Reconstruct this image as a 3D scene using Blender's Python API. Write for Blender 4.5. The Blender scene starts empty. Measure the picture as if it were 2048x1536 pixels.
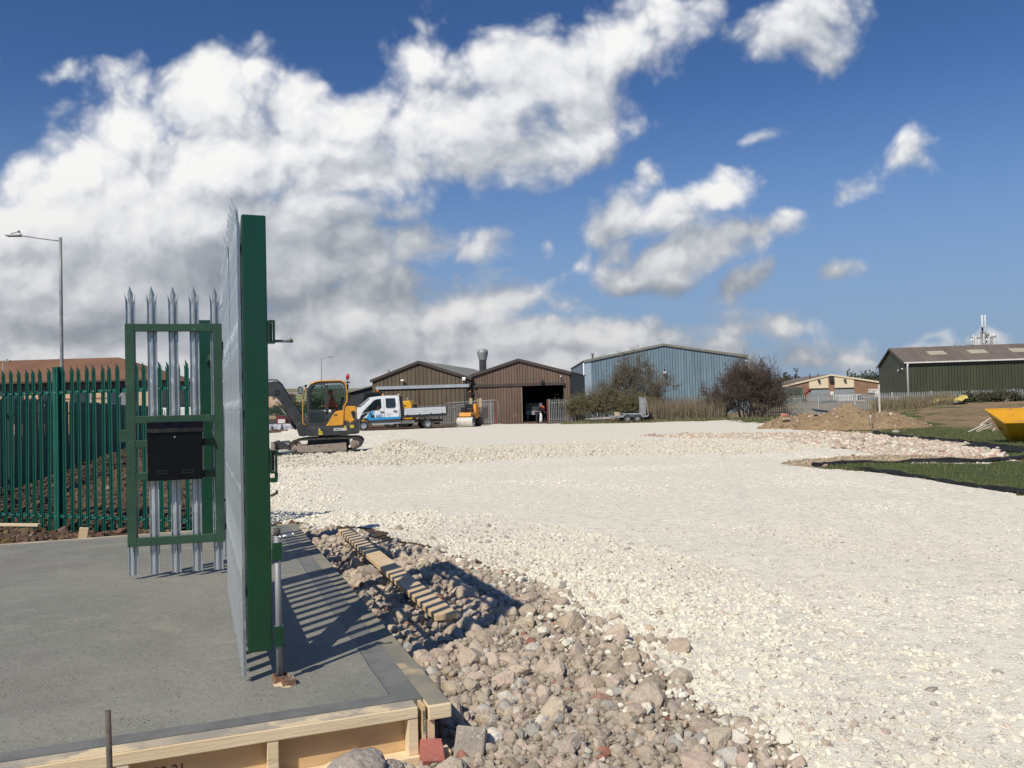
import bpy, bmesh, math, random
import numpy as np
from mathutils import Vector, Matrix, Euler
S = bpy.context.scene
R = math.radians
rng = np.random.default_rng(7)
random.seed(7)

# ---------------------------------------------------------------- camera
EYE = 1.65
cam_d = bpy.data.cameras.new("camera")
cam = bpy.data.objects.new("camera", cam_d)
S.collection.objects.link(cam)
S.camera = cam
cam_d.sensor_fit = 'HORIZONTAL'
cam_d.sensor_width = 36.0
cam_d.lens = 36.0 * 1657.0 / 2048.0
cam_d.clip_start = 0.05
cam_d.clip_end = 9000
PITCH = math.atan(40 / 1657.0)
CM = Matrix.Rotation(math.pi / 2 + PITCH, 3, 'X') @ Matrix.Rotation(-R(1.4), 3, 'Z')
cam.matrix_world = Matrix.Translation((0, 0, EYE)) @ CM.to_4x4()

# ---------------------------------------------------------------- sun, sky, exposure
SUN_EL = R(45)
SUN_AZ = R(211.4)          # compass-like, clockwise from +Y
sun_vec = Vector((math.sin(SUN_AZ) * math.cos(SUN_EL), math.cos(SUN_AZ) * math.cos(SUN_EL), math.sin(SUN_EL)))
sd = bpy.data.lights.new("sun", 'SUN')
sd.energy = 5.0
sd.angle = R(0.53)
sd.color = (1.0, 0.925, 0.79)
sun = bpy.data.objects.new("sun", sd)
S.collection.objects.link(sun)
sun.rotation_euler = sun_vec.to_track_quat('Z', 'Y').to_euler()
S.view_settings.view_transform = 'Standard'
S.view_settings.look = 'None'
S.view_settings.exposure = -0.24
S.view_settings.gamma = 1.0


def ray(px, py):
    return CM @ Vector(((px - 1024) / 1657.0, -(py - 768) / 1657.0, -1.0))


def G(px, py, z=0.0):
    """the point of the level plane z that the surveyed picture point stands for"""
    d = ray(px, py)
    t = (z - EYE) / d.z
    return Vector((d.x * t, d.y * t, z))


def D(px, py, dist):
    """the point at a distance dist north of the origin"""
    d = ray(px, py)
    t = dist / d.y
    return Vector((d.x * t, dist, EYE + d.z * t))


# world with clouds
W = bpy.data.worlds.new("World")
S.world = W
W.use_nodes = True
nt = W.node_tree
nt.nodes.clear()


class N:
    """small helper for node trees"""
    def __init__(s, tree):
        s.t = tree

    def n(s, typ, **kw):
        nd = s.t.nodes.new(typ)
        ins = kw.pop('ins', {})
        for k, v in kw.items():
            setattr(nd, k, v)
        for k, v in ins.items():
            if hasattr(v, 'node') or isinstance(v, bpy.types.NodeSocket):
                s.t.links.new(v, nd.inputs[k])
            else:
                nd.inputs[k].default_value = v
        return nd

    def m(s, op, a, b=0.0, c=0.0, clamp=False):
        nd = s.n('ShaderNodeMath', operation=op, use_clamp=clamp, ins={0: a, 1: b, 2: c})
        return nd.outputs[0]

    def vm(s, op, a, b=(0, 0, 0), **kw):
        nd = s.n('ShaderNodeVectorMath', operation=op, ins={0: a, 1: b})
        return nd.outputs[1] if op in ('LENGTH', 'DOT_PRODUCT', 'DISTANCE') else nd.outputs[0]

    def mix(s, f, a, b, typ='RGBA', blend='MIX'):
        nd = s.n('ShaderNodeMix', data_type=typ, blend_type=blend)
        A, B = (6, 7) if typ == 'RGBA' else (2, 3)
        for k, v in ((0, f), (A, a), (B, b)):
            if isinstance(v, bpy.types.NodeSocket):
                s.t.links.new(v, nd.inputs[k])
            else:
                if k in (6, 7) and len(v) == 3:
                    v = (*v, 1)
                nd.inputs[k].default_value = v
        return nd.outputs[2] if typ == 'RGBA' else nd.outputs[0]

    def ramp(s, f, stops, interp='LINEAR'):
        nd = s.n('ShaderNodeValToRGB', ins={0: f})
        cr = nd.color_ramp
        cr.interpolation = interp
        while len(cr.elements) < len(stops):
            cr.elements.new(0.5)
        for e, (p, c) in zip(cr.elements, stops):
            e.position = p
            e.color = (c, c, c, 1) if isinstance(c, (int, float)) else (*c, 1)
        return nd.outputs[0]

    def mr(s, f, a, b, c=0.0, d=1.0, smooth=True):
        return s.n('ShaderNodeMapRange', interpolation_type='SMOOTHSTEP' if smooth else 'LINEAR',
                   ins={0: f, 1: a, 2: b, 3: c, 4: d}).outputs[0]

    def noise(s, vec, scale, detail=4, rough=0.5, dist=0.0, color=False, dim='3D'):
        nd = s.n('ShaderNodeTexNoise', noise_dimensions=dim, ins={'Vector': vec, 'Scale': scale, 'Detail': detail, 'Roughness': rough, 'Distortion': dist})
        return nd.outputs['Color' if color else 'Fac']


def tan_uv(px, py):
    d = ray(px, py)
    return d.x / d.y, d.z / d.y


# each cloud mass: centre and half sizes on the sky (surveyed), turn in degrees, weight
CLOUDS = [
    (170, 350, 170, 130, 0, 1.0), (290, 240, 190, 120, 10, 1.0), (430, 190, 150, 110, 0, 1.0), (495, 140, 70, 65, 0, .8),
    (60, 410, 110, 60, 10, .8), (420, 330, 330, 160, 0, 1.15), (660, 260, 230, 130, 12, 1.0), (840, 110, 95, 85, 0, .85),
    (900, 240, 260, 120, 15, 1.0), (1060, 160, 230, 140, 18, 1.0), (1230, 90, 180, 110, 25, 1.0), (1330, 40, 110, 90, 30, .9),
    (1110, 290, 150, 85, 20, 1.0), (980, 320, 200, 70, 5, .95), (1150, 240, 160, 110, 25, 1.0), (600, 190, 120, 80, 0, .8), (720, 360, 280, 90, 10, 1.05), (620, 430, 280, 80, 8, 1.0), (250, 470, 440, 170, 0, 1.6), (480, 480, 260, 120, 0, 1.4),
    (200, 590, 460, 150, 0, 1.7), (560, 540, 260, 110, 5, 1.4), (720, 500, 120, 60, 15, .75),
    (850, 490, 120, 55, -5, .9), (960, 500, 90, 32, 10, .75), (260, 720, 680, 130, 0, 1.8), (700, 640, 280, 100, 10, 1.3), (900, 640, 240, 75, 5, 1.05),
    (1000, 610, 150, 55, 5, .9), (1060, 680, 360, 70, 0, 1.15), (760, 740, 860, 75, 0, 1.5), (1240, 655, 120, 50, 5, .95),
    (1080, 490, 30, 42, 0, .5), (1150, 525, 55, 26, 38, .55),
    (1230, 425, 110, 75, 10, .9), (1300, 355, 50, 42, 0, .7), (1330, 420, 130, 55, 10, .8), (1450, 390, 120, 48, 10, .95), (1380, 500, 180, 55, 15, 1.0), (1330, 450, 130, 45, 10, .6),
    (1290, 555, 120, 50, 0, .9), (1490, 470, 130, 42, 8, .85), (1585, 442, 46, 24, -15, .6), (1250, 490, 60, 50, 0, .6),
    (1590, 60, 105, 95, 0, .85), (1650, 30, 90, 60, 0, .6), (1620, 110, 80, 70, 0, .7),
    (1835, 310, 70, 45, 35, .75), (1765, 365, 80, 32, 28, .6), (1490, 566, 60, 30, 20, .6), (1680, 551, 44, 16, 5, .5),
    (1520, 655, 140, 34, 3, .7), (1600, 648, 55, 22, 0, .6), (1540, 272, 36, 14, 0, .4), (1590, 352, 40, 14, 40, .38),
    (110, 150, 120, 22, 5, .40), (30, 135, 70, 22, -10, .4), (1850, 672, 50, 12, 0, .35), (1620, 712, 420, 40, 0, .62), (1700, 690, 200, 26, 0, .5), (900, 700, 520, 85, 0, 1.25), (1120, 610, 120, 40, 0, .7), (1420, 690, 160, 36, 4, .6), (560, 590, 200, 70, 0, .9), (740, 600, 160, 50, 8, .8),
]
SHADES = [(540, 500, 330, 85, 4, .95), (200, 640, 520, 150, 0, .72), (760, 730, 560, 70, 0, .62), (1210, 455, 70, 55, 30, .9), (1300, 580, 130, 28, 0, 1.0),
          (760, 590, 200, 80, 0, .75), (900, 690, 520, 60, 0, .55), (560, 600, 160, 60, 0, .5), (1080, 340, 120, 50, 10, .35), (1090, 690, 260, 50, 0, .45), (300, 480, 240, 70, 0, .45), (1080, 520, 40, 30, 0, .8), (1500, 700, 300, 40, 0, .6), (1600, 60, 150, 140, 0, .42), (1820, 340, 170, 80, 35, .55), (1480, 575, 90, 40, 10, .55), (1420, 500, 200, 70, 12, .45), (1680, 556, 70, 30, 0, .55), (1540, 272, 60, 30, 0, .5), (870, 500, 170, 60, 5, .5), (1100, 140, 330, 190, 20, .16), (1200, 660, 300, 60, 0, .35)]


def blob_group(name, blobs):
    g = bpy.data.node_groups.new(name, 'ShaderNodeTree')
    g.interface.new_socket('P', in_out='INPUT', socket_type='NodeSocketVector')
    g.interface.new_socket('F', in_out='OUTPUT', socket_type='NodeSocketFloat')
    k = N(g)
    gi = g.nodes.new('NodeGroupInput')
    go = g.nodes.new('NodeGroupOutput')
    acc = None
    for (cx, cy, rx, ry, rot, w) in blobs:
        u, v = tan_uv(cx, cy)
        ff = 1.25 + .65 * max(0, 1 - w)
        a, b = rx / 1657.0 * ff, ry / 1657.0 * ff
        src = gi.outputs[0]
        if acc is not None:      # a vanishing dependence keeps the shader's stack short
            src = k.n('ShaderNodeVectorMath', operation='MULTIPLY_ADD', ins={0: acc, 1: (1e-6, 1e-6, 1e-6), 2: src}).outputs[0]
        mp = k.n('ShaderNodeMapping', vector_type='TEXTURE', ins={0: src, 1: (u, v, 0), 2: (0, 0, R(rot)), 3: (a, b, 1)})
        ln = k.vm('LENGTH', mp.outputs[0])
        f = k.m('MULTIPLY_ADD', ln, -w, w)
        acc = f if acc is None else k.m('SMOOTH_MAX', acc, f, 0.12)
    g.links.new(acc, go.inputs[0])
    return g


wk = N(nt)
tc = wk.n('ShaderNodeTexCoord')
gen = tc.outputs['Generated']
sep = wk.n('ShaderNodeSeparateXYZ', ins={0: gen})
yy = wk.m('MAXIMUM', wk.m('ABSOLUTE', sep.outputs[1]), 0.08)
uv = wk.n('ShaderNodeCombineXYZ', ins={0: wk.m('DIVIDE', sep.outputs[0], yy), 1: wk.m('DIVIDE', wk.m('ABSOLUTE', sep.outputs[2]), yy), 2: 0.0}).outputs[0]
# irregular outline: bend the sky coordinates a little
wob = wk.noise(uv, 5.5, 3, .55, color=True, dim='2D')
uvw = wk.vm('ADD', uv, wk.vm('MULTIPLY', wk.vm('SUBTRACT', wob, (.5, .5, .5)), (.060, .045, 0)))
BG, SG = blob_group('cloud_masses', CLOUDS), blob_group('cloud_shades', SHADES)


def grp(g, v):
    return wk.n('ShaderNodeGroup', node_tree=g, ins={0: v}).outputs[0]


LD = (-0.030, 0.050, 0.0)      # towards the lit side of the clouds
F0 = grp(BG, uvw)
F1 = grp(BG, wk.vm('ADD', uvw, LD))
sh = wk.m('MAXIMUM', grp(SG, uvw), 0.0)


def fbm(v, oct=8):
    # billows: sharp rounded lobes plus fine detail
    b = wk.noise(v, 9.0, oct, .55, .0, dim='2D')
    c = wk.n('ShaderNodeTexVoronoi', feature='SMOOTH_F1', voronoi_dimensions='2D', ins={'Vector': v, 'Scale': 14.0, 'Detail': 3.0, 'Roughness': .52, 'Smoothness': .45}).outputs['Distance']
    return wk.m('ADD', wk.m('MULTIPLY', b, .72), wk.m('MULTIPLY', wk.m('SUBTRACT', .62, c), .52))


st = wk.vm('MULTIPLY', uvw, (1.0, 1.1, 1.0))
n0 = fbm(st)
n1 = fbm(wk.vm('ADD', st, (-.010, .020, 0)), 6)
dens = wk.m('ADD', F0, wk.m('MULTIPLY', wk.m('SUBTRACT', n0, .50), .95))
elev = wk.m('ABSOLUTE', sep.outputs[2])
alpha = wk.m('MULTIPLY', wk.mr(dens, -.05, 0.46), wk.mr(sep.outputs[1], .0, .15))
alpha = wk.m('MULTIPLY', alpha, wk.mr(sep.outputs[2], -.002, .0))
thick = wk.mr(dens, 0.10, 0.85)
lit = wk.m('ADD', wk.m('MULTIPLY', wk.m('SUBTRACT', F0, F1), .42), wk.m('MULTIPLY', wk.m('SUBTRACT', n0, n1), .62))
lit = wk.m('ADD', lit, wk.m('ADD', .60, wk.m('MULTIPLY', thick, .22)))
lit = wk.m('SUBTRACT', lit, wk.m('MULTIPLY', sh, .60))
lit = wk.m('MINIMUM', wk.m('MAXIMUM', lit, 0.0), 1.0)
# clouds near the horizon never get fully white
lowc = wk.mr(elev, 0.0, 0.30, .74, 1.0)
cc = wk.ramp(lit, [(0.0, (.30, .335, .39)), (.30, (.42, .455, .51)), (.58, (.62, .65, .70)), (.80, (.86, .87, .90)), (1.0, (1.0, .995, .985))])
cc = wk.mix(1.0, cc, wk.n('ShaderNodeCombineXYZ', ins={0: lowc, 1: lowc, 2: lowc}).outputs[0], blend='MULTIPLY')
sky = wk.n('ShaderNodeTexSky', sky_type='NISHITA', sun_disc=False, sun_elevation=SUN_EL, sun_rotation=SUN_AZ, altitude=0, air_density=1.0, dust_density=0.3, ozone_density=2.5)
SKY_STR = 0.088
# the blue as the phone records it, with the pale blue-grey air above the horizon
skc = wk.mix(1.0, sky.outputs[0], (.68, .93, 1.28), blend='MULTIPLY')
skc = wk.vm('MULTIPLY', skc, wk.n('ShaderNodeCombineXYZ', ins={0: wk.mr(elev, .12, .55, 1.0, .70), 1: wk.mr(elev, .12, .55, 1.0, .78), 2: wk.mr(elev, .12, .55, 1.0, .84)}).outputs[0])
skc = wk.mix(wk.mr(elev, .36, 0.0, 0.0, .85), skc, (3.3, 4.5, 6.5))
ccs = wk.vm('SCALE', cc)
ccs.node.inputs['Scale'].default_value = 12.6
fin = wk.mix(alpha, skc, ccs)
bg = wk.n('ShaderNodeBackground', ins={0: fin, 1: SKY_STR})
wo = wk.n('ShaderNodeOutputWorld', ins={0: bg.outputs[0]})
W.cycles.sampling_method = 'MANUAL'
W.cycles.sample_map_resolution = 512
S.cycles.max_bounces = 6
S.cycles.diffuse_bounces = 3
S.cycles.transparent_max_bounces = 8
S.cycles.use_denoising = True


# ---------------------------------------------------------------- materials
MATS = {}


def pm(name, c1, c2=None, scale=4.0, rough=.6, metal=0.0, bump=0.0, bscale=None, detail=5, spec=.5, c3=None, s3=20.0, f3=.5, coat=0.0, stretch=(1, 1, 1), world=False, ttype=None):
    """a material: two colours mixed by noise, a third in specks, a bump"""
    if name in MATS:
        return MATS[name]
    m = bpy.data.materials.new(name)
    m.use_nodes = True
    k = N(m.node_tree)
    b = m.node_tree.nodes['Principled BSDF']
    b.inputs['Roughness'].default_value = rough
    b.inputs['Metallic'].default_value = metal
    b.inputs['Specular IOR Level'].default_value = spec
    b.inputs['Coat Weight'].default_value = coat
    b.inputs['Coat Roughness'].default_value = .12
    co = k.n('ShaderNodeTexCoord').outputs['Object']
    if world:
        co = k.n('ShaderNodeNewGeometry').outputs['Position']
    if stretch != (1, 1, 1):
        co = k.vm('MULTIPLY', co, stretch)
    c2 = c2 or tuple(x * .82 for x in c1)
    f = k.mr(k.noise(co, scale, detail, .6), .33, .67)
    c = k.mix(f, c1, c2)
    if c3:
        c = k.mix(k.mr(k.noise(co, s3, 3, .6), f3, f3 + .1), c, c3)
    m.node_tree.links.new(c, b.inputs['Base Color'])
    r = k.m('ADD', k.m('MULTIPLY', k.m('SUBTRACT', k.noise(co, scale * 2.3, 4, .6), .5), .3), rough, clamp=True)
    m.node_tree.links.new(r, b.inputs['Roughness'])
    if bump:
        h = k.noise(co, bscale or scale * 4, 6, .65)
        bp = k.n('ShaderNodeBump', ins={'Height': h, 'Strength': min(1, bump), 'Distance': .02})
        m.node_tree.links.new(bp.outputs[0], b.inputs['Normal'])
    MATS[name] = m
    return m


def glass(name, col=(.02, .03, .035), alpha=.55, rough=.04):
    if name in MATS:
        return MATS[name]
    m = bpy.data.materials.new(name)
    m.use_nodes = True
    t = m.node_tree
    k = N(t)
    b = t.nodes['Principled BSDF']
    b.inputs['Base Color'].default_value = (*col, 1)
    b.inputs['Roughness'].default_value = rough
    tr = k.n('ShaderNodeBsdfTransparent', ins={0: (.75, .82, .8, 1)})
    mx = k.n('ShaderNodeMixShader', ins={0: alpha, 1: tr.outputs[0], 2: b.outputs[0]})
    t.links.new(mx.outputs[0], t.nodes['Material Output'].inputs[0])
    MATS[name] = m
    return m


galv = pm('galvanised_steel', (.54, .57, .60), (.36, .39, .42), 9, .36, .6, .12, 60, c3=(.74, .77, .80), s3=35, f3=.56, stretch=(1, 1, .25))
galv_old = pm('weathered_galvanised_steel', (.34, .35, .35), (.24, .25, .255), 3, .6, .35, .1)
gpaint = pm('green_gloss_paint', (.004, .052, .024), (.006, .042, .020), 3, .30, 0, .05, 14, coat=.25, c3=(.045, .10, .065), s3=38, f3=.665)
gpaint_d = pm('dusty_green_paint', (.030, .078, .045), (.020, .058, .034), 4, .42, 0, .06, 30, coat=.1, c3=(.10, .14, .11), s3=24, f3=.66)
gfence = pm('green_powder_coat', (.008, .112, .080), (.006, .088, .062), 3, .42, 0, .05, 30, c3=(.10, .16, .13), s3=30, f3=.68)
gfence_far = pm('dark_green_coat', (.010, .095, .072), (.012, .075, .056), 1.5, .6)
black_box = pm('black_enamel', (.003, .003, .005), (.004, .004, .006), 6, .30, 0, .01, 30, spec=.25)
black_p = pm('black_plastic', (.012, .012, .013), (.02, .02, .02), 5, .5)
dark_grey = pm('dark_grey_paint', (.034, .037, .040), (.052, .054, .056), 3, .42, 0, .04, 12, c3=(.20, .18, .15), s3=7, f3=.66)
digger_yellow = pm('machine_yellow', (.72, .34, .035), (.62, .29, .035), 3, .36, 0, .03, 20, coat=.2, c3=(.32, .20, .08), s3=9, f3=.68)
rubber = pm('rubber', (.022, .021, .020), (.060, .055, .048), 6, .85, 0, .3, 40)
dusty_steel = pm('dusty_steel', (.30, .245, .20), (.22, .18, .15), 5, .75, 0, .2, 30, c3=(.40, .34, .28), s3=14, f3=.58)
white_p = pm('white_paint', (.80, .81, .82), (.72, .74, .75), 1.2, .3, coat=.3)
white_d = pm('dull_white', (.70, .70, .68), (.60, .60, .58), 2, .6)
timber = pm('pale_timber', (.80, .66, .44), (.72, .56, .35), 3.5, .75, 0, .25, 30, c3=(.44, .30, .17), s3=9, f3=.62, stretch=(.25, 1.4, 3))
timber_side = pm('sawn_timber', (.74, .56, .35), (.62, .45, .26), 3.0, .75, 0, .25, 26, c3=(.36, .22, .12), s3=5, f3=.66, stretch=(1.2, .3, 3))
ply = pm('plywood', (.66, .46, .25), (.56, .37, .19), 2.4, .75, 0, .15, 20, c3=(.30, .16, .08), s3=3, f3=.70, stretch=(.6, 2, 3))
timber_dirty = pm('concrete_smeared_timber', (.52, .44, .32), (.34, .31, .26), 6, .85, 0, .25, 60, c3=(.72, .58, .37), s3=4, f3=.52)
rust = pm('rusted_steel', (.30, .16, .09), (.20, .12, .08), 14, .8, .2, .4, 60, c3=(.42, .36, .30), s3=22, f3=.55)
steel_dark = pm('weathered_rebar', (.10, .085, .075), (.16, .13, .11), 16, .75, .3, .4, 90)
brown1 = pm('olive_brown_cladding', (.125, .093, .056), (.105, .078, .050), .5, .55, 0)
brown2 = pm('brown_cladding', (.165, .108, .076), (.138, .090, .064), .5, .5, 0, c3=(.17, .12, .09), s3=.8, f3=.62)
brown_trim = pm('dark_brown_trim', (.07, .05, .042), None, 1, .5)
blue_clad = pm('blue_grey_cladding', (.19, .275, .335), (.165, .245, .30), .35, .5, c3=(.22, .33, .41), s3=.7, f3=.60, stretch=(1, 1, .3))
green_clad = pm('dark_green_cladding', (.056, .064, .034), (.048, .055, .030), .4, .5)
roof_brown = pm('brown_roof_sheet', (.21, .165, .13), (.17, .135, .11), .4, .7, stretch=(3, .4, 1))
cement_roof = pm('fibre_cement', (.25, .25, .22), (.19, .19, .16), 1.5, .85)
skylight_m = pm('skylight_sheet', (.48, .44, .32), (.42, .38, .27), 1.5, .5)
brick_m = pm('brown_brick', (.30, .185, .12), (.25, .15, .095), 1.2, .85)
cream = pm('cream_cladding', (.78, .68, .48), (.74, .63, .44), .6, .6)
cream_brick = pm('buff_brick', (.62, .45, .30), (.54, .38, .25), 1.2, .85)
shutter = pm('grey_roller_shutter', (.36, .39, .42), (.33, .36, .39), 1, .5, .2)
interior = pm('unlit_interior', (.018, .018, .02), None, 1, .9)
tile_roof = pm('clay_tile_roof', (.22, .11, .06), (.17, .085, .05), .5, .85, 0, c3=(.24, .11, .045), s3=.25, f3=.58)
orange_hv = pm('orange_high_visibility', (.95, .16, .05), (.80, .12, .04), 9, .7)
navy = pm('navy_cloth', (.018, .022, .034), (.03, .034, .045), 9, .85)
skin_m = pm('skin', (.50, .30, .21), (.44, .25, .18), 20, .55)
hair_m = pm('hair', (.05, .035, .025), None, 20, .8)
red_p = pm('red_oxide_paint', (.20, .045, .035), (.15, .035, .03), 3, .5)
window_m = pm('dark_glass', (.018, .025, .032), (.03, .04, .05), .7, .08, spec=.9)
amber = pm('amber_lens', (.85, .28, .02), (.8, .22, .02), 5, .2)
red_lens = pm('red_lens', (.45, .03, .02), (.35, .02, .015), 5, .15, coat=.5)
blue_p = pm('blue_decal', (.03, .30, .62), (.03, .26, .56), 2, .35)
letter_b = pm('black_lettering', (.01, .01, .012), None, 2, .5)
letter_w = pm('white_lettering', (.85, .85, .85), None, 2, .5)
letter_g = pm('green_stencil_ink', (.03, .13, .075), None, 9, .8)
conc = pm('broken_concrete', (.44, .38, .32), (.33, .29, .25), 12, .95, 0, .8, 70, c3=(.58, .53, .46), s3=30, f3=.58)
membrane_m = pm('black_membrane', (.014, .015, .017), (.024, .025, .028), 3, .8, 0, .4, 9, spec=.2)


def clad(base, pitch=.3, axis=0, depth=.03, dark=.45):
    """profiled metal sheet: the same paint with ribs along the wall as bump and thin dark seams"""
    nm = base.name + '_ribbed_%d_%d' % (int(pitch * 100), axis)
    if nm in MATS:
        return MATS[nm]
    m = base.copy()
    m.name = nm
    t = m.node_tree
    k = N(t)
    b = t.nodes['Principled BSDF']
    co = k.n('ShaderNodeTexCoord').outputs['Object']
    x = k.n('ShaderNodeSeparateXYZ', ins={0: co}).outputs[axis]
    fr = k.m('FRACT', k.m('DIVIDE', x, pitch))
    seam = k.m('MULTIPLY', k.mr(fr, 0.0, .10), k.mr(fr, 1.0, .86))
    old = b.inputs['Base Color'].links[0].from_socket
    nc = k.mix(seam, tuple(dark * .2 for _ in range(3)), old) if dark < .2 else k.mix(seam, k.mix(1.0, old, (dark, dark, dark), blend='MULTIPLY'), old)
    # sheets differ a little in age, rain has left streaks
    wn = k.n('ShaderNodeTexWhiteNoise', noise_dimensions='1D', ins={1: k.m('FLOOR', k.m('DIVIDE', x, 1.05))}).outputs[0]
    stv = k.noise(k.vm('MULTIPLY', co, (3.2, 3.2, .28)), 1.0, 5, .65)
    dirt = k.m('ADD', k.m('MULTIPLY', k.mr(stv, .42, .70), -.26), k.m('ADD', 1.06, k.m('MULTIPLY', k.m('SUBTRACT', wn, .5), .16)))
    nc = k.mix(1.0, nc, k.n('ShaderNodeCombineXYZ', ins={0: dirt, 1: dirt, 2: dirt}).outputs[0], blend='MULTIPLY')
    t.links.new(nc, b.inputs['Base Color'])
    bp = k.n('ShaderNodeBump', ins={'Height': seam, 'Strength': 1.0, 'Distance': depth})
    t.links.new(bp.outputs[0], b.inputs['Normal'])
    MATS[nm] = m
    return m


# ---------------------------------------------------------------- mesh helpers
class MB:
    def __init__(s):
        s.v, s.f, s.mi, s.sm = [], [], [], []

    def add(s, vs, fs, mi=0, sm=False):
        o = len(s.v)
        s.v += [tuple(p) for p in vs]
        for f in fs:
            s.f.append([i + o for i in f])
            s.mi.append(mi)
            s.sm.append(sm)
        return s

    def box(s, x0, x1, y0, y1, z0, z1, mi=0, M=None):
        vs = [(x, y, z) for z in (z0, z1) for y in (y0, y1) for x in (x0, x1)]
        if M is not None:
            vs = [M @ Vector(p) for p in vs]
        return s.add(vs, [(0, 2, 3, 1), (4, 5, 7, 6), (0, 1, 5, 4), (2, 6, 7, 3), (0, 4, 6, 2), (1, 3, 7, 5)], mi)

    def bar(s, a, b, w, h, mi=0, up=(0, 0, 1)):
        a, b = Vector(a), Vector(b)
        d = (b - a)
        L = d.length
        z = d.normalized()
        x = Vector(up).cross(z)
        if x.length < 1e-4:
            x = Vector((1, 0, 0)).cross(z)
        x.normalize()
        y = z.cross(x)
        M = Matrix((x, y, z)).transposed().to_4x4()
        M.translation = a
        return s.box(-w / 2, w / 2, -h / 2, h / 2, 0, L, mi, M)

    def prism(s, poly, y0, y1, mi=0, axis='y'):
        """poly of (x, z) pairs, extruded along y (or x, z)"""
        n = len(poly)
        def P(a, b, c):
            return (a, c, b) if axis == 'y' else ((c, a, b) if axis == 'x' else (a, b, c))
        ar = sum(poly[i][0] * poly[(i + 1) % n][1] - poly[(i + 1) % n][0] * poly[i][1] for i in range(n))
        if ar < 0:
            poly = poly[::-1]
        vs = [P(p[0], p[1], y0) for p in poly] + [P(p[0], p[1], y1) for p in poly]
        fs = [tuple(range(n)), tuple(range(2 * n - 1, n - 1, -1))] + [(i, i + n, (i + 1) % n + n, (i + 1) % n) for i in range(n)]
        if axis != 'y':
            fs = [f[::-1] for f in fs]
        return s.add(vs, fs, mi)

    def tube(s, pts, r, n=8, mi=0, caps=True, sm=True):
        pts = [Vector(p) for p in pts]
        rs = r if isinstance(r, (list, tuple)) else [r] * len(pts)
        vs, fs = [], []
        ref = None
        for i, p in enumerate(pts):
            d = (pts[min(i + 1, len(pts) - 1)] - pts[max(i - 1, 0)]).normalized()
            if ref is None:
                ref = Vector((0, 0, 1)) if abs(d.z) < .9 else Vector((1, 0, 0))
            x = ref.cross(d).normalized()
            y = d.cross(x)
            ref = y
            for j in range(n):
                a = 2 * math.pi * j / n
                vs.append(p + (x * math.cos(a) + y * math.sin(a)) * rs[i])
        for i in range(len(pts) - 1):
            for j in range(n):
                k = (j + 1) % n
                fs.append((i * n + j, i * n + k, (i + 1) * n + k, (i + 1) * n + j))
        s.add(vs, fs, mi, sm)
        if caps:
            L = len(pts)
            o = len(s.v) - L * n
            s.f.append([o + j for j in range(n)][::-1]); s.mi.append(mi); s.sm.append(False)
            s.f.append([o + (L - 1) * n + j for j in range(n)]); s.mi.append(mi); s.sm.append(False)
        return s

    def sph(s, c, r, n=10, mi=0, sc=(1, 1, 1)):
        vs, fs = [], []
        for i in range(1, n):
            for j in range(n * 2):
                a, b = math.pi * i / n, math.pi * j / n
                vs.append((c[0] + r * sc[0] * math.sin(a) * math.cos(b), c[1] + r * sc[1] * math.sin(a) * math.sin(b), c[2] + r * sc[2] * math.cos(a)))
        m = n * 2
        for i in range(n - 2):
            for j in range(m):
                fs.append((i * m + j, (i + 1) * m + j, (i + 1) * m + (j + 1) % m, i * m + (j + 1) % m))
        vs += [(c[0], c[1], c[2] + r * sc[2]), (c[0], c[1], c[2] - r * sc[2])]
        for j in range(m):
            fs.append((len(vs) - 2, j, (j + 1) % m))
            fs.append((len(vs) - 1, (n - 2) * m + (j + 1) % m, (n - 2) * m + j))
        return s.add(vs, fs, mi, True)

    def mesh(s, name, mats):
        me = bpy.data.meshes.new(name)
        me.from_pydata(s.v, [], s.f)
        for m in (mats if isinstance(mats, (list, tuple)) else [mats]):
            me.materials.append(m)
        me.polygons.foreach_set('material_index', s.mi)
        me.polygons.foreach_set('use_smooth', s.sm)
        me.update()
        return me

    def build(s, name, mats, parent=None, bevel=0, seg=2):
        o = bpy.data.objects.new(name, s.mesh(name, mats))
        S.collection.objects.link(o)
        if parent:
            o.parent = parent
        if bevel:
            b = o.modifiers.new('bevel', 'BEVEL')
            b.width = bevel
            b.segments = seg
            b.limit_method = 'ANGLE'
            b.angle_limit = R(40)
            b.harden_normals = False
        return o


def tag(o, label=None, cat=None, group=None, kind=None):
    if label: o['label'] = label
    if cat: o['category'] = cat
    if group: o['group'] = group
    if kind: o['kind'] = kind
    return o


def thing(name, label, cat, loc=(0, 0, 0), rz=0.0, group=None):
    o = bpy.data.objects.new(name, None)
    o.empty_display_size = .2
    S.collection.objects.link(o)
    o.location = loc
    o.rotation_euler = (0, 0, rz)
    return tag(o, label, cat, group)


def cp(o, parent=None, name=None):
    c = o.copy()
    S.collection.objects.link(c)
    c.parent = parent
    return c


def text(name, body, size, mat, parent, M, extrude=.002, bold=0.0, align='LEFT'):
    cu = bpy.data.curves.new(name, 'FONT')
    cu.body = body
    cu.size = size
    cu.extrude = extrude
    cu.offset = bold
    cu.align_x = align
    cu.materials.append(mat)
    tmp = bpy.data.objects.new(name, cu)
    me = bpy.data.meshes.new_from_object(tmp)
    bpy.data.objects.remove(tmp)
    me.materials.clear()
    me.materials.append(mat)
    o = bpy.data.objects.new(name, me)
    S.collection.objects.link(o)
    o.parent = parent
    o.matrix_local = M
    return o


FRONT = Matrix.Rotation(math.pi / 2, 4, 'X')      # text standing up, read from -y


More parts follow.
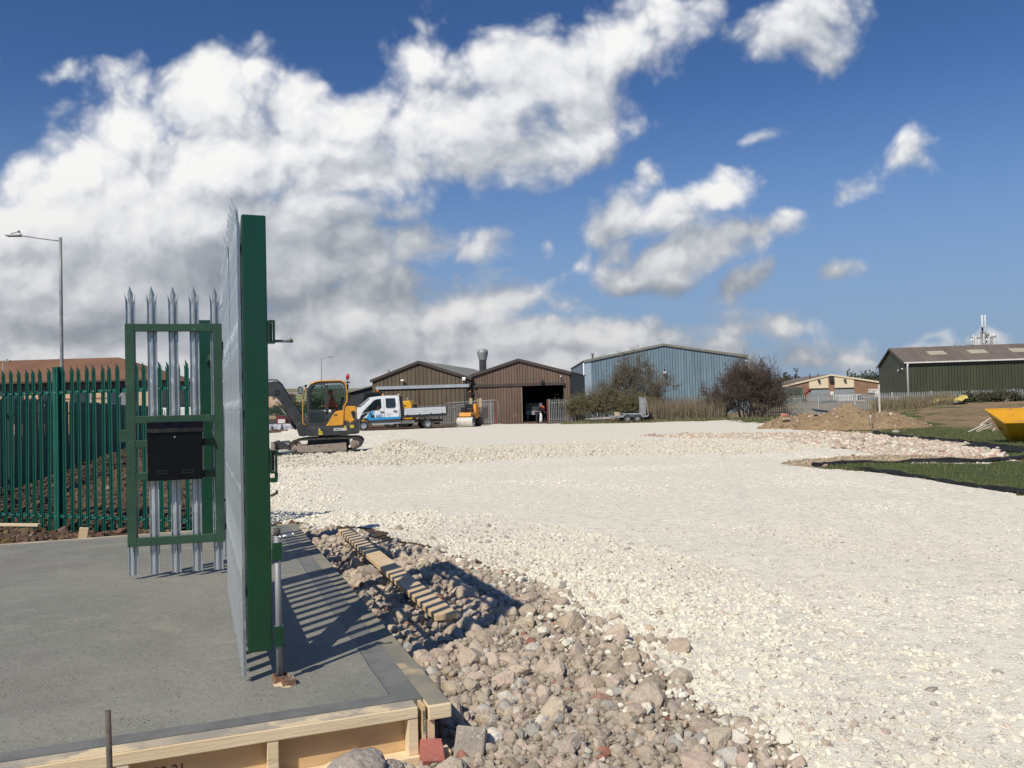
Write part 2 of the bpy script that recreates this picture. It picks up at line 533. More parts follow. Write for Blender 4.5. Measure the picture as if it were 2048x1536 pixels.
def TF(x, y, z, rz=0.0, roll=0.0):
    return Matrix.Translation((x, y, z)) @ Matrix.Rotation(rz, 4, 'Z') @ FRONT @ Matrix.Rotation(roll, 4, 'Z')


def vnoise(x, y, s, seed=0):
    """cheap smooth value noise, numpy"""
    xs, ys = x * s + seed * 17.3, y * s - seed * 9.1
    x0, y0 = np.floor(xs), np.floor(ys)
    fx, fy = xs - x0, ys - y0
    fx, fy = fx * fx * (3 - 2 * fx), fy * fy * (3 - 2 * fy)

    def h(a, b):
        v = np.sin(a * 127.1 + b * 311.7 + seed * 74.7) * 43758.5453
        return v - np.floor(v)
    return (h(x0, y0) * (1 - fx) + h(x0 + 1, y0) * fx) * (1 - fy) + (h(x0, y0 + 1) * (1 - fx) + h(x0 + 1, y0 + 1) * fx) * fy - .5


def fb(x, y, s, seed=0, o=4):
    return sum(vnoise(x, y, s * 2 ** i, seed + i) / 2 ** i for i in range(o))


def sstep(a, b, x):
    t = np.clip((x - a) / (b - a), 0, 1)
    return t * t * (3 - 2 * t)

# ================================================================ THE GROUND
WHITE = [(600, 1046), (648, 1062), (700, 1052), (800, 1075), (880, 1100), (1000, 1146), (1060, 1165), (1125, 1200), (1180, 1262), (1262, 1310), (1330, 1372), (1440, 1432), (1560, 1498),
         (1620, 1560), (1800, 1800), (3500, 1900), (3500, 1300), (2400, 1058), (2048, 988), (1850, 957), (1700, 940), (1640, 935), (1720, 927), (1960, 927), (2018, 914), (1920, 890), (1830, 880),
         (1760, 872), (1640, 863), (1545, 849), (1460, 841), (1300, 844), (1150, 847), (1000, 848), (860, 857), (720, 862), (620, 864), (520, 870), (460, 885), (470, 1000), (430, 1058)]
PINK = [(1280, 873), (1400, 867), (1560, 869), (1640, 864), (1760, 872), (1850, 882), (1930, 890), (1990, 903), (2015, 914), (1900, 918), (1800, 912), (1700, 898), (1560, 882), (1400, 877)]
SAND = [(1550, 927), (1600, 918), (1700, 912), (1780, 907), (1900, 912), (2018, 913), (1960, 925), (1720, 926), (1630, 935)]
GRASS1 = [(1636, 935), (1720, 926), (1960, 927), (2048, 914), (3000, 900), (3600, 1330), (2400, 1060), (2048, 988), (1850, 957), (1700, 941)]
GRASS2 = [(1750, 870), (1790, 838), (1812, 832), (1835, 846), (1900, 857), (1990, 862), (2300, 868), (3000, 900), (2048, 914), (2010, 909), (1930, 889), (1850, 881)]
GRASS3 = [(1285, 844), (1290, 836), (1560, 834), (1545, 846), (1460, 841), (1380, 843)]
RUBBLE = [(596, 1046), (648, 1060), (700, 1064), (790, 1085), (880, 1110), (1000, 1152), (1060, 1170), (1125, 1205), (1180, 1265), (1262, 1312), (1330, 1374), (1440, 1434), (1560, 1500),
          (1620, 1562), (1800, 1800), (1800, 4000), (-1500, 4000), (-700, 1800)]
PW = {k: np.array([(G(*p).x, G(*p).y) for p in v]) for k, v in dict(W=WHITE, P=PINK, S=SAND, G1=GRASS1, G2=GRASS2, G3=GRASS3, R=RUBBLE).items()}


def inside(poly, x, y):
    r = np.zeros(x.shape, bool)
    n = len(poly)
    for i in range(n):
        (x1, y1), (x2, y2) = poly[i], poly[(i + 1) % n]
        c = ((y1 > y) != (y2 > y)) & (x < (x2 - x1) * (y - y1) / (y2 - y1 + 1e-12) + x1)
        r ^= c
    return r


def zone(x, y):
    s = .012 * np.hypot(x, y)
    wx, wy = x + fb(x, y, 1.3, 3) * s * 2.2, y + fb(x, y, 1.3, 8) * s * 2.2
    z = np.zeros(x.shape, int)
    z[inside(PW['W'], wx, wy)] = 1
    z[inside(PW['P'], wx, wy)] = 2
    z[inside(PW['S'], wx, wy)] = 3
    g = inside(PW['G1'], wx, wy) | inside(PW['G2'], wx, wy) | inside(PW['G3'], wx, wy)
    z[g] = 4
    z[inside(PW['R'], wx, wy) & (z == 0)] = 5
    return z


def berm(x):
    return 27.0 + .33 * (x + 6) + .5 * np.sin(x * .7), np.clip(3.0 + .14 * (x + 6), 2.6, 5.5)


def gh(x, y):
    x, y = np.asarray(x, float), np.asarray(y, float)
    h = fb(x, y, .35, 1, 3) * .05
    h += fb(x, y, 3.0, 5, 2) * .012
    # loose gravel berm left by the digger, and its heap
    yc, hw = berm(x)
    b = sstep(-13, -9, x) * (1 - sstep(9, 16, x)) * np.exp(-((y - yc) / hw) ** 4)
    h += b * (.035 + fb(x, y, .5, 21, 3) * .08) * (1 - .8 * sstep(-1, 5, x))
    h += .50 * np.exp(-(((x + 3.95 - .10 * (y - 27)) / 1.05) ** 2 + ((y - 28.0) / 1.0) ** 2))
    h += .14 * np.exp(-(((x + 2.4) / 1.6) ** 2 + ((y - 27.5) / 1.3) ** 2))
    h += .08 * np.exp(-(((x - .3) / 2.2) ** 2 + ((y - 29) / 1.6) ** 2))
    # ruts in the yard
    for k, (a, c) in enumerate([(.22, 2.0), (.22, 3.9), (-.12, 7.5), (-.12, 9.4)]):
        d = x - (c + a * (y - 5))
        h -= .018 * np.exp(-(d / .17) ** 2) * sstep(4, 9, y) * (1 - sstep(24, 30, y)) * (1 + fb(x, y, .8, 40 + k))
    # bank of soil rising at the right
    r = sstep(17, 33, x - .12 * (y - 45)) * sstep(31, 52, y)
    h += r * (.92 + fb(x, y, .3, 11, 4) * .25)
    # ploughed soil on the left, behind the fence
    l = sstep(4.5, 8, -x) * sstep(9.8, 12, y) * (1 - sstep(40, 60, y))
    fur = np.sin((y * .97 + x * .25) * 8 + fb(x, y, .8, 30, 2) * 5)
    h += l * (fur * .035 + fb(x, y, 2.0, 31, 4) * .17 - .05)
    # spoil strip in front of the stacked bags
    h += .22 * np.exp(-((y - 58) / 2.2) ** 2) * sstep(10.5, 13.5, -x) * (1 + fb(x, y, 1.1, 61, 3))
    # slightly raised rubble beside the slab
    nr = np.exp(-(np.maximum(0, np.hypot(x - .2, y - 4.5) - 1.5) / 2.4) ** 2)
    h += nr * .05 * (1 - sstep(1.2, 2.6, x))
    # hold the level low under the concrete
    c, s_ = math.cos(R(20.7)), math.sin(R(20.7))
    lx, ly = (x + .457) * c + (y - 3.933) * s_, -(x + .457) * s_ + (y - 3.933) * c
    u = sstep(.25, -.15, lx) * sstep(-.25, .1, ly) * sstep(6.6, 6.2, ly)
    return h * (1 - u) - .05 * u


def nmat(name, fn, rough=.95):
    m = bpy.data.materials.new(name)
    m.use_nodes = True
    k = N(m.node_tree)
    b = m.node_tree.nodes['Principled BSDF']
    b.inputs['Roughness'].default_value = rough
    b.inputs['Specular IOR Level'].default_value = .25
    co = k.n('ShaderNodeNewGeometry').outputs['Position']
    col, nrm = fn(k, co)
    m.node_tree.links.new(col, b.inputs['Base Color'])
    if nrm is not None:
        m.node_tree.links.new(nrm, b.inputs['Normal'])
    return m


def stony(c1, c2, dark, cell, gap=.10, dist=.02, tint=None):
    def fn(k, co):
        co2 = k.vm('ADD', co, k.vm('MULTIPLY', k.noise(co, 9, 3, .6, color=True), (.05, .05, .05)))
        vo = k.n('ShaderNodeTexVoronoi', feature='F1', ins={'Vector': co2, 'Scale': 1 / cell})
        ve = k.n('ShaderNodeTexVoronoi', feature='DISTANCE_TO_EDGE', ins={'Vector': co2, 'Scale': 1 / cell})
        v2 = k.n('ShaderNodeTexVoronoi', feature='F1', ins={'Vector': co2, 'Scale': 2.6 / cell})
        r = k.n('ShaderNodeSeparateColor', ins={0: vo.outputs['Color']})
        big = k.mr(k.noise(co, .55, 5, .6), .35, .65)
        c = k.mix(k.m('MULTIPLY', r.outputs[0], 1.0), c1, c2)
        c = k.mix(k.m('MULTIPLY', big, .35), c, c2)
        if tint:
            c = k.mix(k.mr(r.outputs[1], .62, .8), c, tint)
        gp = k.m('MULTIPLY', k.mr(ve.outputs['Distance'], gap, 0.0), k.mr(k.noise(co, 7, 3, .6), .45, .62))
        c = k.mix(k.m('MULTIPLY', gp, .8), c, dark)
        h = k.m('ADD', k.m('MULTIPLY', k.m('SUBTRACT', .8, vo.outputs['Distance']), .8), k.m('MULTIPLY', k.m('SUBTRACT', .6, v2.outputs['Distance']), .35))
        h = k.m('ADD', h, k.m('MULTIPLY', r.outputs[2], .5))
        bp = k.n('ShaderNodeBump', ins={'Height': h, 'Strength': .75, 'Distance': dist})
        return c, bp.outputs[0]
    return fn


m_white = nmat('chalky_gravel', stony((.82, .772, .65), (.76, .71, .59), (.20, .17, .13), .026, .10, .007))
m_pink = nmat('crushed_brick_hardcore', stony((.56, .44, .34), (.42, .32, .25), (.13, .10, .08), .12, .12, .035, (.48, .26, .19)))
m_sand = nmat('sandy_hardcore', stony((.44, .345, .235), (.36, .28, .19), (.12, .09, .07), .05, .12, .014))
m_rub = nmat('rubble_dirt', stony((.40, .34, .27), (.31, .26, .20), (.08, .06, .05), .030, .14, .014))


def soil_fn(k, co):
    f = k.mr(k.noise(co, 1.6, 6, .65), .35, .65)
    c = k.mix(f, (.150, .098, .064), (.098, .064, .044))
    c = k.mix(k.mr(k.noise(co, 11, 4, .6), .60, .68), c, (.26, .20, .14))
    bp = k.n('ShaderNodeBump', ins={'Height': k.noise(co, 9, 8, .7), 'Strength': 1.0, 'Distance': .09})
    return c, bp.outputs[0]


def bank_soil(k, co):
    f = k.mr(k.noise(co, .8, 6, .65), .35, .65)
    c = k.mix(f, (.31, .215, .12), (.22, .155, .088))
    c = k.mix(k.mr(k.noise(co, .35, 5, .7), .52, .60), c, (.10, .12, .045))
    c = k.mix(k.mr(k.noise(co, 9, 3, .6), .64, .70), c, (.42, .34, .26))
    bp = k.n('ShaderNodeBump', ins={'Height': k.noise(co, 7, 8, .7), 'Strength': 1.0, 'Distance': .06})
    return c, bp.outputs[0]


def grass_fn(k, co):
    f = k.mr(k.noise(co, 1.1, 6, .65), .35, .65)
    c = k.mix(f, (.065, .095, .028), (.10, .12, .04))
    c = k.mix(k.mr(k.noise(co, 1.7, 6, .65), .54, .66), c, (.17, .145, .075))
    bp = k.n('ShaderNodeBump', ins={'Height': k.noise(co, 45, 6, .7), 'Strength': 1.0, 'Distance': .03})
    return c, bp.outputs[0]


m_soil = nmat('ploughed_soil', soil_fn)
m_bank = nmat('bare_bank_soil', bank_soil)
m_grass = nmat('short_grass', grass_fn)

# one polar sheet of ground, finer near the viewer, split along the zones
NR, NA = 620, 760
rr = 1.45 * (175 / 1.45) ** (np.arange(NR + 1) / NR)
aa = np.radians(np.linspace(-56, 56, NA + 1))
RRm, AAm = np.meshgrid(rr, aa, indexing='ij')
GX, GY = RRm * np.sin(AAm), RRm * np.cos(AAm)
GZ = gh(GX, GY)
cx = (GX[:-1, :-1] + GX[1:, 1:]) / 2
cy = (GY[:-1, :-1] + GY[1:, 1:]) / 2
ZN = zone(cx, cy)
far = ZN == 0
bank = far & (cx > 9)
ZN = np.where(bank, 6, ZN)


def sheet(name, zid, mat):
    i, j = np.nonzero(ZN == zid)
    a = i * (NA + 1) + j
    q = np.stack([a, a + 1, a + NA + 2, a + NA + 1], 1)[:, ::-1]
    used, inv = np.unique(q.ravel(), return_inverse=True)
    co = np.stack([GX.ravel()[used], GY.ravel()[used], GZ.ravel()[used]], 1)
    me = bpy.data.meshes.new(name)
    me.vertices.add(len(used))
    me.vertices.foreach_set('co', co.ravel())
    me.loops.add(len(q) * 4)
    me.loops.foreach_set('vertex_index', inv.astype(np.int32))
    me.polygons.add(len(q))
    me.polygons.foreach_set('loop_start', np.arange(0, len(q) * 4, 4, dtype=np.int32))
    me.polygons.foreach_set('use_smooth', np.ones(len(q), bool))
    me.materials.append(mat)
    me.update()
    me.validate()
    if me.polygons[0].normal.z < 0:
        me.flip_normals()
    o = bpy.data.objects.new(name, me)
    S.collection.objects.link(o)
    return tag(o, kind='structure')


sheet('soil_ground', 0, m_soil)
sheet('gravel_yard', 1, m_white)
sheet('crushed_brick_ground', 2, m_pink)
sheet('sand_ground', 3, m_sand)
sheet('grass_ground', 4, m_grass)
sheet('rubble_ground', 5, m_rub)
sheet('bank_ground', 6, m_bank)
# plain round about, out to the horizon
b = MB()
n = 64
vs = [(0, 0, -.35)] + [(r * math.sin(2 * math.pi * i / n), r * math.cos(2 * math.pi * i / n), -.35) for r in (180, 900, 6500) for i in range(n)]
fs = [(0, 1 + (i + 1) % n, 1 + i) for i in range(n)]
for q in range(2):
    fs += [(1 + q * n + i, 1 + q * n + (i + 1) % n, 1 + (q + 1) * n + (i + 1) % n, 1 + (q + 1) * n + i) for i in range(n)]
b.add(vs, fs)


def field_fn(k, co):
    v = k.n('ShaderNodeTexVoronoi', feature='F1', ins={'Vector': k.vm('MULTIPLY', co, (.5, 1, 1)), 'Scale': .0042})
    r = k.n('ShaderNodeSeparateColor', ins={0: v.outputs['Color']})
    c = k.mix(r.outputs[0], (.14, .19, .055), (.27, .27, .12))
    c = k.mix(k.mr(r.outputs[1], .55, .6), c, (.30, .27, .19))
    e = k.n('ShaderNodeTexVoronoi', feature='DISTANCE_TO_EDGE', ins={'Vector': k.vm('MULTIPLY', co, (.5, 1, 1)), 'Scale': .0042})
    c = k.mix(k.mr(e.outputs['Distance'], .035, .02), c, (.05, .06, .035))
    return c, None


m_field = nmat('farm_fields', field_fn)
tag(b.build('outer_ground', m_field), kind='structure')
# hills on the skyline
hb = MB()
NX, NY = 90, 26
for j in range(NY + 1):
    for i in range(NX + 1):
        x = -2600 + 5200 * i / NX
        y = 800 + 2600 * j / NY
        t = j / NY
        ridge = math.sin(min(1, t * 1.15) * math.pi / 2) ** 1.4
        h = ridge * (74 + 12 * math.sin(x * .0016 + 1.0) + 7 * math.sin(x * .0047) - .018 * max(0, x + 300)) * (1 - .0001 * abs(x + 900))
        hb.v.append((x, y, max(-.5, h) - .6))
for j in range(NY):
    for i in range(NX):
        a = j * (NX + 1) + i
        hb.f.append([a, a + 1, a + NX + 2, a + NX + 1]); hb.mi.append(0); hb.sm.append(True)
tag(hb.build('hills', m_field), kind='structure')


# ---------------------------------------------------------------- stones: points that carry instanced stone shapes
def stone_nodes(name, mat, nvar, sub, amp, nsc, hull, smooth, rough=0):
    g = bpy.data.node_groups.new(name, 'GeometryNodeTree')
    g.interface.new_socket('Geometry', in_out='INPUT', socket_type='NodeSocketGeometry')
    g.interface.new_socket('Geometry', in_out='OUTPUT', socket_type='NodeSocketGeometry')
    k = N(g)
    gi, go = g.nodes.new('NodeGroupInput'), g.nodes.new('NodeGroupOutput')
    toi = k.n('GeometryNodeGeometryToInstance')
    for v in range(nvar):
        ic = k.n('GeometryNodeMeshIcoSphere', ins={'Radius': 1.0, 'Subdivisions': sub})
        pos = k.n('GeometryNodeInputPosition').outputs[0]
        p2 = k.vm('ADD', pos, (v * 7.31, v * 3.17, v * 5.7))
        nz = k.noise(p2, nsc, 1.0 if hull else 3.0, .5, color=True)
        off = k.vm('SCALE', k.vm('SUBTRACT', nz, (.5, .5, .5)))
        off.node.inputs['Scale'].default_value = amp
        sp = k.n('GeometryNodeSetPosition', ins={'Geometry': ic.outputs[0], 'Offset': off})
        geo = sp.outputs[0]
        if hull:
            geo = k.n('GeometryNodeConvexHull', ins={0: geo}).outputs[0]
        if rough:
            geo = k.n('GeometryNodeSubdivideMesh', ins={'Mesh': geo, 'Level': rough}).outputs[0]
            pos = k.n('GeometryNodeInputPosition').outputs[0]
            nz = k.noise(k.vm('ADD', pos, (v * 3.3, 0, v * 1.7)), 2.6, 4.0, .62, color=True)
            off = k.vm('SCALE', k.vm('SUBTRACT', nz, (.5, .5, .5)))
            off.node.inputs['Scale'].default_value = .22
            geo = k.n('GeometryNodeSetPosition', ins={'Geometry': geo, 'Offset': off}).outputs[0]
        geo = k.n('GeometryNodeSetShadeSmooth', ins={'Geometry': geo, 'Shade Smooth': smooth}).outputs[0]
        geo = k.n('GeometryNodeSetMaterial', ins={'Geometry': geo, 'Material': mat}).outputs[0]
        g.links.new(geo, toi.inputs[0])
    na = lambda nm, ty: k.n('GeometryNodeInputNamedAttribute', data_type=ty, ins={'Name': nm}).outputs['Attribute']
    iop = k.n('GeometryNodeInstanceOnPoints', ins={'Points': gi.outputs[0], 'Instance': toi.outputs[0], 'Pick Instance': True,
                                                    'Instance Index': na('pick', 'INT'), 'Scale': na('scl', 'FLOAT_VECTOR')})
    e2r = k.n('FunctionNodeEulerToRotation', ins={0: na('rot', 'FLOAT_VECTOR')})
    g.links.new(e2r.outputs[0], iop.inputs['Rotation'])
    g.links.new(iop.outputs[0], go.inputs[0])
    return g


def stone_mat(name, bump=.5, bsc=60):
    m = bpy.data.materials.new(name)
    m.use_nodes = True
    k = N(m.node_tree)
    b = m.node_tree.nodes['Principled BSDF']
    b.inputs['Roughness'].default_value = .95
    b.inputs['Specular IOR Level'].default_value = .2
    at = k.n('ShaderNodeAttribute', attribute_type='INSTANCER', attribute_name='col').outputs['Color']
    co = k.n('ShaderNodeNewGeometry').outputs['Position']
    nz = k.mr(k.noise(co, bsc * .5, 5, .7), .3, .7)
    c = k.mix(k.m('MULTIPLY', nz, .55), at, k.mix(1.0, at, (.62, .60, .57), blend='MULTIPLY'))
    c = k.mix(k.mr(k.noise(co, bsc * 1.6, 3, .6), .60, .70), c, k.mix(1.0, at, (1.22, 1.22, 1.22), blend='MULTIPLY'))
    m.node_tree.links.new(c, b.inputs['Base Color'])
    if bump:
        bp = k.n('ShaderNodeBump', ins={'Height': k.noise(co, bsc, 6, .7), 'Strength': bump, 'Distance': .012})
        m.node_tree.links.new(bp.outputs[0], b.inputs['Normal'])
    return m


def stones(name, x, y, size, cols, group_nodes, nvar, sink=.35, flat=.7, zoff=None, kind='stuff', label=None, cat=None, seed=1):
    r = np.random.default_rng(seed)
    n = len(x)
    scl = size[:, None] * r.uniform(.64, 1.38, (n, 3))
    scl[:, 2] *= flat
    z = gh(x, y) + scl[:, 2] * (1 - 2 * sink) + (0 if zoff is None else zoff)
    me = bpy.data.meshes.new(name)
    me.vertices.add(n)
    me.vertices.foreach_set('co', np.stack([x, y, z], 1).ravel())
    rot = r.uniform(0, 6.28, (n, 3))
    rot[:, :2] = r.normal(0, .45, (n, 2))
    for nm, ty, arr in (('scl', 'FLOAT_VECTOR', scl), ('rot', 'FLOAT_VECTOR', rot)):
        a = me.attributes.new(nm, ty, 'POINT')
        a.data.foreach_set('vector', arr.astype(np.float32).ravel())
    a = me.attributes.new('pick', 'INT', 'POINT')
    a.data.foreach_set('value', r.integers(0, nvar, n).astype(np.int32))
    a = me.attributes.new('col', 'FLOAT_COLOR', 'POINT')
    a.data.foreach_set('color', np.concatenate([cols, np.ones((n, 1))], 1).astype(np.float32).ravel())
    o = bpy.data.objects.new(name, me)
    S.collection.objects.link(o)
    md = o.modifiers.new('stones', 'NODES')
    md.node_group = group_nodes
    tag(o, label, cat, kind=kind)
    return o


def scatter(n, x0, x1, y0, y1, dens, zid=None, seed=0, half=.70):
    """dens(r) per square metre, kept to the seen sector plus a margin"""
    r = np.random.default_rng(seed)
    x, y = r.uniform(x0, x1, n), r.uniform(y0, y1, n)
    area = (x1 - x0) * (y1 - y0)
    rad = np.hypot(x, y)
    keep = r.uniform(0, 1, n) < dens(rad) * area / n
    keep &= np.abs(x) < half * y + 1.5
    x, y = x[keep], y[keep]
    if zid is not None:
        keep = np.isin(zone(x, y), zid)
        x, y = x[keep], y[keep]
    return x, y


def pal(n, base, var, seed, accents=()):
    r = np.random.default_rng(seed)
    c = np.array(base)[None, :] * (1 + r.normal(0, var, (n, 1)))
    c += r.normal(0, .007, (n, 3))
    for col, p in accents:
        k = r.uniform(0, 1, n) < p
        c[k] = np.array(col) * (1 + r.normal(0, .12, (k.sum(), 1)))
    return np.clip(c, .02, .9)


sm_near = stone_mat('stone_surface', .6, 70)
sm_small = stone_mat('gravel_surface', 0, 50)
gn_gravel = stone_nodes('gravel_shapes', sm_small, 8, 1, .9, .9, True, False)
gn_rubble = stone_nodes('rubble_shapes', sm_near, 14, 2, 1.5, .9, True, False, 3)
gn_chunk = stone_nodes('chunk_shapes', sm_near, 8, 2, .95, 1.0, True, False)

# white gravel: dense near, thinning out to where it is finer than the eye sees
x, y = scatter(1100000, -12, 26, 2, 34, lambda r: np.clip(1150 * (7 / np.maximum(r, 7)) ** 1.3, 60, 1150), [1], 11)
k = (x < -1.5) & (y < 9.0)
x, y = x[~k], y[~k]
sz = np.random.default_rng(3).gamma(5, .0027, len(x)) * (1 + .30 * sstep(10, 25, np.hypot(x, y)))
e1 = 1.0 * ~np.isin(zone(x - .3, y - .2), [1])
e2 = 1.0 * ~np.isin(zone(x - .8, y - .6), [1])
e3 = 1.0 * ~np.isin(zone(x - 1.6, y - 1.2), [1])
edge = (e1 + e2 + e3) / 3 > np.random.default_rng(70).uniform(0, 1, len(x))      # looser and coarser towards the rubble
sz = np.clip(sz * (1 + .40 * edge) * (1 + .7 * fb(x, y, .45, 71, 3)), .006, .046)
zo = np.where(edge, .002, -.58 * sz * (.9 + .8 * fb(x, y, .6, 72, 3)))
wc = pal(len(x), (.80, .755, .635), .05, 4, [((.42, .39, .35), .02), ((.60, .50, .42), .015)])
gm = np.clip(fb(x, y, .45, 77, 4) * 2.2 + .1, 0, 1)
for k_, (a_, c_0) in enumerate([(.22, 2.0), (.22, 3.9), (-.12, 7.5), (-.12, 9.4)]):      # wheel tracks carry dirt
    gm = gm + .8 * np.exp(-((x - (c_0 + a_ * (y - 5))) / .16) ** 2) * (.5 + fb(x, y, 1.1, 90 + k_, 3))
gm = np.clip(gm, 0, 1)[:, None]      # greyer, dirtier patches
wc = wc * (1 - gm * np.array([.16, .17, .15]))
stones('white_gravel', x, y, sz, wc, gn_gravel, 8, .52, .62, zo, seed=5,
       label='loose crushed white stone covering the yard', cat='gravel')
# looser, coarser gravel on the berm, its heap and along the edges
x, y = scatter(400000, -13, 17, 22, 35, lambda r: 0 * r + 420, [1], 12)
yc, hw = berm(x)
k = np.random.default_rng(9).uniform(0, 1, len(x)) < np.exp(-((y - yc) / hw) ** 6)
x, y = x[k], y[k]
sz = np.clip(np.random.default_rng(6).gamma(6, .0045, len(x)), .014, .055)
stones('heaped_gravel', x, y, sz, pal(len(x), (.69, .635, .53), .08, 7, [((.40, .36, .31), .03)]), gn_gravel, 8, .30, .8, seed=8,
       label='coarser loose gravel heaped in a berm across the yard', cat='gravel')
# coarse rubble beside the slab
x, y = scatter(60000, -4, 5, 2.0, 11.5, lambda r: 175 + 0 * r, [1, 5], 21, 1.2)
zz = zone(x, y)
pr = np.random.default_rng(20).uniform(0, 1, len(x))
k = (zz == 5) | ((zone(x - .22, y - .16) == 5) & (pr < .22)) | ((zone(x - .5, y - .4) == 5) & (pr < .05))      # some have rolled out onto the gravel
x, y = x[k], y[k]
c_, s_ = math.cos(R(20.7)), math.sin(R(20.7))
lx, ly = (x + .457) * c_ + (y - 3.933) * s_, -(x + .457) * s_ + (y - 3.933) * c_
bp1, bp2 = D(867, 1508, 3.76), D(942, 1482, 3.90)
k = ((lx > .17) & (ly > -.25)) | (ly < -.19)
k &= (np.hypot(x - bp1.x, y - bp1.y) > .13) & (np.hypot(x - bp2.x, y - bp2.y) > .13)
x, y, lx, ly = x[k], y[k], lx[k], ly[k]
q = np.random.default_rng(22).uniform(0, 1, len(x))
near = 1 - sstep(.9, 2.6, lx) * sstep(6.0, 7.5, y)
sz = np.where(q < .30, np.random.default_rng(23).gamma(8, .0052, len(x)), np.random.default_rng(24).gamma(5, .0046, len(x)))
sz *= .55 + .45 * near
sz = np.clip(sz, .009, .098)
stones('rubble', x, y, sz, pal(len(x), (.53, .44, .35), .10, 25, [((.43, .41, .37), .07), ((.44, .27, .21), .008), ((.66, .61, .53), .05), ((.50, .41, .31), .08)]), gn_rubble, 14, .32, .82, seed=26,
       label='dusty broken concrete rubble beside the timber shuttering', cat='rubble')
x, y = scatter(120000, -4, 5, 2.0, 11.5, lambda r: 900 + 0 * r, [5], 27, 1.2)
lx, ly = (x + .457) * c_ + (y - 3.933) * s_, -(x + .457) * s_ + (y - 3.933) * c_
k = ((lx > .14) & (ly > -.25)) | (ly < -.16)
x, y = x[k], y[k]
sz = np.clip(np.random.default_rng(28).gamma(4, .0034, len(x)), .004, .03)
stones('fine_rubble', x, y, sz, pal(len(x), (.45, .385, .31), .10, 29, [((.62, .58, .5), .05), ((.38, .18, .13), .02)]), gn_chunk, 8, .2, .85, seed=30,
       label='small stones and dirt filling the gaps of the rubble', cat='rubble')
# white stones strayed over the rubble's edge
x, y = scatter(60000, -3, 4, 2.4, 11.5, lambda r: 300 + 0 * r, [5], 45, 1.2)
k = zone(x + .16, y + .12) == 1
k2 = (zone(x + .42, y + .32) == 1) & (np.random.default_rng(46).uniform(0, 1, len(x)) < .22)
x, y = x[k | k2], y[k | k2]
sz = np.clip(np.random.default_rng(47).gamma(6, .0034, len(x)), .01, .045)
stones('stray_gravel', x, y, sz, pal(len(x), (.78, .735, .62), .06, 48), gn_gravel, 8, .1, .7, .018 + 0 * x, seed=49, label='white gravel stones strayed onto the edge of the rubble', cat='gravel')
# pinkish hardcore and the edges of the white yard at the right
x, y = scatter(150000, 4, 28, 20, 58, lambda r: 120 + 0 * r, [2], 31)
sz = np.clip(np.random.default_rng(32).gamma(5, .0088, len(x)), .02, .095)
stones('crushed_brick', x, y, sz, pal(len(x), (.58, .485, .38), .10, 33, [((.52, .33, .25), .12), ((.72, .66, .56), .30), ((.34, .29, .24), .04)]), gn_chunk, 8, .35, .7, seed=34,
       label='pinkish crushed brick and concrete spread beside the grass', cat='hardcore')
x, y = scatter(90000, 4, 22, 17, 32, lambda r: 30 + 0 * r, [3], 35)
sz = np.clip(np.random.default_rng(36).gamma(4, .008, len(x)), .012, .06)
stones('sandy_stones', x, y, sz, pal(len(x), (.47, .38, .27), .12, 37), gn_chunk, 8, .4, .7, seed=38, label='small stones in the tan sandy strip', cat='stones')
# clods in the dug soil behind the fence and along the slab's far edge
x, y = scatter(200000, -20, -2.3, 8.8, 34, lambda r: np.clip(90 * (12 / r) ** 1.2, 8, 90), [0], 41, 1.2)
sz = np.clip(np.random.default_rng(42).gamma(4, .0075, len(x)), .01, .08)
stones('soil_clods', x, y, sz, pal(len(x), (.17, .112, .074), .10, 43, [((.36, .31, .26), .015)]), gn_rubble, 14, .35, .75, seed=44, label='clods of brown soil behind the fence', cat='soil')


# grass blades on the right
def blades(name, x, y, h, w, cols, label, cat, lean=.35, seed=0, zb=None):
    r = np.random.default_rng(seed)
    n = len(x)
    z = gh(x, y) if zb is None else zb
    a = r.uniform(0, 2 * np.pi, n)
    la = r.uniform(0, 2 * np.pi, n)
    l = np.abs(r.normal(0, lean, n)) * h
    b0 = np.stack([x - np.cos(a) * w, y - np.sin(a) * w, z - .01], 1)
    b1 = np.stack([x + np.cos(a) * w, y + np.sin(a) * w, z - .01], 1)
    tp = np.stack([x + np.cos(la) * l, y + np.sin(la) * l, z + h], 1)
    co = np.stack([b0, b1, tp], 1).reshape(-1, 3)
    me = bpy.data.meshes.new(name)
    me.vertices.add(3 * n)
    me.vertices.foreach_set('co', co.ravel())
    me.loops.add(3 * n)
    me.loops.foreach_set('vertex_index', np.arange(3 * n, dtype=np.int32))
    me.polygons.add(n)
    me.polygons.foreach_set('loop_start', np.arange(0, 3 * n, 3, dtype=np.int32))
    for m in cols:
        me.materials.append(m)
    me.polygons.foreach_set('material_index', r.integers(0, len(cols), n).astype(np.int32))
    me.update()
    o = bpy.data.objects.new(name, me)
    S.collection.objects.link(o)
    return tag(o, label, cat, kind='stuff')


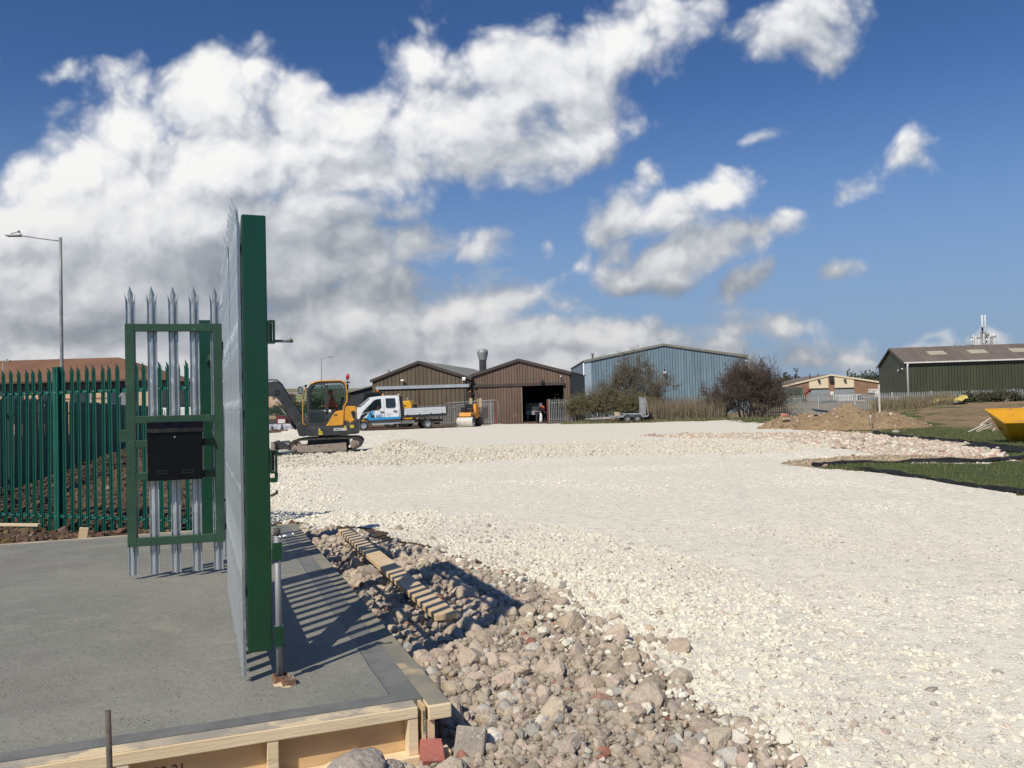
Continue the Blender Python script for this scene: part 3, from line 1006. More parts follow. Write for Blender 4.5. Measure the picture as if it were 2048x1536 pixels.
gb = [pm('grass_blade_%s' % s, c, None, 3, .7, world=True) for s, c in (('fresh', (.065, .105, .024)), ('mid', (.095, .12, .040)), ('pale', (.19, .18, .080)))]
gb_dry = [pm('dry_stem_%s' % s, c, None, 3, .8, world=True) for s, c in (('straw', (.33, .26, .16)), ('brown', (.20, .145, .09)), ('grey', (.25, .22, .17)))]
x, y = scatter(1500000, 4, 36, 12, 50, lambda r: np.clip(900 * (15 / r) ** 1.5, 120, 900), [4], 51, .78)
rd = np.random.default_rng(52)
h = rd.uniform(.02, .06, len(x)) * (1 + .015 * y)
k = fb(x, y, .9, 55, 4) > -.16 - .25 * np.random.default_rng(56).uniform(0, 1, len(x))      # worn, thin patches
x, y, h = x[k], y[k], h[k]
blades('grass', x, y, h, .004 + .00022 * y, gb, 'short green grass beside the gravel yard', 'grass', seed=53)

# ================================================================ SLAB, SHUTTERING AND THINGS ON IT
SL = R(20.7)
O_SLAB = (-.457, 3.933, 0)


def slab_fn(k, co0):
    co = k.n('ShaderNodeTexCoord').outputs['Object']
    f = k.mr(k.noise(co, .9, 6, .62, .6), .3, .7)
    c = k.mix(f, (.215, .215, .185), (.285, .277, .238))
    c = k.mix(k.m('MULTIPLY', k.mr(k.noise(co, 26, 5, .7), .48, .74), .45), c, (.155, .157, .140))
    c = k.mix(k.mr(k.noise(co, 3.2, 6, .7, .4), .56, .70), c, (.30, .288, .235))
    c = k.mix(k.mr(k.noise(k.vm('MULTIPLY', co, (1, 1.5, 1)), 1.3, 6, .65, .8), .52, .66), c, (.285, .278, .228))
    c = k.mix(k.mr(k.noise(co, .5, 4, .6), .55, .72), c, (.225, .205, .180))
    # smooth trowelled margins
    sx = k.n('ShaderNodeSeparateXYZ', ins={0: co})
    w = k.m('MULTIPLY', k.m('SUBTRACT', k.noise(co, 3, 2, .5), .5), .02)
    ex = k.mr(k.m('ADD', sx.outputs[0], w), -.140, -.134)
    ey = k.mr(k.m('ADD', sx.outputs[1], w), .105, .099)
    ed = k.m('MAXIMUM', ex, ey)
    c = k.mix(ed, c, k.mix(k.mr(k.noise(co, 5, 4, .6), .4, .6), (.155, .158, .150), (.195, .195, .182)))
    # float marks: arcs and pits
    wv = k.n('ShaderNodeTexVoronoi', feature='F1', ins={'Vector': k.vm('MULTIPLY', co, (1, 1, 0)), 'Scale': 2.1, 'Randomness': 1.0})
    rings = k.m('SINE', k.m('MULTIPLY', k.m('ADD', wv.outputs['Distance'], k.m('MULTIPLY', k.noise(co, 4, 3, .6), .12)), 210.0))
    amt = k.m('MULTIPLY', k.mr(k.noise(co, 1.6, 3, .6), .50, .66), k.mr(k.noise(co, 12, 3, .6), .45, .6))
    pits = k.mr(k.noise(co, 60, 3, .6), .64, .72)
    h = k.m('ADD', k.m('MULTIPLY', k.m('MULTIPLY', rings, amt), .06), k.m('MULTIPLY', k.noise(co, 14, 6, .7), .9))
    h = k.m('SUBTRACT', h, k.m('MULTIPLY', pits, .7))
    h = k.m('MULTIPLY', h, k.m('SUBTRACT', 1.0, k.m('MULTIPLY', ed, .8)))
    # a long overlap seam in the finish
    c = k.mix(k.m('MULTIPLY', pits, .35), c, (.12, .12, .11))
    bp = k.n('ShaderNodeBump', ins={'Height': h, 'Strength': .95, 'Distance': .012})
    return c, bp.outputs[0]


slab_m = nmat('fresh_concrete', slab_fn, .62)
sb = MB()
sb.box(-8.5, 0, 0, 6.36, -.1, .28)
slab = sb.build('concrete_slab', slab_m)
slab.location = O_SLAB
slab.rotation_euler = (0, 0, SL)
tag(slab, kind='structure')

# timber shuttering, right side and front
fw = thing('timber_shuttering', 'pale timber shuttering boards framing the grey concrete slab', 'shuttering', O_SLAB, SL)
tr_ = MB().box(.002, .110, -.105, 6.50, .208, .2725).build('top_rail', [timber], fw, .004)
MB().box(.004, .106, -.09, 6.48, .2728, .2765).build('mortar_smear', [pm('brown_mortar_film', (.30, .27, .205), (.21, .20, .165), 5, .9, 0, .3, 50, c3=(.48, .38, .24), s3=3, f3=.60)], tr_, .0015)
tr_ = MB().box(-8.5, -.045, -.092, -.002, .222, .2735).build('top_rail', [timber], fw, .004)
MB().box(-8.5, -.05, -.086, -.004, .2738, .2775).build('mortar_smear', [timber_dirty], tr_, .0015)
MB().box(-8.5, .010, 6.362, 6.40, .18, .292).build('edge_board', [timber_dirty], fw, .004)
MB().box(.003, .020, .0, 6.45, -.05, .206).build('side_sheet', [ply], fw)
MB().box(-8.5, -.030, -.016, -.003, -.08, .221).build('front_sheet', [ply], fw)
MB().box(-8.5, .105, -.108, -.018, .0, .056).build('bottom_rail', [timber], fw, .004)
for xs in (-.092, -.71, -1.30, -1.93, -2.6, -3.3):
    MB().box(xs, xs + .047, -.088, -.018, .057, .2215).build('stud', [timber], fw, .003)
MB().box(-.026, -.012, -.094, -.002, -.01, .273).build('lettered_edge', [timber_side], fw)
MB().box(-.010, .034, -.086, .0, .057, .207).build('stud', [timber_side], fw, .003)
for ys in (.9, 1.9, 2.9, 3.9, 4.9, 5.9):
    MB().box(.022, .092, ys, ys + .047, -.05, .2075).build('stud', [timber_side], fw, .003)
text('lettering', 'NOVA-COOX I', .0155, letter_g, fw, TF(-.0245, -.0945, .252, 0, -math.pi / 2), .0006, .0004)
text('lettering', 'H188-21', .055, pm('brown_stencil_ink', (.10, .05, .03), None, 20, .8), fw, TF(-1.235, -.0165, .125), .0006, .0006)
# timber bracing strut, seen low at the front
MB().bar((-.62, -.11, .01), (-.30, -.03, .085), .05, .035).build('strut', [timber], fw)

# the loose plank lying on bearers over the rubble
a, b2 = G(690, 1058, .16), G(893, 1226, .17)
d = (b2 - a)
pl = thing('plank', 'loose timber plank lying across the rubble in striped shadow', 'plank', ((a + b2) / 2), math.atan2(d.y, d.x))
L = d.length / 2
MB().box(-L, L, -.085, .085, -.045, 0).build('board', [timber_side], pl, .004)
MB().box(-L + .1, L - .02, -.02, .05, -.085, -.047).build('backing_batten', [timber_side], pl, .003)
# a stump of timber it rests on
e = G(870, 1245, .05)
st_ = MB().box(-.055, .055, -.04, .04, -.06, .05).build('timber_offcut', [timber_side], None, .004)
st_.location = (b2.x - .02, b2.y + .10, .035)
st_.rotation_euler = (0, 0, .5)
tag(st_, 'small timber offcut under the near end of the loose plank', 'offcut')
# rebar stakes
pS = G(222, 1425, .46)


def stake(px, py, z0, z1, label, dist, r=.010, lean=(0, 0)):
    p = D(px, py, dist)
    s = MB().tube([(0, 0, z0 - p.z), (lean[0] * .5, lean[1] * .5, (z0 - p.z) / 2), (lean[0], lean[1], 0)], r, 10)
    o = s.build('steel_stake', [steel_dark])
    o.location = p
    return tag(o, label, 'stake', 'steel stakes holding the shuttering')


stake(222, 1421, -.05, 0, 'rusty steel stake standing in front of the pale shuttering', 3.16, .0105, (-.012, 0))
stake(878, 1352, -.05, 0, 'short steel stake beside the right corner of the shuttering', 4.06, .008)
# timber scraps by the green fence
w1 = MB().box(-.42, .42, -.05, .05, 0, .035).build('timber_offcut', [timber], None, .003)
w1.location = G(18, 1056, .02) + Vector((0, 0, .03)); w1.rotation_euler = (0, .05, .1)
tag(w1, 'pale timber board lying on soil by the green fence', 'offcut')
w2 = MB().box(-.05, .05, -.025, .025, -.2, .14).build('timber_peg', [timber_side], None, .003)
w2.location = G(166, 1078, .12); w2.rotation_euler = (0, .12, .3)
tag(w2, 'short timber peg behind the far edge of the slab', 'peg')
# lumps at the front
for (px, py, dd, s_, sc, lab, seed) in ((718, 1546, 3.45, .105, (1.25, 1, .8), 'large grey lump of concrete in front of the shuttering', 3),
                                        (782, 1546, 3.5, .068, (.9, .9, .8), 'smaller rounded lump of concrete beside the larger one', 9)):
    bm = bmesh.new()
    bmesh.ops.create_icosphere(bm, subdivisions=5, radius=1)
    for v in bm.verts:
        from mathutils import noise as mn
        p = v.co * 1.4 + Vector((seed, seed * 2, 0))
        v.co *= 1 + .22 * mn.noise(p) + .09 * mn.noise(p * 3.1) + .05 * mn.noise(p * 8)
        v.co = Vector((v.co.x * sc[0], v.co.y * sc[1], v.co.z * sc[2])) * s_
    me = bpy.data.meshes.new('concrete_lump')
    bm.to_mesh(me); bm.free()
    me.materials.append(conc)
    for f in me.polygons: f.use_smooth = True
    o = bpy.data.objects.new('concrete_lump', me)
    S.collection.objects.link(o)
    o.location = D(px, py, dd)
    tag(o, lab, 'concrete lump')
br = MB().box(-.05, .05, -.04, .10, -.09, .0).build('red_brick', [pm('pink_red_brick', (.46, .16, .12), (.38, .13, .10), 7, .9, 0, .5, 40, c3=(.5, .42, .36), s3=11, f3=.62)], None, .004)
br.location = D(867, 1508, 3.76); br.rotation_euler = (.35, .1, .25)
tag(br, 'pinkish red brick below the corner of the shuttering', 'brick')
bk = MB().box(-.07, .07, -.045, .045, -.10, .06).build('concrete_block', [conc], None, .010)
bk.location = D(942, 1482, 3.90); bk.rotation_euler = (-.5, .08, -.1)
tag(bk, 'square broken concrete block beside the corner of the shuttering', 'block')


# ---------------------------------------------------------------- palisade pales
def pale_mesh(name, z0, z1, w=.07, mat=galv, head=.13, flip=1):
    """rolled W section with a split, splayed head; faces -y"""
    d = .016 * flip
    xs = [-.50, -.42, -.30, -.16, -.06, .06, .16, .30, .42, .50]
    ys = [-.5, .3, .3, .15, -1.0, -1.0, .15, .3, .3, -.5]
    m = MB()
    X = [a * w for a in xs]
    Y = [b_ * d for b_ in ys]
    zs = [z0, z1]
    vs = [(X[i], Y[i], z) for z in zs for i in range(10)]
    fs = [(i, i + 1, 10 + i + 1, 10 + i) for i in range(9)]
    m.add(vs, fs)
    zt = z1
    # centre prong, leaning forward
    f = -1 * flip
    q_ = w * .27
    c = [(-q_, Y[3], zt), (X[4], Y[4], zt), (X[5], Y[5], zt), (q_, Y[6], zt),
         (-q_ * 1.15, Y[3] + f * .004, zt + head * .50), (X[4], Y[4] + f * .010, zt + head * .55), (X[5], Y[5] + f * .010, zt + head * .55), (q_ * 1.15, Y[6] + f * .004, zt + head * .50),
         (0, f * .034, zt + head)]
    m.add(c, [(0, 1, 5, 4), (1, 2, 6, 5), (2, 3, 7, 6), (4, 5, 8), (5, 6, 8), (6, 7, 8)])
    for s_ in (-1, 1):
        o1 = X[0] if s_ < 0 else X[9]
        m1 = X[1] if s_ < 0 else X[8]
        a_ = [(o1, Y[0], zt), (m1, Y[1], zt), (s_ * q_ * 1.02, Y[3], zt),
              (o1 + s_ * .004, f * .010, zt + head * .34), (m1 + s_ * .003, f * -.001, zt + head * .30), (s_ * q_ * 1.25, f * -.004, zt + head * .12),
              (o1 + s_ * .006, f * .012, zt + head * .52)]
        m.add(a_, [(0, 1, 4, 3), (1, 2, 5, 4), (3, 4, 6)])
    me = m.mesh(name, [mat])
    return me


def pale_obj(me, parent, x, y=0.0, rz=0.0, rx=0.0, solid=.0028):
    o = bpy.data.objects.new('pale', me)
    S.collection.objects.link(o)
    o.parent = parent
    o.location = (x, y, 0)
    o.rotation_euler = (rx, 0, rz)
    if solid:
        s_ = o.modifiers.new('thickness', 'SOLIDIFY')
        s_.thickness = solid
    return o


# open gate leaf, seen almost end on
GL = R(20.8)
leaf = thing('gate_leaf', 'open galvanised palisade gate leaf with a green frame seen end on', 'gate', (-1.36, 4.19, .28), GL)
pm_leaf = pale_mesh('pale', .035, 2.33, .068, galv, .13)
for i in range(14):
    pale_obj(pm_leaf, leaf, -.012 + random.uniform(-.0015, .0015), .035 + i * .1655, -math.pi / 2 + random.gauss(0, .03), random.gauss(0, .0015)).location.z = random.uniform(-.006, .006)
MB().box(.004, .124, .0, .10, .150, 2.37).build('near_stile', [gpaint], leaf, .007, 3)
MB().box(.004, .124, 2.16, 2.26, .150, 2.37).build('far_stile', [gpaint], leaf, .006)
MB().box(.006, .122, .10, 2.16, .155, .275).build('bottom_rail', [gpaint], leaf, .005)
MB().box(.006, .122, .10, 2.16, 2.25, 2.366).build('top_rail', [gpaint], leaf, .005)
MB().bar((.064, .10, .33), (.064, 2.16, 2.20), .10, .10, 0, (1, 0, 0)).build('brace', [gpaint], leaf, .005)
for z in (.45, 2.20, 1.35):
    fs_ = MB().box(-.014, .003, .02, 2.24, z - .02, z + .02)
    fs_.build('fixing_strip', [gpaint, galv], leaf)


def hasp(z, rodz, rl, extra=False):
    h = MB()
    h.box(.126, .135, -.01, .05, z - .055, z + .065)
    h.box(.135, .160, -.01, .05, z + .056, z + .065)
    h.box(.135, .160, -.01, .05, z - .055, z - .046)
    h.box(.152, .160, -.01, .05, z - .046, z + .056)
    o = h.build('slide_bracket', [gpaint], leaf, .0015)
    MB().tube([(.15, .03, rodz), (.15 + rl, .03, rodz)], .0075, 10).build('slide_bolt', [galv_old], o)
    MB().tube([(.15 + rl - .012, .03, rodz), (.15 + rl, .03, rodz + .006)], .011, 8).build('bolt_end', [steel_dark], o)
    MB().box(.138, .150, .045, .052, z - .045, z + .055).build('back_plate', [galv_old], o)


hasp(1.765, 1.725, .10)
hasp(1.10, 1.152, .11)
MB().box(.126, .160, -.01, .035, 1.00, 1.022).box(.148, .163, -.005, .03, 1.022, 1.045).build('keeper', [gpaint], leaf, .002)
MB().bar((.126, .01, .93), (.158, .01, .945), .02, .012).box(.150, .162, .0, .02, .94, .958).build('hook', [steel_dark], leaf)
# drop bolt
db = MB().tube([(.150, -.035, .012), (.150, -.035, .735)], .0155, 16).build('drop_bolt', [galv_old], leaf)
MB().tube([(.150, -.035, .735), (.150, -.035, .77)], .017, 16).build('bolt_cap', [steel_dark], db)
MB().box(.126, .172, -.058, -.012, .61, .70).build('guide_sleeve', [gpaint], leaf, .003)
MB().box(.126, .172, -.058, -.012, .18, .28).build('guide_sleeve', [gpaint], leaf, .003)
MB().tube([(.160, -.040, .725), (.235, -.040, .735)], .0075, 10).tube([(.158, -.04, .7247), (.172, -.04, .7265)], .013, 6).tube([(.222, -.04, .733), (.237, -.04, .7352)], .013, 6).build('bolt_handle', [pm('bright_zinc', (.75, .76, .78), None, 8, .25, .9)], db)
# rusty socket cast in the slab
rs = thing('bolt_socket', 'rusty steel box socket cast in concrete under the gate bolt', 'socket', (0, 0, 0), 0)
c0 = leaf.matrix_basis.copy()
lm = Matrix.Translation((-1.36, 4.19, .28)) @ Matrix.Rotation(GL, 4, 'Z')
p = lm @ Vector((.150, -.035, 0))
rs.location = p
rs.rotation_euler = (0, 0, GL + .1)
for (ox, oy, hh, ss) in ((.006, 0.0, .035, .036), (.030, -.062, .032, .032)):
    m = MB()
    t = .005
    m.box(ox - ss, ox + ss, oy - ss, oy - ss + t, -.02, hh).box(ox - ss, ox + ss, oy + ss - t, oy + ss, -.02, hh)
    m.box(ox - ss, ox - ss + t, oy - ss + t, oy + ss - t, -.02, hh - .001).box(ox + ss - t, ox + ss, oy - ss + t, oy + ss - t, -.02, hh - .001)
    m.build('steel_box', [rust], rs, .0015)
mm = MB()
random.seed(5)
ring = [(.015 + (.07 + .02 * math.sin(i * 2.7)) * math.cos(i * .4488), -.03 + (.09 + .02 * math.sin(i * 1.9)) * math.sin(i * .4488)) for i in range(14)]
mm.add([(p_[0], p_[1], -.004) for p_ in ring] + [(.015, -.03, .014)], [(i, (i + 1) % 14, 14) for i in range(14)], 0, True)
mm.build('mortar_patch', [timber_dirty], rs)

# letterbox gate section facing the camera
PN = R(14.4)
pan = thing('letterbox_gate', 'galvanised palisade pedestrian gate with a green frame and black letterbox', 'gate', (-3.152, 6.86, .28), PN)
pm_pan = pale_mesh('pale', .035, 2.29, .072, galv, .135)
for i in range(5):
    pale_obj(pm_pan, pan, .0 + i * .1655, 0, 0)
fr = MB()
fr.box(-.036, .034, -.058, -.018, .275, 2.11)
fr.box(.648, .718, -.058, -.018, .275, 2.11)
fr.build('frame_stile', [gpaint_d], pan, .003)
MB().box(.0345, .6475, -.0575, -.0185, 2.045, 2.108).build('frame_rail', [gpaint_d], pan, .003)
MB().box(.0345, .6475, -.0575, -.0185, .278, .346).build('frame_rail', [gpaint_d], pan, .003)
MB().box(.0345, .6475, -.0575, -.0185, 1.285, 1.345).build('frame_rail', [gpaint_d], pan, .003)
for z in (1.085, .820):
    MB().box(.0345, .6475, -.0565, -.0195, z, z + .060).build('box_rail', [gpaint_d], pan, .003)
for z in (2.078, .312):
    fs_ = MB().box(-.02, .70, .004, .012, z - .02, z + .02)
    for i in range(5):
        fs_.tube([(i * .1655, .008, z), (i * .1655, -.024, z)], .0065, 6, 1)
    fs_.build('fixing_strip', [gpaint_d, galv], pan)
lb = MB().prism([(-.15, .815), (-.062, .815), (-.062, 1.285), (-.09, 1.285), (-.15, 1.22)], .140, .562, 0, 'x').build('letterbox', [black_box], pan, .003)
MB().prism([(-.168, 1.205), (-.150, 1.200), (-.060, 1.265), (-.060, 1.285), (-.094, 1.292), (-.150, 1.240)], .132, .570, 0, 'x').build('lid', [black_box], lb, .002)
MB().tube([(.350, -.150, 1.168), (.350, -.157, 1.168)], .008, 12).build('lock', [pm('chrome', (.8, .8, .8), None, 8, .15, 1.0)], lb)
for x0 in (.205, .405):
    f_ = MB()
    f_.box(x0, x0 + .085, -.1525, -.150, .892, .897).box(x0, x0 + .085, -.1525, -.150, .868, .873).box(x0, x0 + .005, -.1525, -.150, .873, .892).box(x0 + .08, x0 + .085, -.1525, -.150, .873, .892)
    f_.build('slot_frame', [black_p], lb)
MB().box(-.092, -.036, -.05, -.02, 1.135, 1.235).build('lock_tab', [gpaint_d], pan, .003)
MB().box(-.070, -.037, -.045, -.025, 1.44, 1.53).tube([(-.085, -.035, 1.505), (-.06, -.035, 1.532), (-.038, -.035, 1.520)], .011, 8).build('latch_handle', [galv_old], pan)
for z in (1.95, .62):
    MB().tube([(.719, -.035, z), (.768, -.030, z)], .009, 8).box(.752, .778, -.05, -.01, z - .03, z + .03).build('hinge', [gpaint], pan)
hp = MB().box(.745, .790, -.02, .03, .0, 2.35).build('hinge_post', [gpaint], pan, .003)

# fixed panel from there to the green post
gp0 = G(424, 1070, .28)
pf = Vector((-2.47, 7.22, .28))
dd = Vector((gp0.x - pf.x, gp0.y - pf.y, 0))
fpn = thing('fixed_palisade_panel', 'galvanised palisade panel hidden behind the open gate leaf', 'fence panel', pf, math.atan2(dd.y, dd.x))
npl = int(dd.length / .165) - 4
for i in range(npl):
    pale_obj(pm_pan, fpn, .03 + i * .165, 0, 0)
MB().box(0, dd.length - .1, .012, .05, 1.90, 1.96).build('rail', [gpaint], fpn)
MB().box(0, dd.length - .1, .012, .05, .34, .40).build('rail', [gpaint], fpn)
gpo = thing('gate_post', 'square green steel gate post on the far edge of the slab', 'post', gp0, R(18))
MB().box(-.15, .12, -.085, .085, 0, 2.38).build('post', [gpaint], gpo, .006)
MB().box(-.07, .07, -.093, -.086, 1.28, 1.46).build('cover_plate', [gpaint], gpo, .002)


# ---------------------------------------------------------------- fences
def simple_pale(name, z0, z1, w, d, mat, head=.12):
    m = MB()
    h = w / 2
    vs = [(-h, d * .5, z0), (0, -d, z0), (h, d * .5, z0), (-h, d * .5, z1), (0, -d, z1), (h, d * .5, z1), (-h * 1.15, d * .2, z1 + head * .35), (0, -d * 1.6, z1 + head), (h * 1.15, d * .2, z1 + head * .35)]
    m.add(vs, [(0, 1, 4, 3), (1, 2, 5, 4), (3, 4, 7, 6), (4, 5, 8, 7), (2, 0, 3, 5), (5, 3, 6, 8), (6, 7, 8)])
    return m.mesh(name, [mat])


def fence(name, label, A, B, zA, zB, h, pitch, mat, rails, post_every=2.75, group=None, near=False, maxp=98, start_near=True, post_off=.6, pw=.065, ground=True):
    A, B = Vector((A[0], A[1], 0)), Vector((B[0], B[1], 0))
    d = B - A
    L = d.length
    t = thing(name, label, 'fence', (A.x, A.y, 0), math.atan2(d.y, d.x), group)
    n = int(L / pitch)
    z = lambda s: zA + (zB - zA) * s / L
    if near:
        me = pale_mesh('pale', -.12, h - .10, .068, mat, .12)
    else:
        me = simple_pale('pale', .03, h - .10, pw, .02, mat)
    order = list(range(n)) if start_near else list(range(n))[::-1]
    rest = MB()
    for q, i in enumerate(order):
        x = (i + .5) * pitch
        if q < maxp:
            o = bpy.data.objects.new('pale', me)
            S.collection.objects.link(o)
            o.parent = t
            o.location = (x, -.03, z(x) + random.uniform(-.008, .008))
            o.rotation_euler = (random.gauss(0, .004), random.gauss(0, .005), 0)
            if near:
                s_ = o.modifiers.new('thickness', 'SOLIDIFY')
                s_.thickness = .003
        else:
            rest.add([(v.co.x + x, v.co.y - .03, v.co.z + z(x)) for v in me.vertices], [tuple(p.vertices) for p in me.polygons])
    if rest.v:
        tag(rest.build('pale', [mat], t), kind='stuff')
    for rz_ in rails:
        rl = MB().bar((0, .005, zA + rz_), (L, .005, zB + rz_), .05, .05, 0, (0, 0, 1))
        if near:
            for i in range(n):
                rl.tube([((i + .5) * pitch, -.01, z(i * pitch) + rz_), ((i + .5) * pitch, -.058, z(i * pitch) + rz_)], .008, 6, 1)
        rl.build('rail', [mat, galv], t)
    s = post_off
    while s < L + .01:
        m = MB()
        if near:
            m.box(s - .05, s + .05, .05, .056, -.3, h + .02).box(s - .003, s + .003, -.035, .05, -.3, h + .02).box(s - .05, s + .05, -.041, -.035, -.3, h + .02)
        else:
            m.box(s - .05, s + .05, -.06, .06, -.3, h + .03)
        po = m.build('post', [mat], t)
        po.location.z = z(s)
        s += post_every
    return t


fa, fb_ = Vector((-9.45, 13.28, 0)), Vector((-4.12, 11.19, 0))
Lf = (fb_ - fa).length
# post seen at picture x 110 stands 2.9 m along
fence('green_palisade_fence', 'near green palisade fence with splayed tops beside the slab', fa, fb_, 0, 0, 2.34, .152, gfence, (.17, 1.98), 2.75, None, True, post_off=2.955)
u2 = Vector((-19.38 + 11.18, 41.935 - 18.05, 0)).normalized()
f0 = Vector((-11.18, 18.05, 0)) - u2 * 5.5
f1 = Vector((-11.18, 18.05, 0)) + u2 * 75
fence('green_palisade_fence', 'green palisade fence running away behind the dug soil', f0, f1, -.05, -.05, 2.12, .155, gfence_far, (.3, 1.75), 2.75)
f2 = f1 + Vector((26, 7, 0))
fence('green_palisade_fence', 'distant green palisade fence behind the yellow digger', f1, f2, -.1, -.1, 2.1, .155, gfence_far, (.3, 1.7), 2.75)
# dark planting behind it

# grey fences at the far side of the yard
ga, gbv = G(852, 848) + Vector((0, 4.0, 0)), G(906, 847) + Vector((0, 2.5, 0))
ga = Vector((-9.4, 71.5, 0)); gbv = Vector((-5.0, 71.0, 0))
fence('grey_palisade_fence', 'weathered grey palisade fence behind the white pickup truck', ga, gbv, -.05, -.05, 1.78, .155, galv_old, (.25, 1.5), 2.6, pw=.075)
fence('grey_palisade_gate', 'long grey palisade gate in front of the brown shed, hung on a red post', Vector((-5.05, 71.2, 0)), Vector((-1.55, 69.8, 0)), 0, 0, 1.95, .15, galv_old, (.22, 1.68), 3.4, post_off=.1, pw=.075)
fence('grey_palisade_gate', 'short grey palisade gate to the right of the open doorway', Vector((2.98, 68.3, 0)), Vector((4.92, 68.3, 0)), 0, 0, 1.95, .145, galv_old, (.32, 1.66), 1.86, post_off=.04, pw=.075)
for p_, lab in (((-1.42, 69.75, 0), 'rusty red gate post at the end of the long grey gate'), ((2.88, 68.32, 0), 'rusty red gate post beside the two workers')):
    t = thing('gate_post', lab, 'post', p_, .1)
    MB().box(-.06, .06, -.05, .05, -.2, 1.93).build('post', [red_p], t, .01)
    MB().box(-.07, .07, -.06, .06, 1.93, 1.96).build('post_cap', [red_p], t)
hoop = MB().tube([(-1.25, 69.9, 0), (-1.18, 69.9, 1.7), (-1.27, 69.9, 1.95), (-1.6, 69.9, 2.02), (-5.6, 71.2, 1.86), (-5.9, 71.3, 1.7)], .035, 8).build('bent_pipe', [galv_old])
tag(hoop, 'bent grey pipe rail over the long grey gate', 'pipe')
# grey fence on the right
fence('grey_palisade_fence', 'grey palisade fence running along behind the soil heaps and dry grass', (19.6, 70.6), (40.5, 60.2), .10, .12, 1.72, .155, pm('dull_galvanised_steel', (.42, .44, .44), (.32, .34, .345), 2, .6, .3), (.3, 1.40), 2.75, pw=.085, maxp=99)


# ================================================================ LAMP POSTS
def lamp_post(name, label, base, h, arm, adir, r, lean=0.0, head=.5, mat=galv_old):
    t = thing(name, label, 'lamp post', base)
    MB().tube([(0, 0, -.3), (lean * .3, 0, h * .3), (lean * .75, 0, h * .75), (lean, 0, h)], [r * 1.25, r * 1.1, r, r * .92], 12).build('pole', [mat], t)
    ax, ay = adir
    e = Vector((lean + ax * arm, ay * arm, h + .07 * arm))
    MB().tube([(lean, 0, h - .12), (lean + ax * arm * .15, ay * arm * .15, h - .10), (lean + ax * arm * .5, ay * arm * .5, h - .02), tuple(e)], r * .38, 8).build('arm', [mat], t)
    hd = MB().bar(tuple(e), (e.x + ax * head, e.y + ay * head, e.z + .01), .22, .055).build('lamp_head', [galv_old], t, .01)
    MB().tube([(e.x - ax * .05, e.y, e.z), (e.x + ax * .06, e.y, e.z + .15), (e.x + ax * .35, e.y, e.z + .08)], .018, 6).sph((e.x + ax * .07, e.y, e.z + .15), .05, 6).build('photocell_bracket', [galv_old], hd)
    return t


b0 = D(124, 760, 29.5); b0.z = 0
lamp_post('lamp_post', 'tall grey lamp post with a slender arm behind the near green fence', b0, 8.0, 1.42, (-1, 0), .055)
b0 = D(644, 800, 104); b0.z = 0
lamp_post('lamp_post', 'distant lamp post behind the cab of the yellow digger', b0, 8.0, 1.0, (1, 0), .055)
b0 = D(6, 760, 60); b0.z = 0
lamp_post('lamp_post', 'thin pole with floodlights in front of the brown tiled roof', b0, 5.6, .25, (1, 0), .04, head=.25)

# ================================================================ BUILDINGS
EST = R(-11.5)


def gable(name, label, loc, rz, w, dep, he, ha, apex_x, wall, roof, trim, over=.15, roof_mi=None):
    """front gable on y=0 facing -y, origin at its left bottom corner"""
    t = thing(name, label, 'building', loc, rz)
    m = MB()
    hl, hr = he if isinstance(he, tuple) else (he, he)
    # back walls as thin shells so that doorways open onto real rooms
    m.prism([(0, -.2), (w, -.2), (w, hr), (apex_x, ha), (0, hl)], dep - .08, dep)
    m.box(0, .08, .081, dep - .081, -.2, hl - .03)
    m.box(w - .08, w, .081, dep - .081, -.2, hr - .03)
    m.build('wall', [wall], t)
    r = MB()
    th = .09
    r.prism([(-over, hl - over * (ha - hl) / apex_x + .01), (apex_x, ha + .01), (apex_x, ha + th), (-over, hl - over * (ha - hl) / apex_x + th)], -over, dep + over)
    r.prism([(apex_x + .001, ha + .01), (w + over, hr - over * (ha - hr) / (w - apex_x) + .01), (w + over, hr - over * (ha - hr) / (w - apex_x) + th), (apex_x + .001, ha + th)], -over, dep + over)
    r.build('roof', [roof], t)
    f = MB()
    for (xa, za, xb, zb) in ((-over, hl - .02, apex_x, ha + .03), (apex_x, ha + .03, w + over, hr - .02)):
        f.prism([(xa, za - .20), (xb, zb - .20), (xb, zb + .06), (xa, za + .06)], -over - .05, -over - .005)
    f.build('bargeboard', [trim], t)
    return t


# --- left brown shed
c1 = D(745, 800, 76.5); c1.z = 0
t = gable('industrial_shed', 'olive brown clad shed with a pale grey sliding door rail', c1, EST, 9.35, 20, (4.15, 4.1), 5.72, 4.55, clad(brown1, .38, 0), cement_roof, brown_trim)
MB().prism([(.0, -.2), (9.2, -.2), (9.2, 3.98), (4.55, 5.6), (.0, 4.0)], 0, .08).build('gable_wall', [clad(brown1, .38, 0)], t)
MB().box(.45, 9.3, -.30, -.05, 3.27, 3.55).build('door_rail', [pm('pale_grey_steel', (.40, .44, .48), (.34, .38, .42), 1.5, .5, .2)], t)
MB().box(.25, 9.1, -.10, -.02, 3.16, 3.26).build('door_track', [brown_trim], t)
MB().box(4.55, 9.0, -.16, -.06, -.2, 3.15).build('sliding_door', [clad(brown1, .42, 0)], t)
MB().box(.30, 4.40, -.14, -.05, 1.95, 3.12).build('sliding_door', [clad(brown1, .42, 0)], t)
MB().box(.35, 4.40, -.12, -.03, -.2, 1.94).build('brick_panel', [brick_m], t)
MB().box(4.42, 4.53, -.2, -.0, -.2, 3.15).build('door_post', [pm('red_brown_post', (.13, .06, .045), None, 2, .6)], t)
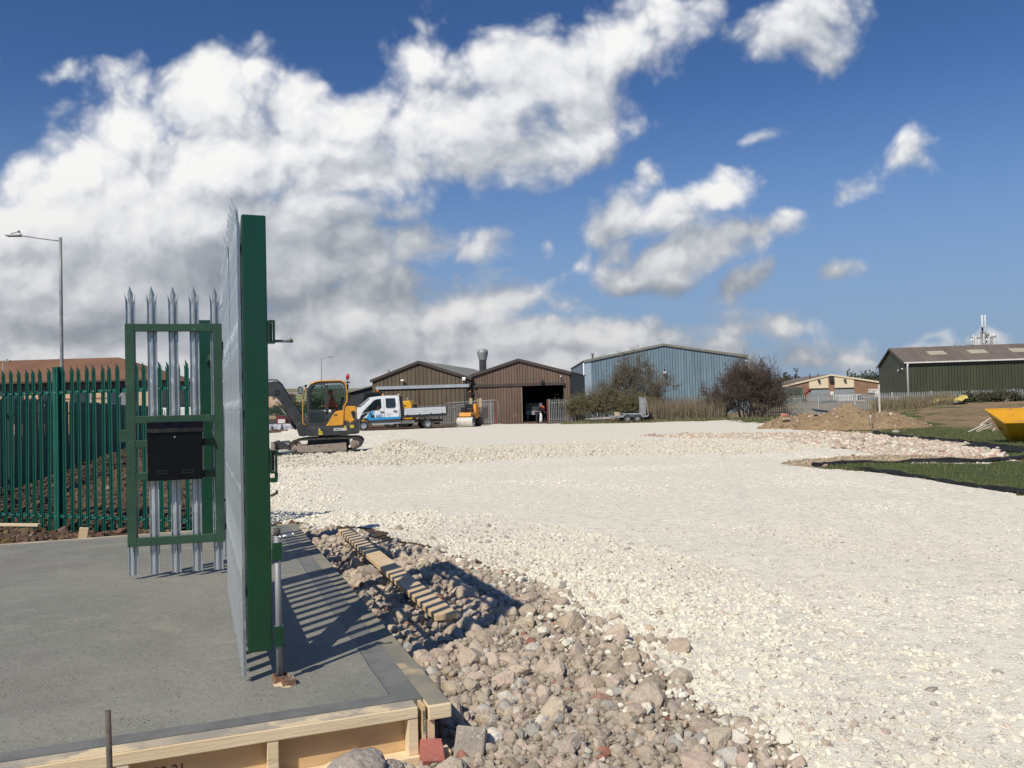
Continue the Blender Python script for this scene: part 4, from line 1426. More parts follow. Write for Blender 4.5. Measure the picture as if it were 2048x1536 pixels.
for x_, nm in ((3.05, 'floodlight'), (8.85, 'floodlight')):
    fl = MB().box(x_ - .15, x_ + .15, -.42, -.24, 3.93 + (.05 if x_ < 4 else -.05), 4.13).build(nm, [white_p], t, .01)
    MB().box(x_ - .03, x_ + .03, -.24, .0, 3.95, 4.02).build('bracket', [black_p], fl)
MB().tube([(1.05, 1.5, 4.2), (1.05, 1.5, 4.95)], .035, 6).box(.95, 1.15, 1.42, 1.6, 4.95, 5.1).build('aerial', [galv_old], t)

# --- right brown shed with the open doorway
c2 = D(943.5, 800, 75.2); c2.z = 0
t = gable('industrial_shed', 'brown clad shed with a wide open dark doorway', c2, EST, 9.0, 11.5, (4.32, 4.35), 5.63, 4.42, clad(brown2, .25, 1), roof_brown, brown_trim)
cl2 = clad(brown2, .25, 0)
MB().prism([(.0, 3.35), (9.0, 3.35), (9.0, 4.25), (4.42, 5.5), (.0, 4.22)], 0, .08).build('gable_wall', [cl2], t)
MB().box(0, 4.55, .001, .079, -.2, 3.349).build('front_wall', [cl2], t)
MB().box(8.42, 9.0, .001, .079, -.2, 3.349).build('front_wall', [cl2], t)
MB().box(2.48, 4.62, -.17, -.07, -.1, 3.22).build('sliding_door', [cl2], t)
MB().box(.6, 2.47, -.15, -.06, -.1, 3.22).build('sliding_door', [cl2], t)
MB().box(.25, 8.55, -.28, -.06, 3.23, 3.48).build('door_rail', [brown_trim], t)
MB().box(4.63, 4.69, -.16, -.06, -.1, 3.22).build('door_edge', [pm('tan_edge', (.36, .28, .20), None, 3, .6)], t)
fl = MB().box(6.45, 6.75, -.5, -.3, 3.42, 3.62).build('floodlight', [black_p], t)
MB().box(6.57, 6.63, -.3, -.0, 3.6, 3.7).build('bracket', [black_p], fl)
MB().sph((8.25, -.3, 3.98), .07, 6).tube([(8.25, -.3, 3.98), (8.2, 0, 4.1)], .02, 6).build('camera_light', [white_p], t)
MB().box(-.05, 9.3, .5, 12, -.15, .02).build('floor', [interior], t)
MB().box(.1, 8.9, 8.0, 8.1, .0, 4.2).build('inner_partition', [interior], t)
MB().tube([(9.06, .12, .0), (9.06, .12, 4.2)], .05, 8).build('downpipe', [black_p], t)
# what stands in the doorway
dq = D(1068, 835, 75.5); dq.z = 0
w_ = thing('workbench', 'grey workbench with a tray inside the open doorway', 'workbench', dq, EST)
MB().box(-.75, .75, 0, .7, .62, .98).build('tray', [pm('pale_grey_paint', (.30, .33, .33), (.24, .26, .27), 3, .6)], w_, .01)
for sx in (-.65, .55):
    MB().box(sx, sx + .1, .05, .65, 0, .62).build('leg', [galv_old], w_)
MB().box(-.8, .8, .05, .12, .98, 1.7).build('back_frame', [dark_grey], w_)
MB().box(-.6, .6, .1, .6, .981, 1.08).build('sheet_stack', [pm('cardboard', (.35, .28, .20), None, 3, .9)], w_)

# --- ventilation cowl standing between the two sheds
vc = D(966, 745, 83); vc.z = 4.2
v_ = thing('roof_vent', 'grey conical metal extraction cowl rising between the two brown sheds', 'vent', vc)
m = MB()


def lathe(mb, prof, n=20, mi=0, cx=0, cy=0, sm=True):
    vs = [(cx + r * math.cos(2 * math.pi * i / n), cy + r * math.sin(2 * math.pi * i / n), z) for r, z in prof for i in range(n)]
    fs = [(j * n + i, j * n + (i + 1) % n, (j + 1) * n + (i + 1) % n, (j + 1) * n + i) for j in range(len(prof) - 1) for i in range(n)]
    return mb.add(vs, fs, mi, sm)


lathe(m, [(.0, 0), (.36, 0), (.36, 1.92), (.40, 1.93)], 18)
m.build('flue', [galv_old], v_)
m = MB(); lathe(m, [(.40, 1.93), (.56, 2.60), (.56, 2.72), (.50, 2.9), (.40, 3.0), (.0, 3.02)], 18)
m.build('cowl', [galv_old], v_)

# --- dark low shed behind the digger
c3 = D(692, 800, 88); c3.z = 0
t = thing('low_shed', 'dark grey lean-to shed with a pale roof edge behind the digger', 'building', c3, 0)
MB().prism([(0, -.2), (4.6, -.2), (4.6, 4.2), (0, 3.15)], 0, 8).build('wall', [pm('dark_slate_cladding', (.035, .038, .042), None, .6, .6)], t)
MB().prism([(-.3, 3.12), (4.6, 4.25), (4.6, 4.42), (-.3, 3.27)], -.3, 8.2).build('roof', [cement_roof], t)

# --- blue warehouse
c4 = D(1171, 800, 96); c4.z = 0
t = gable('warehouse', 'large blue grey corrugated warehouse behind the bare bushes', c4, 0.0, 18.9, 22, (6.45, 6.55), 8.15, 9.15, clad(blue_clad, .30, 1), cement_roof, cement_roof, .12)
MB().prism([(.0, -.2), (18.9, -.2), (18.9, 6.45), (9.15, 8.0), (.0, 6.35)], 0, .08).build('gable_wall', [clad(blue_clad, .32, 0, .05, .62)], t)
MB().box(-.02, .75, -.04, -.003, 0, 6.4).build('corner_flashing', [pm('pale_blue_flashing', (.36, .46, .54), None, 1, .5)], t)
MB().tube([(-.12, -.05, 0), (-.12, -.05, 6.2)], .08, 8).build('downpipe', [white_p], t)
MB().tube([(18.95, -.1, 0), (18.95, -.1, 5.9), (18.6, -.1, 6.05)], .08, 8).box(18.6, 18.9, -.2, -.06, 5.45, 5.6).build('downpipe', [white_p], t)
fl = MB().box(9.0, 9.35, -.45, -.15, 4.75, 5.0).build('floodlight', [white_p], t)
MB().box(9.1, 9.35, -.4, -.02, 4.45, 4.74).box(9.15, 9.25, -.3, -.02, 5.0, 5.25).build('bracket', [black_p], fl)
vp = MB(); lathe(vp, [(.09, 6.3), (.09, 7.15), (.16, 7.16), (.18, 7.4), (.0, 7.42)], 10, cx=1.05, cy=1.0)
vp.build('flue', [galv_old], t)

# --- cream and brick unit
c5 = D(1562, 800, 131); c5.z = 0
t = gable('industrial_unit', 'brown brick industrial unit with cream panels and grey roller doors', c5, 0.0, 15.6, 12, (3.35, 3.75), 5.05, 8.0, brick_m, roof_brown, cream, .15)
MB().prism([(0, -.2), (15.6, -.2), (15.6, 3.65), (8.0, 4.95), (0, 3.25)], 0, .08).build('gable_wall', [brick_m], t)
for x0, x1 in ((4.5, 7.55), (8.55, 11.6)):
    za = 3.25 + (4.95 - 3.25) * x0 / 8.0 if x0 < 8 else 4.95 - (x0 - 8.0) * 1.3 / 7.6
    zb = 3.25 + 1.7 * x1 / 8.0 if x1 < 8 else 4.95 - (x1 - 8.0) * 1.3 / 7.6
    MB().prism([(x0, 2.95), (x1, 2.95), (x1, zb), (x0, za)], -.08, -.01).build('cream_panel', [cream], t)
    MB().box(x0, x1, -.06, -.01, 2.72, 2.94).build('lintel', [black_p], t)
    MB().box(x0, x1, -.05, -.01, 0, 2.71).build('roller_door', [clad(shutter, .12, 2, .02, .7)], t)
for x0, s_ in ((8.0, .3), (6.0, .14), (10.1, .14)):
    MB().box(x0 - s_, x0 + s_, -.5, -.1, 4.0, 4.0 + s_ * 2).build('floodlight', [black_p if s_ < .2 else dark_grey], t)
MB().box(7.75, 8.35, -.06, -.01, 1.75, 2.4).build('notice_board', [white_p], t)
for x0 in (5.75, 7.1):
    MB().tube([(x0, 3, 4.2), (x0, 3, 5.35)], .1, 8).build('flue', [pm('blue_black_flue', (.03, .04, .07), None, 2, .5)], t)
sg = MB().box(13.75, 15.5, -.25, -.15, 2.05, 2.65).build('sign_board', [white_d], t)
text('lettering', '* Storage', .34, letter_b, sg, TF(14.1, -.255, 2.22), .002)
MB().box(13.85, 14.05, -.256, -.25, 2.28, 2.46).build('emblem', [pm('red_emblem', (.6, .05, .04), None, 2, .5)], sg)
# green container, red duct, white tank in front of it
c6 = D(1552, 800, 118); c6.z = 0
cn = thing('storage_container', 'grey green steel container behind the grey fence', 'container', c6)
MB().box(0, 3.9, 0, 2.4, .05, 2.95).build('body', [clad(pm('grey_green_paint', (.12, .16, .125), None, 1, .6), .22, 0, .04, .7)], cn)
MB().box(-.03, 3.93, -.03, 2.43, 2.95, 3.05).build('roof_rim', [galv_old], cn)
rd_ = D(1611, 800, 120); rd_.z = 0
o = MB().tube([(0, 0, 0), (-.1, 0, 1.4), (.0, 0, 2.1), (.3, 0, 2.5), (.75, 0, 2.55)], [.22, .22, .24, .26, .30], 10).build('curved_duct', [red_p])
o.location = rd_; tag(o, 'dark red curved duct beside the left grey roller door', 'duct')
tk = thing('water_tank', 'round white tank beside the white pole and the sign', 'tank', D(1760, 800, 112) * 1.0)
tk.location.z = 0
m = MB(); lathe(m, [(.0, 0), (.7, 0), (.72, .2), (.72, 1.6), (.60, 2.0), (.3, 2.28), (.0, 2.32)], 18); m.build('shell', [white_d], tk)
m = MB(); lathe(m, [(.18, 2.30), (.18, 2.40), (.0, 2.41)], 12); m.build('lid', [white_p], tk)
ib = thing('bulk_tank', 'white plastic bulk tank behind the grey fence', 'tank', D(1790, 800, 84)); ib.location.z = .2
MB().box(-.48, .48, -.45, .45, .15, 1.15).build('bottle', [white_p], ib, .06)
m = MB()
for i in range(6):
    x_ = -.5 + i * .2
    m.box(x_ - .01, x_ + .01, -.5, -.48, .0, 1.18)
for z_ in (.15, .6, 1.16):
    m.box(-.5, .5, -.52, -.50, z_ - .01, z_ + .01)
m.build('cage', [galv_old], ib)

# --- green warehouse at the right
c7 = D(1812, 800, 87); c7.z = 0
WR = R(-11.5)
Wd, Ln = 11.8, 40
t = thing('warehouse', 'dark green clad warehouse with a brown roof and pale skylights', 'building', c7, WR)
MB().box(0, Ln, .0, .10, -.2, 4.95).build('long_wall', [clad(green_clad, .30, 0, .04, .75)], t)
MB().prism([(.101, -.2), (Wd - .1, -.2), (Wd - .1, 4.95), (Wd / 2, 6.72), (.101, 4.95)], -.0, .10, 0, 'x').build('gable_wall', [green_clad], t)
MB().box(0, Ln, Wd - .1, Wd, -.2, 4.95).build('back_wall', [green_clad], t)
MB().prism([(-.25, 4.93), (Wd / 2, 6.78), (Wd / 2, 6.88), (-.25, 5.03)], -.15, Ln, 0, 'x').prism([(Wd / 2 + .001, 6.78), (Wd + .25, 4.93), (Wd + .25, 5.03), (Wd / 2 + .001, 6.88)], -.15, Ln, 0, 'x').build('roof', [clad(roof_brown, .30, 0, .05, .8)], t)
for i in range(8):
    x0 = 3.1 + i * 4.05
    a_, b_ = .42, .66
    y0, y1 = -.25 + (Wd / 2 + .25) * a_, -.25 + (Wd / 2 + .25) * b_
    z0, z1 = 5.03 + 1.85 * a_, 5.03 + 1.85 * b_
    MB().prism([(y0, z0 + .012), (y1, z1 + .012), (y1, z1 + .04), (y0, z0 + .04)], x0, x0 + 1.75, 0, 'x').build('skylight', [skylight_m], t)
MB().box(-.1, Ln, -.38, -.26, 4.88, 5.02).build('gutter', [white_d], t)
MB().tube([(.22, -.14, 0), (.22, -.14, 4.55), (.22, -.30, 4.85)], .085, 8).build('downpipe', [white_p], t)
MB().prism([(0, 4.78), (Wd / 2, 6.62), (Wd / 2, 6.80), (0, 4.96)], -.19, -.151, 0, 'x').prism([(Wd / 2, 6.62), (Wd, 4.78), (Wd, 4.96), (Wd / 2, 6.80)], -.19, -.151, 0, 'x').build('bargeboard', [green_clad], t)
MB().tube([(-.25, 2.2, 4.2), (-.05, 2.2, 4.2)], .18, 10).build('vent_grille', [galv_old], t)
MB().sph((-.15, .45, 4.35), .09, 6).build('floodlight', [white_p], t)
MB().box(11.3, 13.6, -.10, -.001, .0, 2.3).build('loading_door', [red_p], t)

# --- phone mast behind it
ms = D(1966, 690, 112)
bz = ms.copy(); bz.z = 0
t = thing('phone_mast', 'lattice phone mast with white antennas rising behind the green warehouse', 'mast', bz)
top = 12.15
m = MB()
for (x_, y_) in ((-.38, -.3), (.38, -.3), (0, .4)):
    m.tube([(x_, y_, 0), (x_ * .9, y_ * .9, 9.8)], .09, 6)
z = .4
k_ = 0
while z < 9.6:
    a_ = [(-.38, -.3), (.38, -.3), (0, .4)]
    for i in range(3):
        p_, q_ = a_[i], a_[(i + 1) % 3]
        if k_ % 2: p_, q_ = q_, p_
        m.tube([(p_[0], p_[1], z), (q_[0], q_[1], z + .6)], .05, 4)
        m.tube([(p_[0], p_[1], z), (q_[0], q_[1], z)], .045, 4)
    z += .6; k_ += 1
m.build('lattice_tower', [galv_old], t)
MB().tube([(-1.55, 0, 8.05), (1.55, 0, 8.05)], .08, 6).tube([(-1.4, 0, 9.0), (1.5, 0, 9.1)], .08, 6).tube([(-1.4, -.4, 7.9), (1.2, .4, 7.9)], .08, 6).tube([(0, 0, 9.6), (0, 0, 10.7)], .12, 8).build('head_frame', [steel_dark], t)
for (x_, z0, z1, r_) in ((-.20, 10.45, 12.1, .13), (.22, 10.45, 12.1, .11), (-1.45, 8.1, 9.5, .09), (-1.15, 7.9, 9.3, .10), (-.05, 8.0, 9.6, .10), (1.55, 8.0, 9.5, .10), (.62, 8.1, 9.1, .12)):
    MB().tube([(x_, -.35, z0), (x_, -.35, z1)], r_, 8).build('antenna', [white_p if z1 > 12 else white_d], t, .01)
for (x_, z0, r_) in ((-1.75, 8.75, .19), (1.30, 9.30, .20), (.22, 8.72, .12), (.38, 9.4, .22)):
    MB().sph((x_, -.5, z0), r_, 7, 0, (1, .6, 1)).build('dish', [white_p if r_ < .21 else galv_old], t)
MB().box(.85, 1.3, -.2, .2, 7.95, 8.95).build('equipment_box', [pm('lilac_grey', (.42, .42, .46), None, 2, .6)], t)

# --- tiled building behind the left fence
t = thing('tiled_office', 'low office building with a hipped brown tiled roof and buff brick piers', 'building', (-30.6, 70, 0), 0)
MB().box(-46, 0, .0, 10, -.3, 4.45).build('wall', [cream_brick], t)
MB().box(-46, .02, -.03, 10.05, 3.75, 4.46).build('dark_fascia_band', [brown_trim], t)
for i in range(16):
    x0 = -2.2 - i * 2.85
    wn = MB().box(x0 - 1.35, x0, -.05, -.001, 1.0, 3.74).build('window', [window_m], t)
    MB().box(x0 - 1.42, x0 - 1.35, -.07, -.002, .95, 3.74).box(x0, x0 + .05, -.07, -.002, .95, 3.74).box(x0 - 1.349, x0 - .001, -.07, -.051, 2.45, 2.55).build('frame', [white_d if i % 3 else pm('blue_frame', (.05, .12, .3), None, 2, .5)], wn)
    MB().box(x0 - 2.85, x0 + .06, -.04, -.002, 2.95, 3.05).build('brick_band', [pm('red_band', (.35, .14, .09), None, 2, .8)], t)
m = MB()
o_ = .7
vs = [(-46, -o_, 4.45), (o_, -o_, 4.45), (o_, 10 + o_, 4.45), (-46, 10 + o_, 4.45), (-46, 5, 6.55), (-5.0, 5, 6.75)]
m.add(vs, [(0, 1, 5, 4), (1, 2, 5), (2, 3, 4, 5), (0, 4, 3), (0, 3, 2, 1)])
m.build('roof', [tile_roof], t)
MB().box(-46, o_ + .04, -o_ - .08, -o_ - .001, 4.36, 4.52).build('gutter', [pm('brown_gutter', (.12, .07, .05), None, 2, .5)], t)
# cream building and hedge seen under the digger's arm
o = thing('low_building', 'cream low building beyond the green fence under the digger arm', 'building', D(500, 800, 150)); o.location.z = 0
MB().box(0, 6.2, 0, 8, -.3, 4.4).build('wall', [cream_brick], o)
MB().prism([(-.3, 4.4), (6.5, 4.4), (5.5, 4.7), (.7, 4.7)], -.3, 8.3).build('roof', [roof_brown], o)


# ================================================================ PEOPLE
def skin(name, J, E_, mat, parent, root=0, sub=2):
    """J: list of (x, y, z, rx, ry); E_: edges; one continuous skinned surface"""
    me = bpy.data.meshes.new(name)
    me.from_pydata([j[:3] for j in J], E_, [])
    o = bpy.data.objects.new(name, me)
    S.collection.objects.link(o)
    o.parent = parent
    o.modifiers.new('skin', 'SKIN').use_smooth_shade = True
    sv = me.skin_vertices.new(name='') if len(me.skin_vertices) == 0 else me.skin_vertices[0]
    for i, j in enumerate(J):
        sv.data[i].radius = (j[3], j[4] if len(j) > 4 else j[3])
    sv.data[root].use_root = True
    o.modifiers.new('sub', 'SUBSURF').levels = sub
    o.modifiers['sub'].render_levels = sub
    me.materials.append(mat)
    return o


def person(label, loc, rz, P, top, legs, hat, hatname='hat', long_sleeve=True, group=None, shoes=black_p, hide_legs=False):
    """P: joints dict in local metres, facing -y"""
    t = thing('person', label, 'person', loc, rz, group)
    V = {k: Vector(v) for k, v in P.items()}
    order = ['pelvis', 'waist', 'chest', 'neck', 'head', 'crown',
             'shoulder_l', 'elbow_l', 'wrist_l', 'shoulder_r', 'elbow_r', 'wrist_r',
             'hip_l', 'knee_l', 'ankle_l', 'toe_l', 'hip_r', 'knee_r', 'ankle_r', 'toe_r']
    rad = dict(pelvis=.135, waist=.12, chest=.14, neck=.055, head=.088, crown=.070, shoulder_l=.062, elbow_l=.042, wrist_l=.028,
               shoulder_r=.062, elbow_r=.042, wrist_r=.028, hip_l=.090, knee_l=.060, ankle_l=.042, toe_l=.032, hip_r=.090, knee_r=.060, ankle_r=.042, toe_r=.032)
    J = [(*V[k], rad[k]) for k in order]
    ix = {k: i for i, k in enumerate(order)}
    Ed = [('pelvis', 'waist'), ('waist', 'chest'), ('chest', 'neck'), ('neck', 'head'), ('head', 'crown'),
          ('chest', 'shoulder_l'), ('shoulder_l', 'elbow_l'), ('elbow_l', 'wrist_l'), ('chest', 'shoulder_r'), ('shoulder_r', 'elbow_r'), ('elbow_r', 'wrist_r'),
          ('pelvis', 'hip_l'), ('hip_l', 'knee_l'), ('knee_l', 'ankle_l'), ('ankle_l', 'toe_l'), ('pelvis', 'hip_r'), ('hip_r', 'knee_r'), ('knee_r', 'ankle_r'), ('ankle_r', 'toe_r')]
    Ed = [(ix[a], ix[b]) for a, b in Ed]
    # hands: palm, four fingers and a thumb from its side
    for s_ in ('l', 'r'):
        w = V['wrist_' + s_]
        d = (w - V['elbow_' + s_]).normalized()
        sd_ = d.cross(Vector((0, 0, 1)))
        sd_ = sd_.normalized() if sd_.length > .1 else Vector((1, 0, 0))
        nn = d.cross(sd_)
        p = w + d * .055
        J.append((*p, .026)); pi = len(J) - 1
        Ed.append((ix['wrist_' + s_], pi))
        for q, (off, ln) in enumerate(((-.030, .062), (-.010, .075), (.010, .070), (.029, .055))):
            a_ = p + d * .028 + sd_ * off
            b_ = a_ + (d * .8 + nn * .5).normalized() * ln * .6
            c_ = b_ + (d * .2 + nn * .9).normalized() * ln * .5
            J += [(*a_, .010), (*b_, .009), (*c_, .007)]
            Ed += [(pi, len(J) - 3), (len(J) - 3, len(J) - 2), (len(J) - 2, len(J) - 1)]
        a_ = p + sd_ * -.034 - d * .01
        b_ = a_ + (d * .6 - sd_ * .5 + nn * .3).normalized() * .035
        J += [(*a_, .012), (*b_, .009)]
        Ed += [(pi, len(J) - 2), (len(J) - 2, len(J) - 1)]
    body = skin('body', J, Ed, skin_m, t)
    # face
    h = V['head']
    f = MB()
    f.sph((h.x, h.y - .095, h.z - .005), .017, 5, 0, (.8, 1, 1.3))
    f.build('nose', [skin_m], t)
    for s_ in (-1, 1):
        MB().sph((h.x + s_ * .032, h.y - .083, h.z + .015), .010, 5).build('eye', [letter_b], t)
        MB().sph((h.x + s_ * .088, h.y, h.z), .022, 5, 0, (.4, .8, 1.2)).build('ear', [skin_m], t)
    MB().sph((h.x, h.y - .083, h.z - .045), .022, 5, 0, (1, .3, .3)).build('mouth', [pm('lips', (.35, .14, .11), None, 2, .6)], t)
    k = [('waist', .155), ('chest', .175), ('neck', .075), ('shoulder_l', .088), ('elbow_l', .062), ('wrist_l', .045), ('shoulder_r', .088), ('elbow_r', .062), ('wrist_r', .045), ('pelvis', .16)]
    kk = {a: i for i, (a, _) in enumerate(k)}
    skin('jacket', [(*V[a], r) for a, r in k], [(kk[a], kk[b]) for a, b in (('pelvis', 'waist'), ('waist', 'chest'), ('chest', 'neck'), ('chest', 'shoulder_l'), ('shoulder_l', 'elbow_l'), ('elbow_l', 'wrist_l'), ('chest', 'shoulder_r'), ('shoulder_r', 'elbow_r'), ('elbow_r', 'wrist_r'))], top, t, root=kk['chest'])
    k = [('pelvis', .150), ('hip_l', .110), ('knee_l', .082), ('ankle_l', .068), ('hip_r', .110), ('knee_r', .082), ('ankle_r', .068)]
    kk = {a: i for i, (a, _) in enumerate(k)}
    skin('trousers', [(*V[a], r) for a, r in k], [(kk[a], kk[b]) for a, b in (('pelvis', 'hip_l'), ('hip_l', 'knee_l'), ('knee_l', 'ankle_l'), ('pelvis', 'hip_r'), ('hip_r', 'knee_r'), ('knee_r', 'ankle_r'))], legs, t)
    for s_ in ('l', 'r'):
        skin('boot', [(*V['ankle_' + s_], .055), (*(V['ankle_' + s_] + Vector((0, .02, -.05))), .05), (*V['toe_' + s_], .045)], [(0, 1), (1, 2)], shoes, t)
    m = MB()
    c = V['crown']
    m.sph((c.x, c.y + .012, c.z - .035), .104, 8, 0, (1, 1.08, .95))
    m.build(hatname, [hat], t)
    return t


def stand(lean=.1, bend=0.0, arm=.35, step=.1):
    y = -lean
    return dict(pelvis=(0, 0, .92), waist=(0, y * .4 - bend * .1, 1.08), chest=(0, y - bend * .3, 1.30 - bend * .05), neck=(0, y * 1.2 - bend * .45, 1.47 - bend * .10),
                head=(0, y * 1.3 - bend * .62, 1.60 - bend * .17), crown=(0, y * 1.3 - bend * .66, 1.68 - bend * .18),
                shoulder_l=(.19, y - bend * .35, 1.38 - bend * .08), elbow_l=(.24, y - .08 - bend * .4, 1.12 - bend * .1), wrist_l=(.14, y - arm - bend * .3, 1.02 - bend * .1),
                shoulder_r=(-.19, y - bend * .35, 1.38 - bend * .08), elbow_r=(-.24, y - .05 - bend * .4, 1.12 - bend * .1), wrist_r=(-.14, y - arm * .9 - bend * .3, 1.00 - bend * .1),
                hip_l=(.09, 0, .86), knee_l=(.10, -.03 - step, .47), ankle_l=(.10, .0 - step, .09), toe_l=(.11, -.14 - step, .035),
                hip_r=(-.09, 0, .86), knee_r=(-.10, -.02 + step, .47), ankle_r=(-.10, .03 + step, .09), toe_r=(-.11, -.11 + step, .035))


q = D(1074.5, 845, 69.2); q.z = gh(q.x, q.y)
person('person in dark clothes and a blue cap bending forward in the doorway', q, R(115), stand(.12, .35), navy, navy, pm('blue_cap', (.10, .18, .30), None, 5, .8), 'cap')
q = D(1087, 843, 69.8); q.z = gh(q.x, q.y)
person('person in an orange high visibility jacket beside the red gate post', q, R(-130), stand(.06, .18, .3), orange_hv, navy, hair_m, 'hair')
# pale sack between them
m = MB().tube([(0, 0, 0), (.01, 0, .25), (.02, 0, .6), (.0, 0, .80)], [.13, .15, .11, .05], 10)
o = m.build('sack', [white_d]); q = D(1082, 845, 69.0); o.location = (q.x, q.y, .02)
tag(o, 'white sack held upright between the two workers', 'sack')


def seated(arm=.45):
    return dict(pelvis=(0, 0, .0), waist=(0, .0, .17), chest=(0, -.05, .40), neck=(0, -.08, .57), head=(0, -.11, .70), crown=(0, -.12, .78),
                shoulder_l=(.19, -.06, .48), elbow_l=(.24, -.16, .24), wrist_l=(.20, -arm, .22), shoulder_r=(-.19, -.06, .48), elbow_r=(-.24, -.16, .24), wrist_r=(-.20, -arm, .22),
                hip_l=(.09, -.05, -.02), knee_l=(.12, -.46, .04), ankle_l=(.12, -.55, -.34), toe_l=(.12, -.68, -.40),
                hip_r=(-.09, -.05, -.02), knee_r=(-.12, -.46, .04), ankle_r=(-.12, -.55, -.34), toe_r=(-.12, -.68, -.40))


# ================================================================ THE DIGGER
q = D(659, 905, 31.6)
DG = thing('mini_excavator', 'yellow and dark grey tracked excavator working by the gravel heap', 'excavator', (q.x, q.y, .015), R(9))
kz = 1 / 443.0


def Z(*pts):
    """picture-survey units of the digger's side to metres"""
    return [((a - 1185) * kz, (1400 - b_) * kz) for a, b_ in pts]


def track(y0, y1):
    o_ = Z((560, 1330), (548, 1290), (575, 1230), (640, 1185), (760, 1165), (1000, 1160), (1300, 1155), (1640, 1158), (1720, 1180), (1755, 1230), (1725, 1300), (1600, 1372), (1480, 1405), (900, 1412), (700, 1405), (600, 1385))
    ctr = (sum(p[0] for p in o_) / len(o_), sum(p[1] for p in o_) / len(o_))
    inn = [(ctr[0] + (p[0] - ctr[0]) * .93, ctr[1] + (p[1] - ctr[1]) * .78) for p in o_]
    m = MB()
    n = len(o_)
    vs = [(p[0], y, p[1]) for y in (y0, y1) for p in o_] + [(p[0], y, p[1]) for y in (y0, y1) for p in inn]
    fs = []
    for i in range(n):
        j = (i + 1) % n
        fs += [(i, j, n + j, n + i), (2 * n + j, 2 * n + i, 3 * n + i, 3 * n + j), (i, 2 * n + i, 2 * n + j, j), (n + j, 3 * n + j, 3 * n + i, n + i)]
    m.add(vs, fs)
    # track lugs
    L = 0
    seg = [(Vector((o_[i][0], 0, o_[i][1])), Vector((o_[(i + 1) % n][0], 0, o_[(i + 1) % n][1]))) for i in range(n)]
    for a, b_ in seg:
        d = b_ - a
        c = int(d.length / .085) + 1
        for i in range(c):
            p = a + d * ((i + .5) / c)
            m.bar((p.x, y0 + .01, p.z), (p.x, y1 - .01, p.z), .035, .05, 0, tuple(d.normalized()))
    bm = bmesh.new()
    t = m.build('track', [rubber], DG)
    f = MB()
    f.prism(Z((650, 1290), (700, 1278), (1480, 1240), (1490, 1370), (1400, 1385), (700, 1395), (650, 1370)), y0 + .03, y1 - .03)
    f.build('track_frame', [dusty_steel], t, .01)
    s_ = MB()
    s_.tube([((1620 - 1185) * kz, y0 + .04, (1400 - 1268) * kz), ((1620 - 1185) * kz, y1 - .04, (1400 - 1268) * kz)], .175, 20)
    s_.tube([((1620 - 1185) * kz, y0 + .02, (1400 - 1268) * kz), ((1620 - 1185) * kz, y0 + .05, (1400 - 1268) * kz)], .07, 12)
    s_.build('sprocket', [dusty_steel], t)
    MB().tube([((620 - 1185) * kz, y0 + .05, (1400 - 1298) * kz), ((620 - 1185) * kz, y1 - .05, (1400 - 1298) * kz)], .16, 18).build('idler_wheel', [dusty_steel], t)
    for zx in (850, 1000, 1150, 1300):
        MB().tube([((zx - 1185) * kz, y0 + .05, .085), ((zx - 1185) * kz, y1 - .05, .085)], .07, 12).build('track_roller', [dusty_steel], t)
    MB().tube([((1055 - 1185) * kz, y0 + .022, (1400 - 1300) * kz), ((1055 - 1185) * kz, y0 + .031, (1400 - 1300) * kz)], .02, 10).build('grease_port', [black_p], t)
    bm.free()


track(-1.0, -.62)
track(.62, 1.0)
MB().box(-.75, .75, -.615, .615, .22, .5).tube([(0, 0, .48), (0, 0, .66)], .40, 20).build('undercarriage', [dark_grey], DG)
# dozer blade
bl = MB().prism(Z((262, 1360), (285, 1290), (290, 1225), (283, 1202), (320, 1200), (345, 1235), (340, 1300), (335, 1362)), -1.0, 1.0).build('dozer_blade', [dusty_steel], DG, .01)
for y_ in (-.55, .45):
    MB().prism(Z((330, 1215), (500, 1200), (525, 1222), (515, 1248), (430, 1260), (560, 1290), (640, 1300), (640, 1335), (340, 1335)), y_, y_ + .10).build('blade_arm', [dark_grey], bl, .006)
MB().tube([((500 - 1185) * kz, -.60, (1400 - 1225) * kz), ((500 - 1185) * kz, .60, (1400 - 1225) * kz)], .03, 10).build('blade_pin', [galv], bl)
# house
MB().prism(Z((858, 985), (858, 1115), (900, 1125), (1500, 1122), (1560, 1100), (1660, 1088), (1692, 1075), (1688, 870), (1640, 868), (1560, 925), (1470, 962), (1160, 975)), -.90, .90).build('turntable_skirt', [dark_grey], DG, .03, 3)
# counterweight, round at the back
m = MB()
pr = []
for i in range(13):
    a_ = -math.pi / 2 + math.pi * i / 12
    pr.append((.78 + .36 * math.cos(a_) ** .6 if math.cos(a_) > 0 else .78, .88 * math.sin(a_)))
m.prism(pr + [(.5, .88), (.5, -.88)], .66, 1.20, 0, 'z')
m.build('counterweight', [dark_grey], DG, .03, 2)
MB().prism(Z((1462, 940), (1450, 700), (1470, 650), (1500, 640), (1640, 648), (1662, 690), (1640, 750), (1640, 868), (1560, 922)), -.88, .20).build('engine_cover', [digger_yellow], DG, .03, 3)
MB().box(.62, 1.04, .21, .88, .95, 1.5).build('engine_cover', [digger_yellow], DG, .04, 3)
MB().prism(Z((1158, 962), (1200, 905), (1285, 765), (1330, 722), (1440, 708), (1440, 955)), -.905, -.55).build('side_panel', [digger_yellow], DG, .012)
MB().prism(Z((1565, 740), (1610, 720), (1640, 750), (1640, 860), (1600, 850)), -.89, -.86).build('rear_vent', [black_p], DG)
